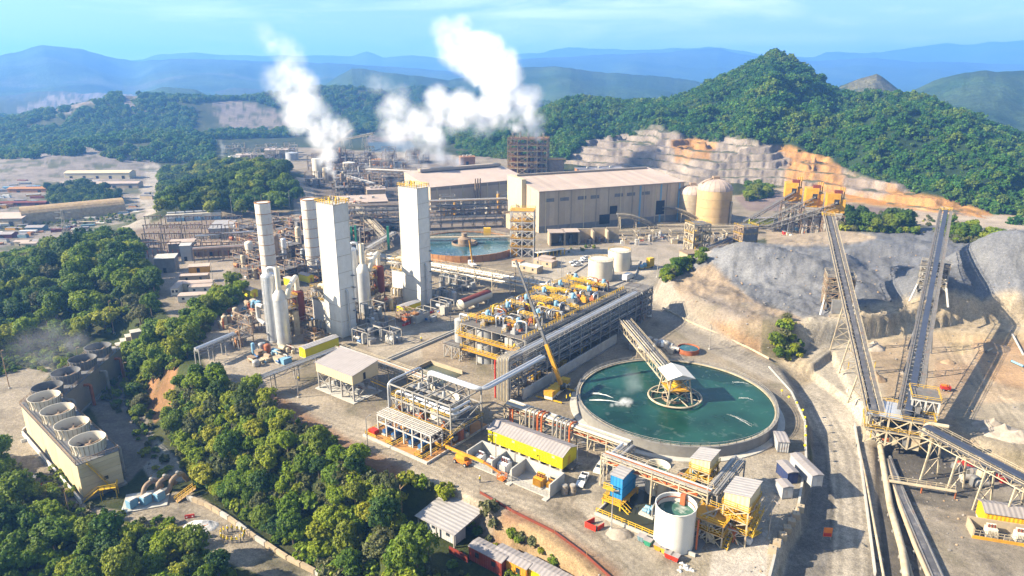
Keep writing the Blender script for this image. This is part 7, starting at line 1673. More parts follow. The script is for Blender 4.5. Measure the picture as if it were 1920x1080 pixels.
    for k, (px, py, L, Wd, h, m, rf, lab) in enumerate(((1000,497,11,5,3,'concrete_tan','beige_roof','tan flat cabin by the grass strip'),(975,508,10,5,3,'concrete_tan','offwhite','white roofed cabin nearest the pipe gallery'),(1012,492,7,4,3,'amber','beige_roof','orange tan cabin behind the white roofed one'),(960,500,5,4,3,'tank_cream','rust_wall','small rusty roofed cabin at the end of the row'))):
        p = P(px,py); container('site_cabin', lab, 'cabin', p, GA, L, Wd, h, m, rf, 'cabins by the grass strip', windows=2)
    t = thing('canopy', 'long flat canopy on yellow posts beside the road', 'canopy', P(1008,486), math.radians(32)); slab(t,'roof',0,0,3,18,3,3.25,'offwhite'); [bar(t,'post',(x,.4,0),(x,.4,3),.4,'yellow') for x in np.linspace(.5,17.5,8)]
    t = thing('generator', 'bright yellow generator trailer on the curved road', 'generator', P(1217,502), .6); slab(t,'yellow_housing',-1,-1.2,.8,2.2,1.2,5,'yellow'); slab(t,'deck',-6,-1.2,.6,2.4,1.2,.8,'yellow'); clutter(t,-6,-1,-1.4,1,5,3,('yellow','steel_dark','blue_light'),2.4); [wheel(t,x,e,.5,.5,.3) for x in (-4,1) for e in (-1.1,1.1)]
    # block bays
    for k in range(5):
        p = P(1030+k*27,462-k*1.5); t = thing('block_bay', ('first','second','third','fourth','fifth')[k]+' tan block bay from the left at the foot of the main hall', 'bay', p, math.radians(4), 'block bays below the main hall'); slab(t,'side_wall',0,0,0,1,9,7,'concrete_tan'); slab(t,'back_wall',1,8,0,8.6,9,7.4,'concrete_tan')
        if k < 2: slab(t,'roof_slab',-.2,-.2,7.4,9,9.4,7.8,'beige_roof')
        clutter(t,1.6,1,8,7,4,k,('concrete_dark','tank_grey','steel_brown'),4)
    for k, (px, py) in enumerate(((1009,500),(1052,528),(695+360,530),(1232,520))): lamp_post(('light pole beside the tan cabins','light pole at the bend of the tank road','thin pole beyond the pipe gallery','light pole above the tank kerb')[k], P(px,py), 11, .8)
    # conveyors around the transfer tower
    H = F((1010,437),(1278,412),(985,405))
    conveyor('arch_conveyor', 'arched conveyor leaving the main hall door, left one', raypt(1240,434,415)+Vector((0,0,0)), raypt(1158,402,412), 3.4, 2.0, (.3,.6,.95), 'steel_cream', 'steel_cream', 'arched conveyors', zg=0, arch=3)
    conveyor('arch_conveyor', 'arched conveyor leaving the main hall door, right one', raypt(1330,424,432), raypt(1243,388,440), 3.4, 2.0, (.3,.6,.95), 'steel_cream', 'steel_cream', 'arched conveyors', zg=0, arch=3)
    conveyor('level_conveyor', 'long level tan conveyor in front of the main hall', raypt(1130,434,396), raypt(1420,428,405), 3.2, 2.0, (.05,.2,.35,.5,.65,.8), 'steel_cream', 'steel_cream', zg=0)
    conveyor('level_conveyor', 'short tan conveyor behind the long level one', raypt(1232,422,425), raypt(1400,424,418), 3.0, 1.8, (.1,.4,.7), 'steel_cream', 'steel_cream', zg=0)
    conveyor('feed_conveyor', 'dark conveyor sloping down from the transfer tower to the stockpile', raypt(1322,468,352), raypt(1412,430,378), 3.0, 2.0, (.3,.7), 'steel_brown', zg=2)
    for (px, py, sx, sy, hh, m, lab) in ((1305,470,10,9,15,'steel_cream','tan transfer tower at the end of the level conveyor'),(1395,468,9,8,13,'steel_brown','dark clad transfer tower at the stockpile edge'),(1300,490,12,8,6,'concrete_tan','concrete stub building below the tan transfer tower')):
        p = P(px,py); t = thing('transfer_tower', lab, 'tower', p, .3)
        if m == 'concrete_tan': slab(t,'wall',-6,-4,0,6,4,5,'concrete_tan'); slab(t,'roof',-6.3,-4.3,5,6.3,4.3,5.3,'steel_brown'); continue
        frame_tower(t,-sx/2,-sy/2,sx/2,sy/2,[hh*.33,hh*.66,hh],3,3,m,.45,.28,'grating','yellow','x'); clutter(t,-sx/2+1,-sy/2+1,sx/2-1,sy/2-1,14,px,('steel_cream','steel_brown','yellow','steel'),hh*.9)
        if m == 'steel_brown': slab(t,'cladding',-sx/2+.4,-sy/2-.3,hh*.3,sx/2-.4,-sy/2-.1,hh*.95,'steel_dark')
    units([(1205,452,10,6,8),(1240,448,10,6,8),(1270,455,9,6,8),(1340,452,10,7,10),(1180,458,8,5,6),(1365,455,8,6,8)], 'machine_group', 'dusty machinery under the conveyors before the main hall', 'machinery', 'machinery under the conveyors before the hall', ('steel_cream','steel','concrete_tan','steel_white'), 0, 1, 0, (4,7))
build_silo_area()
# ================================================================== left side
def build_cooling():
    Z = -14.0
    def bank(B, ang, L, Wd, H, cells, lab, lit, z0):  # unlit bank: brownish, with its shade put into darker materials
        t = thing('cooling_tower', lab, 'cooling tower', B, ang, 'cooling tower banks')
        n = max(4, int(L/6))
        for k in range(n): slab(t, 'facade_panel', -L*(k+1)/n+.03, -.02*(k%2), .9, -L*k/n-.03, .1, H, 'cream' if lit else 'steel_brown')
        slab(t, 'core', -L, .1, .6, 0, Wd, H-.05, 'beige_dark')
        for k in range(7): slab(t, 'end_board', 0, .1, .9+k*(H-.9)/7+.03, .08+.05*(k%2), Wd, .9+(k+1)*(H-.9)/7-.03, 'cream')
        slab(t, 'deck', -L-.3,-.3,H,.3,Wd+.3,H+.18,'steel_dark'); slab(t, 'basin_wall', -L-1,-1.2,0,1,-.8,1.4,'white_paint'); slab(t, 'basin', -L-.6,-.8,.0,.6,Wd+.6,.5,'concrete_dark')
        q = MB(); rail(q, [(-L,-.2,H+.18),(0,-.2,H+.18),(0,Wd+.2,H+.18),(-L,Wd+.2,H+.18)], 1.1, 1.6, .11, closed=True); stuff(t, 'deck_rail', q, 'steel_brown')
        for k in range(cells):
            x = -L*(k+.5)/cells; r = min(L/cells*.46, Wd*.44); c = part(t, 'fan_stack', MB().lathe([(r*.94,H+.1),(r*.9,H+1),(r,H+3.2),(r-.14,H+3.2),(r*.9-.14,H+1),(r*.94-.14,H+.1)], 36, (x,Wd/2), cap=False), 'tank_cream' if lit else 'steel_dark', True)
            rb = MB()
            for a in np.linspace(0,2*PI,25)[:-1]: rb.tube([(x+r*.96*math.cos(a),Wd/2+r*.96*math.sin(a),H+.1),(x+r*.93*math.cos(a),Wd/2+r*.93*math.sin(a),H+1),(x+(r+.05)*math.cos(a),Wd/2+(r+.05)*math.sin(a),H+3.2)], .09, 4)
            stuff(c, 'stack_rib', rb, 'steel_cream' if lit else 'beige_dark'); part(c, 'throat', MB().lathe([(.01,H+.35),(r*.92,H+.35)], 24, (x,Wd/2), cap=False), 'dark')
            part(c, 'fan_hub', MB().lathe([(.7,H+1),(.7,H+1.6),(.2,H+1.8)], 12, (x,Wd/2)), 'steel_brown', True)
            for j in range(7): a = j*2*PI/7+k; bar(c, 'fan_blade', (x+.5*math.cos(a),Wd/2+.5*math.sin(a),H+1.35), (x+r*.84*math.cos(a),Wd/2+r*.84*math.sin(a),H+1.45), .38, 'steel_brown', .08)
        for k in range(cells): part(t, 'riser_pipe', MB().tube(bend([(-L*(k+.5)/cells,Wd+2,.2),(-L*(k+.5)/cells,Wd+2,H*.8),(-L*(k+.5)/cells,Wd,H*.8)], .8), .5, 10), 'pipe_rust' if k%2 else 'steel', True)
        stairs(t, (.9,Wd*.7,.2), (.9,Wd*.2,H)); slab(t, 'end_window', .13,Wd*.55,3.5,.17,Wd*.65,4.5,'glass')
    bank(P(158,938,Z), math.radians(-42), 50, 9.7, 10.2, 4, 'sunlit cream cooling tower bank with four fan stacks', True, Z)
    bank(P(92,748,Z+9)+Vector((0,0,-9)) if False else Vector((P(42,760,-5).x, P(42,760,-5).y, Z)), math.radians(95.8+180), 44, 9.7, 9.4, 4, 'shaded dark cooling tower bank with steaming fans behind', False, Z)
    # pumps
    e = P(245,955,Z); t = thing('pump_pad', 'concrete pump pad by the cooling tower end', 'pad', e, math.radians(20)); slab(t, 'pad', -2,-1.5,0,8.5,7,.3,'concrete')
    for k in range(3):
        p = e + Vector((k*2.7+.2, k*1.5+.5, .3)); t = thing('circulation_pump', ('nearest of three blue pump motors below the cooling tower','middle of three blue pump motors below the cooling tower','farthest of three blue pump motors below the cooling tower')[k], 'pump', p, math.radians(62), 'blue circulation pumps')
        slab(t, 'motor_box', -1,-.9,.2,1.2,.9,2.2,'blue_light'); slab(t, 'top_cover', -.8,-.7,2.2,1,.7,2.45,'steel_white'); part(t, 'discharge_pipe', MB().tube(bend([(1.2,0,1.1),(3,0,1.1),(4,0,3.8),(7,0,4.2),(8.5,0,1)], 1.2, 4), .62, 12), 'steel_brown', True); part(t, 'valve', MB().lathe([(.3,4.2),(.5,4.5),(.5,5),(.2,5.2)], 10, (6,0)), 'steel', True)
    t = thing('access_stair', 'yellow stair and platform at the cooling tower corner', 'stairs', P(190,935,Z), math.radians(20)); stairs(t, (-4,0,0), (0,0,3), 1.2); slab(t,'landing',0,-1,2.9,4,1.4,3,'yellow'); [bar(t,'post',(x,y,0),(x,y,3),.2,'yellow') for x in (.2,3.8) for y in (-.8,1.2)]; q = MB(); rail(q,[(0,-1,3),(4,-1,3),(4,1.4,3)],1.1,1.2,.13); stuff(t,'guard_rail',q,'yellow')
    t = thing('foot_bridge', 'small yellow railed ramp at the foot of the bank', 'ramp', P(345,935,Z), .9); bar(t,'ramp_deck',(-2,0,.2),(3,0,1.6),1.6,'wood',.2); q = MB(); rail(q,[(-2,.8,.2),(3,.8,1.6)],1.1,1,.12); rail(q,[(-2,-.8,.2),(3,-.8,1.6)],1.1,1,.12); stuff(t,'guard_rail',q,'yellow')
    for k, (px, py) in enumerate(((150,690),(188,705),(238,720),(162,850+40))): lamp_post(('leaning pole behind the shaded cooling bank, left','pole in the dark gap behind the shaded bank','pole at the right end of the dark gap','short pole at the sunlit bank end')[k], g(px,py), 8, .6, mat='steel_brown')
    lamp_post('bare wooden pole standing on the valley yard', g(132,972), 8, .3, mat='wood'); lamp_post('wooden pole at the left edge of the wood', g(18,728), 14, .3, mat='wood'); lamp_post('thin wooden pole inside the left wood', g(214,625), 14, .3, mat='wood')
    pile('rubble_heap', 'heap of broken white rock on the valley road', g(378,988), 5, 3, 1.6, 'gravel_white', 5)
    R = random.Random(6)
    for k in range(16):
        a = k/16*2*PI; c = (436+22*math.cos(a)*(1 if k < 13 else 1.15), 1008+11*math.sin(a)); person('person in yellow vest and helmet standing in the ring on the valley road', g(*c), math.atan2(-math.sin(a),-math.cos(a))+R.uniform(-.4,.4), R.choice(('yellow','white','yellow')), 'people standing in a ring')
    for k, (px, py, m, lab) in enumerate(((86,938,'red','red plastic barrier lying on the valley yard'),(68,918,'red','short red barrier by the left trees'),(347,972,'red','red barrier standing before the white rock heap'),(372,995,'orange','orange barrier behind the white rock heap'),(228,967,'white','white block beside the nearest blue pump'),(40,830,'white','white crates on the slab left of the cooling bank'))): barrier(lab, g(px,py), R.uniform(0,3), 2.2, m)
    # kerb wall along valley road
    w = [g(*p) for p in [(352,936),(385,948),(430,975),(480,1012),(540,1050),(620,1090)]]; o = w[0]; t = thing('road_wall', 'curved broken concrete kerb wall along the valley road', 'wall', o)
    for j in range(5):
        for f in range(3): a = w[j]*(1-f/3)+w[j+1]*(f/3)-o; b = w[j]*(1-(f+.92)/3)+w[j+1]*((f+.92)/3)-o; bar(t, 'wall_block', a+Vector((0,0,.4+.15*(f%2))), b+Vector((0,0,.4)), .7, 'concrete_tan' if (j+f)%3 else 'concrete', 1.4)
    # stepped grey blocks
    for k in range(5): p = g(222+k*9,662-k*8); o = thing('block_stack', 'stepped tan block stack '+('lowest','second','third','fourth','highest')[k]+' behind the shaded cooling bank', 'blocks', p, .6, 'stepped block stacks'); slab(o,'block_body',-2.4,-2,-1,2.4,2,2.2,'concrete_tan'); slab(o,'cap_slab',-2.5,-2.1,2.2,2.5,2.1,2.4,'concrete')
    # roof shed among trees, containers on lower terrace
    zt = gz(*P(840,990,-5).xy); t = thing('open_shed', 'wide corrugated grey roof shed among the trees', 'shed', P(852,1030,-6), GA); L, Wd = 11, 11
    gable(t, -L, 0, 0, Wd, 3.4, .1, .9, 'beige_roof', 'grey_roof_y', 'x', .3, shed=True, wallname='roof_frame'); [bar(t,'post',(x,y,-2),(x,y,3.6),.28,'steel') for x in (-L+.3,-L/2,-.3) for y in (.3,Wd-.3)]; slab(t,'red_fence',-.2,-1.5,0,5,-1.3,1.6,'container_red'); slab(t,'stored_goods',-6,2,-.5,-2,5,1.6,'rust_wall')
    for k, (px, py, m, rf, lab) in enumerate(((880,1050,'container_red','grey_roof','dark red container right of the corrugated shed'),(924,1062,'container_orange','grey_roof','left orange container with brown roof on the lower terrace'),(968,1080,'container_yellow','grey_roof','middle orange container with window on the lower terrace'),(1012,1104,'container_grey','grey_roof','grey roofed container cut by the bottom edge'),(800,995,'container_grey','grey_roof','small pale roof half hidden left of the corrugated shed'))):
        container('shipping_container', lab, 'container', P(px,py,-6), GA, 8.5, 3.2, 3.4, m, rf, 'containers on the lower terrace', windows=2)
    t = thing('dead_tree', 'bare dead tree trunk beside the corrugated shed', 'tree', g(752,968)); part(t,'trunk',MB().tube([(0,0,-1),(.2,0,4),(.1,.2,8)],[.35,.25,.1],7),'wood',True); [part(t,'branch',MB().tube([(.15,.1,4+k),(.15+math.cos(k*2.1),.1+math.sin(k*2.1),5.2+k)],[.12,.04],5),'wood',True) for k in range(4)]
    w = [g(*p) for p in [(900,925),(960,960),(1040,1000),(1100,1045),(1150,1090)]]; o = w[0]; t = thing('red_fence', 'low rust red mesh fence along the gravel road edge', 'fence', o)
    for j in range(4): bar(t,'fence_panel',w[j]-o+Vector((0,0,.3)),w[j+1]-o+Vector((0,0,.3)),.12,'rust_red',.7); bar(t,'fence_post',w[j]-o,w[j]-o+Vector((0,0,1.4)),.15,'wood')
build_cooling()

def build_switchyard():
    A = math.radians(12)
    for j in range(4):
        for k in range(5):
            p = P(275+k*38-j*2, 432+j*18); t = thing('switch_gantry', 'brown lattice gantry in row '+('one','two','three','four')[j]+' of the switchyard', 'gantry', p, A, 'switchyard gantries')
            for x in (0,9): bar(t,'post',(x,0,0),(x,0,9),.4,'steel_brown')
            bar(t,'crossbeam',(-.6,0,8.8),(9.6,0,8.8),.5,'steel_brown'); q = MB()
            for x in (2,4.5,7): q.tube([(x,0,8.6),(x,0,7)],.14,6); q.tube([(x,1.5,0),(x,1.5,4.5)],.18,6)
            stuff(t,'insulator',q,'rust_red')
            for x in (2,4.5,7): rod(t,'busbar',(x,0,7),(x,12,7),.07,'steel',5)
    for k in range(6):
        p = P(323+k*17,420-k*1); t = thing('power_transformer', 'grey and blue power transformer at the back of the switchyard', 'transformer', p, A, 'power transformers behind the switchyard'); slab(t,'tank_body',-2.4,-2,0,2.4,2,4,'blue_light' if k%2 else 'tank_grey'); slab(t,'top_cooler',-2.8,-1.6,4,2.8,1.6,6.2,'tank_cream'); part(t,'conservator',MB().tube([(-2.4,1.5,7),(2.4,1.5,7)],.6,10),'tank_grey',True)
    for (px, py, lx, ly, h, m, rf, lab) in ((420,440,12,22,6,'concrete','grey_roof_y','grey roofed hall at the right of the switchyard'),(315,508,9,7,7,'concrete_dark','concrete','grey concrete block at the front of the switchyard'),(345,478,12,8,7,'concrete_dark','beige_roof','brown control block in the middle of the switchyard'),(352,488,5,4,8,'tank_grey','steel_white','pale grey switch box on the brown control block'),(375,510,9,3,3,'amber','beige_roof','tan tank cabin before the switchyard'),(400,478,16,6,6,'steel_brown','steel_brown','dark open bay right of the control block')):
        p = P(px,py); t = thing('switch_building', lab, 'building', p, A); gable(t,-lx/2,-ly/2,lx/2,ly/2,0,h,.6,m,rf,'x',.3,shed=True); slab(t,'door',-1,-ly/2-.06,.1,.4,-ly/2,2.4,'dark')
    p = P(365,492); t = thing('pipe_rack', 'brown pipe bridge across the front of the switchyard', 'pipe rack', p, math.radians(16)); pipe_rack(t,[(0,0),(34,0)],7,2.4,4,7,1,mat='steel_brown',seed=3,r=.3)
    p = P(370,470); t = thing('pipe_rack', 'upper brown duct bridge of the switchyard', 'pipe rack', p, math.radians(24)); pipe_rack(t,[(0,0),(30,0)],8,2,3,8,1,mat='steel_cream',seed=4,r=.35)
    for k, (px, py, L, Wd, h, m, lab) in enumerate(((322,555,3,12,3.2,'offwhite','narrow pale cabin at the left of the cabin group'),(338,532,12,4,3.4,'concrete_tan','tan long cabin at the back of the cabin group'),(340,546,13,5,3.2,'cream','cream cabin in the middle of the cabin group'),(355,552,9,5,3,'offwhite','pale square cabin right of the cream one'),(335,568,8,5,2.8,'offwhite','pale flat cabin at the front of the group'),(360,566,8,4,2.8,'concrete','grey pale cabin at the front right of the group'))): container('site_cabin', lab, 'cabin', P(px,py), math.radians(10), L, Wd, h, m, 'beige_roof', 'cabins below the switchyard', windows=2)
    for k, (px, py) in enumerate(((404,562),(437,415),(545,402))): lamp_post(('thin pole beside the bright trees','thin mast at the switchyard back','thin mast behind the green shed')[k], P(px,py), 16, .4)
    t = thing('lumber_truck', 'flat truck loaded with rusty pipe beside the bright trees', 'truck', P(400,585), math.radians(50)); slab(t,'flatbed',-4,-1.2,.9,3,1.2,1.2,'steel_brown'); slab(t,'cab',3,-1.1,.6,5,1.1,2.6,'orange'); [part(t,'load_pipe',MB().tube([(-4,-.9+.45*k,1.5),(3,-.9+.45*k,1.5)],.22,8),'pipe_rust',True) for k in range(5)]; [wheel(t,x,e,.5,.5,.3) for x in (-3,-1.8,4) for e in (-1.1,1.1)]
    # transmission tower
    for k, (px, py, top, lab) in enumerate(((135,490,393,'lattice transmission tower in the left wood'),(690,300,255,'small lattice mast far behind the plant'))):
        p = g(px,py); H = ztop(p, top)-p.z; t = thing('transmission_tower', lab, 'pylon', p); q = MB()
        def w(z): return 4.2*(1-z/H)**1.1+.7
        for sx in (-1,1):
            for sy in (-1,1): part(t,'leg',MB().tube([(sx*w(z)/2,sy*w(z)/2,z) for z in np.linspace(0,H,6)],.18,4),'steel')
        for j in range(9):
            z0, z1 = H*j/9, H*(j+1)/9; a, b = w(z0)/2, w(z1)/2
            for s in (-1,1): q.beam((-a,s*a,z0),(b,s*b,z1),.12); q.beam((a,s*a,z0),(-b,s*b,z1),.12); q.beam((s*a,-a,z0),(s*b,b,z1),.12); q.beam((s*a,a,z0),(s*b,-b,z1),.12)
        stuff(t,'lattice',q,'steel')
        for z in (.72,.84,.95): bar(t,'crossarm',(-4.2,0,H*z),(4.2,0,H*z),.3,'steel')
build_switchyard()

def build_far_yard():
    Z = -20.0
    p = P(42,418,Z); t = thing('arched_hangar', 'long tan arched hangar in the far left yard', 'hangar', p, math.radians(38)); n = 14; R_ = 12; L = 72
    arc = [(R_*math.cos(a), R_*1.05*math.sin(a)) for a in np.linspace(PI,0,n)]
    mb = MB(); mb.add([(x0_,y,z) for x0_ in (0,L) for (y,z) in arc]+[(x0_,y*.96,z*.96) for x0_ in (0,L) for (y,z) in arc], [(i,i+1,n+i+1,n+i) for i in range(n-1)]+[(2*n+i+1,2*n+i,3*n+i,3*n+i+1) for i in range(n-1)]+[(i+1,i,2*n+i,2*n+i+1) for i in range(n-1)]); part(t,'arched_shell',mb,'steel_tan'); mb = MB(); mb.add([(L*.98,y*.97,z*.97) for y,z in arc],[tuple(range(n))]); part(t,'end_wall',mb,'beige_wall'); slab(t,'front_rib',-.2,-R_-.3,0,.3,-R_+.4,2,'beige_roof')
    spec = [(20,418,34,26,6,'concrete_tan','beige_roof','tan roofed hall left of the arched hangar'),(190,336,70,16,8,'cream','cream','long cream warehouse in the far yard'),(160,336,30,18,7,'white_paint','white_paint','white gabled shed before the cream warehouse'),(165,308,55,16,7,'cream','cream','cream shed at the back of the far yard'),(232,307,24,14,7,'cream','beige_roof','small cream hall at the back right of the far yard'),(190,352,80,12,5,'beige_wall','beige_roof','low long tan shed by the island of trees'),(60,360,40,10,4,'rust_wall','rust_wall','low rusty stack of pallets in the far yard'),(40,385,46,6,3,'rust_red','rust_red','low dark red row of containers in the far yard'),(100,395,20,6,4,'red','red','red container group by the hangar road'),(140,391,16,5,3,'container_red','container_red','short red shed at the end of the hangar road'),(45,460,9,5,3,'cream','beige_roof','cream cabin of the pair by the left wood'),(58,463,10,5,3,'cream','beige_roof','cream cabin second of the pair by the left wood'),(80,458,9,6,3,'offwhite','grey_roof','pale cabin nearest the transmission tower'),(165,440,10,3,3,'concrete_dark','steel_dark','dark open canopy beside the transmission tower'),(70,432,12,8,3,'container_teal','grey_roof','teal grey stores in the far yard'),(10,445,14,8,3,'container_red','grey_roof','dark red truck park at the left edge')]
    for (px, py, lx, ly, h, m, rf, lab) in spec:
        t = thing('yard_building', lab, 'building', P(px,py,Z), math.radians(4)); gable(t,-lx/2,-ly/2,lx/2,ly/2,0,h,min(2.2,ly*.12),m,rf,'x',.5)
        for k in range(max(1,int(lx/14))): x = -lx/2+lx*(k+.5)/max(1,int(lx/14)); slab(t,'door',x-1.6,-ly/2-.1,0,x+1.6,-ly/2-.02,h*.6,'dark')
    R = random.Random(21)
    for k in range(190):
        px = R.uniform(-10,285); py = R.uniform(312,470)
        if py > 500-px*.22 or (95 < px < 235 and 352 < py < 392) or (20 < px < 130 and 385 < py < 425): continue
        p = P(px,py,Z); L = R.uniform(3,14); h = R.uniform(1.2,3.2); m = R.choice(('concrete','offwhite','steel_dark','rust_wall','container_teal','concrete_tan','rust_red','steel','white','amber','blue_light'))
        t = thing('yard_stores', 'row of stores or parked machines on the pale far left yard', 'stores', p, R.uniform(-.2,.4), 'stores on the far left yard'); slab(t,'load',-L/2,-1.4,0,L/2,1.4,h,m)
        if R.random() < .5: slab(t,'cover',-L/2+.4,-1.2,h,L/2-.6,1.2,h+R.uniform(.3,1),R.choice(('offwhite','grey_roof','steel_dark')))
build_far_yard()
# ================================================================== main halls and the plant behind
def build_halls():
    H = F((1010,437),(1278,412),(985,405)); t = thing('main_hall', 'huge beige clad process hall with low pitched roof', 'building', H.o, H.r); L = H.lx; D = 42; e = 25.0
    gable(t, 0,0,L,D,0,e,4.2,'beige_wall','beige_roof','x',.6,shed=True)
    for k in range(30): slab(t,'wall_panel',L*k/30+.04,-.06-.03*(k%2),.3,L*(k+1)/30-.04,-.015,e-.05,'beige_wall')
    for k in range(30): x0, x1 = L*k/30-.0+.05, L*(k+1)/30-.05; q = MB(); q.add([(x0,-.7,e+.16),(x1,-.7,e+.16),(x1,D+.6,e+4.42),(x0,D+.6,e+4.42),(x0,-.7,e+.32),(x1,-.7,e+.32),(x1,D+.6,e+4.58),(x0,D+.6,e+4.58)],[(3,2,1,0),(4,5,6,7),(0,1,5,4),(1,2,6,5),(2,3,7,6),(3,0,4,7)]); part(t,'roof_sheet',q,'beige_roof')
    slab(t,'gutter',-.6,-1.0,e-.3,L+.6,-.65,e+.1,'beige_dark')
    for k in range(12): x = L*(k+.5)/12; slab(t,'pilaster',x-.25,-.25,0,x+.25,-.02,e-.3,'beige_dark' if k%3 else 'cream')
    for x in (4,14,26,35,52,61,72): slab(t,'louvre',x,-.16,e-6.5,x+6,-.02,e-4.4,'steel_dark')
    for x in (.68,.83,.965): slab(t,'pale_strip',L*x-.6,-.3,0,L*x+.6,-.03,e-.2,'blue_light')
    for (x0,x1,z0,z1) in ((.40,.47,2,8),(.47,.52,8,13),(.80,.86,5,14)): slab(t,'doorway',L*x0,-.35,z0,L*x1,-.03,z1,'dark')
    slab(t,'dirty_plinth',-.1,-.2,0,L+.1,-.06,4,'concrete_dark'); slab(t,'ridge_vent',2,D-4,e+4.2,L-4,D-2,e+5.4,'beige_dark'); slab(t,'parapet_block',-3,D*.45,0,0,D,e+5,'cream'); slab(t,'lean_to',-12,8,0,-3,30,9,'concrete_tan')
    for k in range(5): slab(t,'gable_panel_joint',-.06,D*(k+.5)/5-.1,.5,-.0,D*(k+.5)/5+.1,e,'beige_dark')
    H = F((808,394),(990,374),(772,368)); t = thing('rear_hall', 'long beige hall with brown roof left of the main hall', 'building', H.o, H.r); L = H.lx; D = 44
    gable(t, 0,0,L,D,0,16,6,'beige_wall','beige_roof','x',.6,shed=True); slab(t,'ridge_monitor',10,D-7,22,L-2,D-2,24,'beige_dark'); slab(t,'eave_band',0,-.2,13.6,L,-.02,15.4,'beige_dark')
    for k in range(8): x = L*(k+.5)/8; slab(t,'pilaster',x-.3,-.3,0,x+.3,-.04,15.6,'cream')
    [rod(t,'flue',(L*.42+k*2,-3,0),(L*.42+k*2,-3,20),.5,'steel_brown') for k in range(3)]
    for (px, py, lx, ly, h, m, rf, lab) in ((680,392,34,26,7,'beige_dark','beige_roof','flat brown roofed building behind the near cold box'),(706,376,14,10,9,'concrete_tan','beige_roof','tan block on the flat brown roof'),(876,310,16,8,9,'rust_wall','rust_wall','rust brown block behind the rear hall'),(1125,330,46,16,7,'rust_wall','grey_roof','low orange brown shed with grey roof before the quarry'),(520,295,26,14,9,'cream','beige_roof','cream block of the far plant'),(470,300,30,12,6,'beige_wall','beige_roof','tan low hall of the far plant'),(440,305,12,8,6,'amber','offwhite','small amber hall of the far plant beside its steam')):
        p = P(px,py); t = thing('plant_building', lab, 'building', p, .25); gable(t,-lx/2,-ly/2,lx/2,ly/2,0,h,.8,m,rf,'x',.4,shed=True); slab(t,'door',-2,-ly/2-.1,0,1,-ly/2-.02,h*.5,'dark')
        for k in range(3): slab(t,'roof_unit',-lx*.3+k*lx*.25,-1,h+.9,-lx*.3+k*lx*.25+2,1,h+2.2,'offwhite')
    # tower with roof steam
    p = P(952,326); t = thing('autoclave_tower', 'tall rust brown open frame with steaming vents on its top', 'tower', p, math.radians(-8)); H = 33
    frame_tower(t,0,0,38,22,[H*k/6 for k in range(1,7)],5,3,'steel_tan',.9,.6,'rust_wall','amber','x',every=2); clutter(t,2,2,36,20,34,3,('steel_brown','rust_wall','steel_cream','pipe_rust'),30,r=.5)
    for k in range(5): part(t,'vent_stack',MB().lathe([(.9,H-4),(.9,H+5),(1.2,H+5.2),(1.2,H+6)],14,(4+k*7.5,6)),'steel_cream',True)
    slab(t,'side_bin',40,2,0,54,12,14,'steel_brown'); slab(t,'yellow_deck',39,1,14.2,56,13,15,'amber')
    # dark racks
    for k, (a, b, h, lab) in enumerate((((648,436),(768,432),18,'dark multi level pipe rack between the cold boxes'),((806,430),(950,424),19,'dark multi level pipe rack behind the rusty thickener'),((690,345),(790,350),14,'brown pipe rack behind the dark racks'),((640,352),(700,372),12,'brown pipe rack beside the chimney steam'))):
        p = P(*a); q = P(*b); t = thing('pipe_rack', lab, 'pipe rack', p, math.atan2(q.y-p.y,q.x-p.x)); pipe_rack(t,[(0,0),((q-p).length,0)],4,7,7,6.5,5,(h-4)/4.5,'steel_dark' if k < 2 else 'steel_brown',('steel_dark','pipe','steel_brown'),False,.32,20+k,rails=None)
        br = MB(); n = int((q-p).length/6.5)
        for j in range(n): xbrace(br,(j*6.5,-3.5),(j*6.5+6.5,-3.5),2,h*.9,.22,kind='x' if j%3==0 else '/')
        stuff(t,'side_bracing',br,'steel_dark')
    conveyor('inclined_gallery', 'white lattice gallery descending between the cold boxes', P(728,452,4), raypt(662,382,440), 4.2, 4, (.3,.6,.9), 'steel_cream', 'steel_cream', zg=0); conveyor('inclined_gallery', 'dark lattice gallery rising to the right between the cold boxes', P(688,466,4), raypt(738,436,380), 3.6, 3, (.4,), 'steel', 'steel', zg=0)
    [bar(thing('green_pillar',('green steel pillar at the end of the dark gallery','green steel pillar beside the white gallery','short green pillar left of the white gallery')[k],'pillar',P(px,py)),'column',(0,0,0),(0,0,h),1.2,'green') for k,(px,py,h) in enumerate(((729,468,13),(668,455,10),(660,450,8)))]
    # rear thickener
    c = Vector((-26.0, 364.0, 0)); R = 29; t = thing('thickener', 'rear round thickener with rust streaked wall and dark water', 'thickener', c); n = 48
    for k in range(n): a0, a1 = 2*PI*k/n, 2*PI*(k+.96)/n; q = MB(); q.add([((R+o)*math.cos(a),(R+o)*math.sin(a),z) for z in (0,3.6) for a, o in ((a0,0),(a1,0),(a1,.4),(a0,.4))], [(0,3,2,1),(4,5,6,7),(0,1,5,4),(1,2,6,5),(2,3,7,6),(3,0,4,7)]); part(t,'wall_panel',q,'rust_wall')
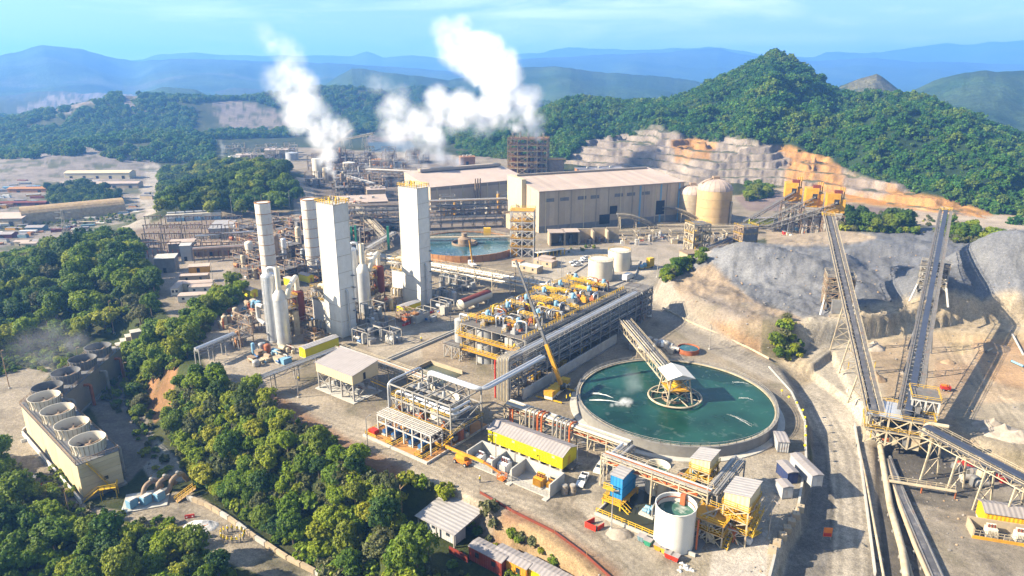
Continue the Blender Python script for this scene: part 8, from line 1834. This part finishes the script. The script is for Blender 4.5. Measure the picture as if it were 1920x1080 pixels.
    part(t,'water',MB().lathe([(.01,3),(R,3)],64,cap=False),'water_dark'); bar(t,'bridge',(-R,6,5),(R,10,5),3,'steel_cream',.6); q = MB(); rail(q,[(-R,4.6,5.3),(R,8.6,5.3)]); rail(q,[(-R,7.6,5.3),(R,11.6,5.3)]); stuff(t,'bridge_rail',q,'steel_cream'); part(t,'center_column',MB().lathe([(3.5,2.5),(3.5,6),(1.5,7),(1.5,9)],20),'steel_brown',True); slab(t,'yellow_drum_base',10,12,5,14,15,9,'yellow'); q = MB(); rail(q,[((R+.2)*math.cos(a),(R+.2)*math.sin(a),3.6) for a in np.linspace(0,PI,20)],1.2,4,.12); stuff(t,'rim_rail',q,'steel_cream'); part(t,'feed_well',MB().lathe([(7,2.8),(7,4.2),(6.7,4.2),(6.7,2.8)],32,cap=False),'steel_brown',True)
    p = P(980,478); t = thing('yellow_deck_tower', 'open steel tower with yellow decks beside the main hall corner', 'tower', p, math.radians(-6)); frame_tower(t,-6,-5,6,5,[5,9.5,14,18.5,24],3,3,'steel_white',.5,.32,'amber','yellow','x'); clutter(t,-5,-4,5,4,16,8,('steel_cream','steel','amber','tank_grey'),22,r=.35)
    units([(830,372,14,8,12),(860,368,14,8,12),(895,364,14,8,12),(925,366,12,8,12),(945,400,9,7,10),(870,400,10,8,12),(905,404,10,8,12),(840,404,10,8,10)], 'roof_plant', 'pale jumble of machines and pipes before the rear hall', 'process unit', 'machines before the rear hall', ('steel','steel_cream','tank_cream','steel_dark','amber'), 0, 2, .1, (8,15))
    sp = []; R2 = random.Random(4)
    for k in range(56): sp.append((R2.uniform(590,800), R2.uniform(298,372), R2.uniform(9,16), R2.uniform(8,14), 9))
    units(sp, 'process_unit', 'rusty process unit in the steaming plant behind the chimneys', 'process unit', 'process units in the steaming plant', ('steel_brown','rust_wall','steel','steel_dark','tank_grey','steel_cream'), 0, 3, .2, (9,20))
    sp = [(R2.uniform(425,560), R2.uniform(282,306), R2.uniform(10,18), R2.uniform(8,12), 7) for k in range(14)]
    units(sp, 'process_unit', 'tan process unit of the far plant behind the wooded knoll', 'process unit', 'process units of the far plant', ('steel_cream','beige_dark','steel','steel_brown','tank_cream'), 0, 2, .2, (7,13))
    for k, (px, py, r, h, m, lab) in enumerate(((655,322,6,9,'tank_cream','pale round tank in the steaming plant'),(712,318,8,10,'rust_wall','rust brown round tank in the steaming plant'),(745,322,5,9,'tank_grey','grey round tank right of the rust brown one'),(598,345,4.5,22,'tank_cream','fat cream flue stack under the left steam plume'),(612,350,2.4,16,'steel_cream','slim cream flue beside the fat flue stack'),(630,352,2.0,14,'steel','grey slim flue in the steaming plant'),(548,300,7,8,'tank_grey','dark round tank of the far plant'))):
        t = thing('plant_tank', lab, 'tank', P(px,py), 0); tank(t,0,0,0,r,h,m,'cone' if h < 12 else 'flat',24,rim=False,ladder=False)
    for k, (a, b, lab) in enumerate((((590,300),(660,243),'far tan conveyor above the steaming plant'),((640,262),(700,250),'second far tan conveyor above the steaming plant'))): conveyor('far_conveyor', lab, P(*a,4), raypt(b[0],b[1],900), 2.2, 1.6, (.3,.7), 'steel_cream', 'steel_cream', 'far conveyors', zg=-5)
build_halls()
# ================================================================== steam
def plume(name, label, blobs, dens, vox, noise=.09, warp=5.0, seed=0.0, edge=.45):
    """steam as a true volume: density grown round a chain of puffs (x, y, z, r)"""
    b = np.array(blobs, float); me = bpy.data.meshes.new(name); me.vertices.add(len(b)); me.vertices.foreach_set('co', b[:,:3].ravel())
    for an, v in (('rad', b[:,3]), ('den', b[:,4])): a = me.attributes.new(an, 'FLOAT', 'POINT'); a.data.foreach_set('value', v)
    o = obj(name, me, label=label, cat='steam plume'); o['kind'] = 'stuff'
    m = bpy.data.materials.new(name); m.use_nodes = True; nt = m.node_tree; nt.nodes.clear(); out = nt.nodes.new('ShaderNodeOutputMaterial'); pv = nt.nodes.new('ShaderNodeVolumePrincipled')
    pv.inputs['Color'].default_value = (.992,.992,.992,1); pv.inputs['Density'].default_value = dens; pv.inputs['Density Attribute'].default_value = 'density'; pv.inputs['Anisotropy'].default_value = .0
    nt.links.new(pv.outputs[0], out.inputs['Volume'])
    ng = bpy.data.node_groups.new(name, 'GeometryNodeTree'); ng.interface.new_socket('Geometry', in_out='INPUT', socket_type='NodeSocketGeometry'); ng.interface.new_socket('Geometry', in_out='OUTPUT', socket_type='NodeSocketGeometry')
    N = ng.nodes; L = ng.links; gi = N.new('NodeGroupInput'); go = N.new('NodeGroupOutput'); vc = N.new('GeometryNodeVolumeCube')
    lo = (b[:,:3]-b[:,3:4]*1.5).min(0); hi = (b[:,:3]+b[:,3:4]*1.5).max(0)
    vc.inputs['Min'].default_value = lo; vc.inputs['Max'].default_value = hi
    for ax, k in zip('XYZ', range(3)): vc.inputs['Resolution '+ax].default_value = int(max(8, (hi[k]-lo[k])/vox))
    pos = N.new('GeometryNodeInputPosition')
    def noise_(sc, det, w):
        n = N.new('ShaderNodeTexNoise'); n.noise_dimensions = '4D'; n.inputs['Scale'].default_value = sc; n.inputs['Detail'].default_value = det; n.inputs['Roughness'].default_value = .6; n.inputs['W'].default_value = w; L.new(pos.outputs[0], n.inputs['Vector']); return n
    n1 = noise_(noise, 5, seed); sb = N.new('ShaderNodeVectorMath'); sb.operation = 'SUBTRACT'; sb.inputs[1].default_value = (.5,.5,.5); L.new(n1.outputs['Color'], sb.inputs[0])
    sn0 = N.new('GeometryNodeSampleNearest'); sn0.domain = 'POINT'; L.new(gi.outputs[0], sn0.inputs[0]); L.new(pos.outputs[0], sn0.inputs['Sample Position'])
    s0 = N.new('GeometryNodeSampleIndex'); s0.data_type = 'FLOAT'; s0.domain = 'POINT'; a0 = N.new('GeometryNodeInputNamedAttribute'); a0.data_type = 'FLOAT'; a0.inputs[0].default_value = 'rad'
    L.new(gi.outputs[0], s0.inputs[0]); L.new(a0.outputs[0], s0.inputs['Value']); L.new(sn0.outputs[0], s0.inputs['Index'])
    wm = N.new('ShaderNodeMath'); wm.operation = 'MULTIPLY'; wm.inputs[1].default_value = .95; L.new(s0.outputs[0], wm.inputs[0]); wn = N.new('ShaderNodeMath'); wn.operation = 'MINIMUM'; wn.inputs[1].default_value = warp*2; L.new(wm.outputs[0], wn.inputs[0])
    sc = N.new('ShaderNodeVectorMath'); sc.operation = 'SCALE'; L.new(wn.outputs[0], sc.inputs['Scale']); L.new(sb.outputs[0], sc.inputs[0])
    ad = N.new('ShaderNodeVectorMath'); ad.operation = 'ADD'; L.new(pos.outputs[0], ad.inputs[0]); L.new(sc.outputs[0], ad.inputs[1])
    # nearest puff centre
    sn = N.new('GeometryNodeSampleNearest'); sn.domain = 'POINT'; L.new(gi.outputs[0], sn.inputs[0]); L.new(ad.outputs[0], sn.inputs['Sample Position'])
    def samp(field, ty):
        s = N.new('GeometryNodeSampleIndex'); s.data_type = ty; s.domain = 'POINT'; L.new(gi.outputs[0], s.inputs[0]); L.new(field, s.inputs['Value']); L.new(sn.outputs[0], s.inputs['Index']); return s.outputs[0]
    p2 = N.new('GeometryNodeInputPosition'); c = samp(p2.outputs[0], 'FLOAT_VECTOR')
    def attr(nm): a = N.new('GeometryNodeInputNamedAttribute'); a.data_type = 'FLOAT'; a.inputs[0].default_value = nm; return a.outputs[0]
    r = samp(attr('rad'), 'FLOAT'); dn = samp(attr('den'), 'FLOAT')
    di = N.new('ShaderNodeVectorMath'); di.operation = 'DISTANCE'; L.new(ad.outputs[0], di.inputs[0]); L.new(c, di.inputs[1])
    q = N.new('ShaderNodeMath'); q.operation = 'DIVIDE'; L.new(di.outputs['Value'], q.inputs[0]); L.new(r, q.inputs[1])
    mr = N.new('ShaderNodeMapRange'); mr.inputs[1].default_value = 1.0; mr.inputs[2].default_value = 1-edge; L.new(q.outputs[0], mr.inputs[0])
    n2 = noise_(noise*2.6, 4, seed+3); m2 = N.new('ShaderNodeMapRange'); m2.inputs[1].default_value = .34; m2.inputs[2].default_value = .62; L.new(n2.outputs['Fac'], m2.inputs[0])
    mu = N.new('ShaderNodeMath'); mu.operation = 'MULTIPLY'; L.new(mr.outputs[0], mu.inputs[0]); L.new(m2.outputs[0], mu.inputs[1])
    mu2 = N.new('ShaderNodeMath'); mu2.operation = 'MULTIPLY'; L.new(mu.outputs[0], mu2.inputs[0]); L.new(dn, mu2.inputs[1]); L.new(mu2.outputs[0], vc.inputs['Density'])
    sm = N.new('GeometryNodeSetMaterial'); sm.inputs['Material'].default_value = m; L.new(vc.outputs[0], sm.inputs[0]); L.new(sm.outputs[0], go.inputs[0])
    md = o.modifiers.new('steam', 'NODES'); md.node_group = ng
    return o
def chain(pts, n, jit, seed):
    """pts: (px, py, radius in px, density); Y depth constant per plume"""
    R = random.Random(seed); out = []
    for i in range(len(pts)-1):
        for k in range(n):
            f = k/n; a, b = pts[i], pts[i+1]; px, py, rp, d, Y = [a[j]*(1-f)+b[j]*f for j in range(5)]
            w = raypt(px+R.gauss(0,rp*jit), py+R.gauss(0,rp*jit*.7), Y+R.gauss(0,rp*jit*.4)); s = mpp(w); out.append((w.x, w.y, w.z, rp/s*R.uniform(.6,1.0), d*R.uniform(.7,1.1)))
    return out
def build_steam():
    A = [(1006,258,8,1.5,655),(1001,240,15,1.3,655),(988,214,26,1.1,658),(962,182,40,1,662),(930,146,47,1,668),(896,108,44,.85,675),(866,76,36,.5,680),(846,52,27,.22,684)]
    bl = chain(A, 12, .4, 1)
    bl += chain([(988,254,7,1.5,655),(964,230,18,1.2,657),(915,212,32,1,660),(862,206,38,.9,664),(812,218,32,.6,668),(772,232,22,.3,670)], 8, .45, 2)
    bl += chain([(972,252,6,1.4,655),(950,232,14,.9,657),(900,235,20,.8,660)], 5, .4, 3)
    plume('steam_plume', 'largest dense white steam plume rising from the rust brown tower', bl, .19, 2.0, .055, 12, 1.0, .95)
    plume('steam_plume', 'slanting white steam plume from the fat flue left of centre', chain([(628,330,6,1,520),(618,305,14,.9,522),(602,268,24,.75,525),(585,225,34,.65,530),(566,180,36,.5,535),(545,135,36,.3,540),(525,95,32,.14,545),(505,65,28,.05,550)], 9, .45, 4), .22, 1.5, .09, 6, 5.0, .85)
    plume('steam_plume', 'steam from the plant behind the rear hall drifting up left', chain([(858,315,6,1,600),(840,300,16,.9,600),(812,275,28,.8,603),(785,255,34,.7,606),(758,232,34,.5,610),(740,200,32,.35,615),(735,160,24,.15,620)], 8, .5, 5) + chain([(800,322,10,.5,580),(780,300,20,.35,585),(740,300,22,.2,590)], 5, .5, 6) + chain([(750,350,14,.3,520),(720,330,18,.25,530),(690,300,16,.15,560)], 4, .5, 8), .16, 2.0, .065, 9, 8.0, .85)
    plume('steam_plume', 'small white steam puff at the far plant', chain([(418,288,7,1,830),(416,275,8,.7,832),(414,262,6,.4,834)], 4, .3, 7), .12, 1.6, .09, 4, 3.0, .8)
    plume('mist', 'thin vapour drifting from the shaded cooling tower fans', chain([(165,655,12,.6,210),(130,640,30,.5,212),(90,640,40,.35,214),(60,650,38,.15,216)], 6, .5, 9) + chain([(115,700,14,.5,195),(80,680,28,.4,198),(40,660,38,.2,202)], 5, .5, 10), .05, 1.0, .16, 4, 11.0, .9)
    plume('mist', 'thin spray mist hanging over the round pond', chain([(1160,745,9,.6,176),(1185,728,20,.5,180),(1205,712,26,.35,184)], 6, .5, 12), .09, .7, .3, 2, 15.0, .9)
    plume('water_spray', 'white churning spray where the left jet meets the pond', [(*P(1165+dx, 757+dy, 3.0), r, 1.0) for dx, dy, r in ((-18,3,.7),(-8,1,1.0),(0,0,1.4),(8,-2,1.6),(15,-3,1.4),(4,-6,1.2),(12,3,1.0))], 1.1, .25, .9, .7, 4.0, .9)
build_steam()
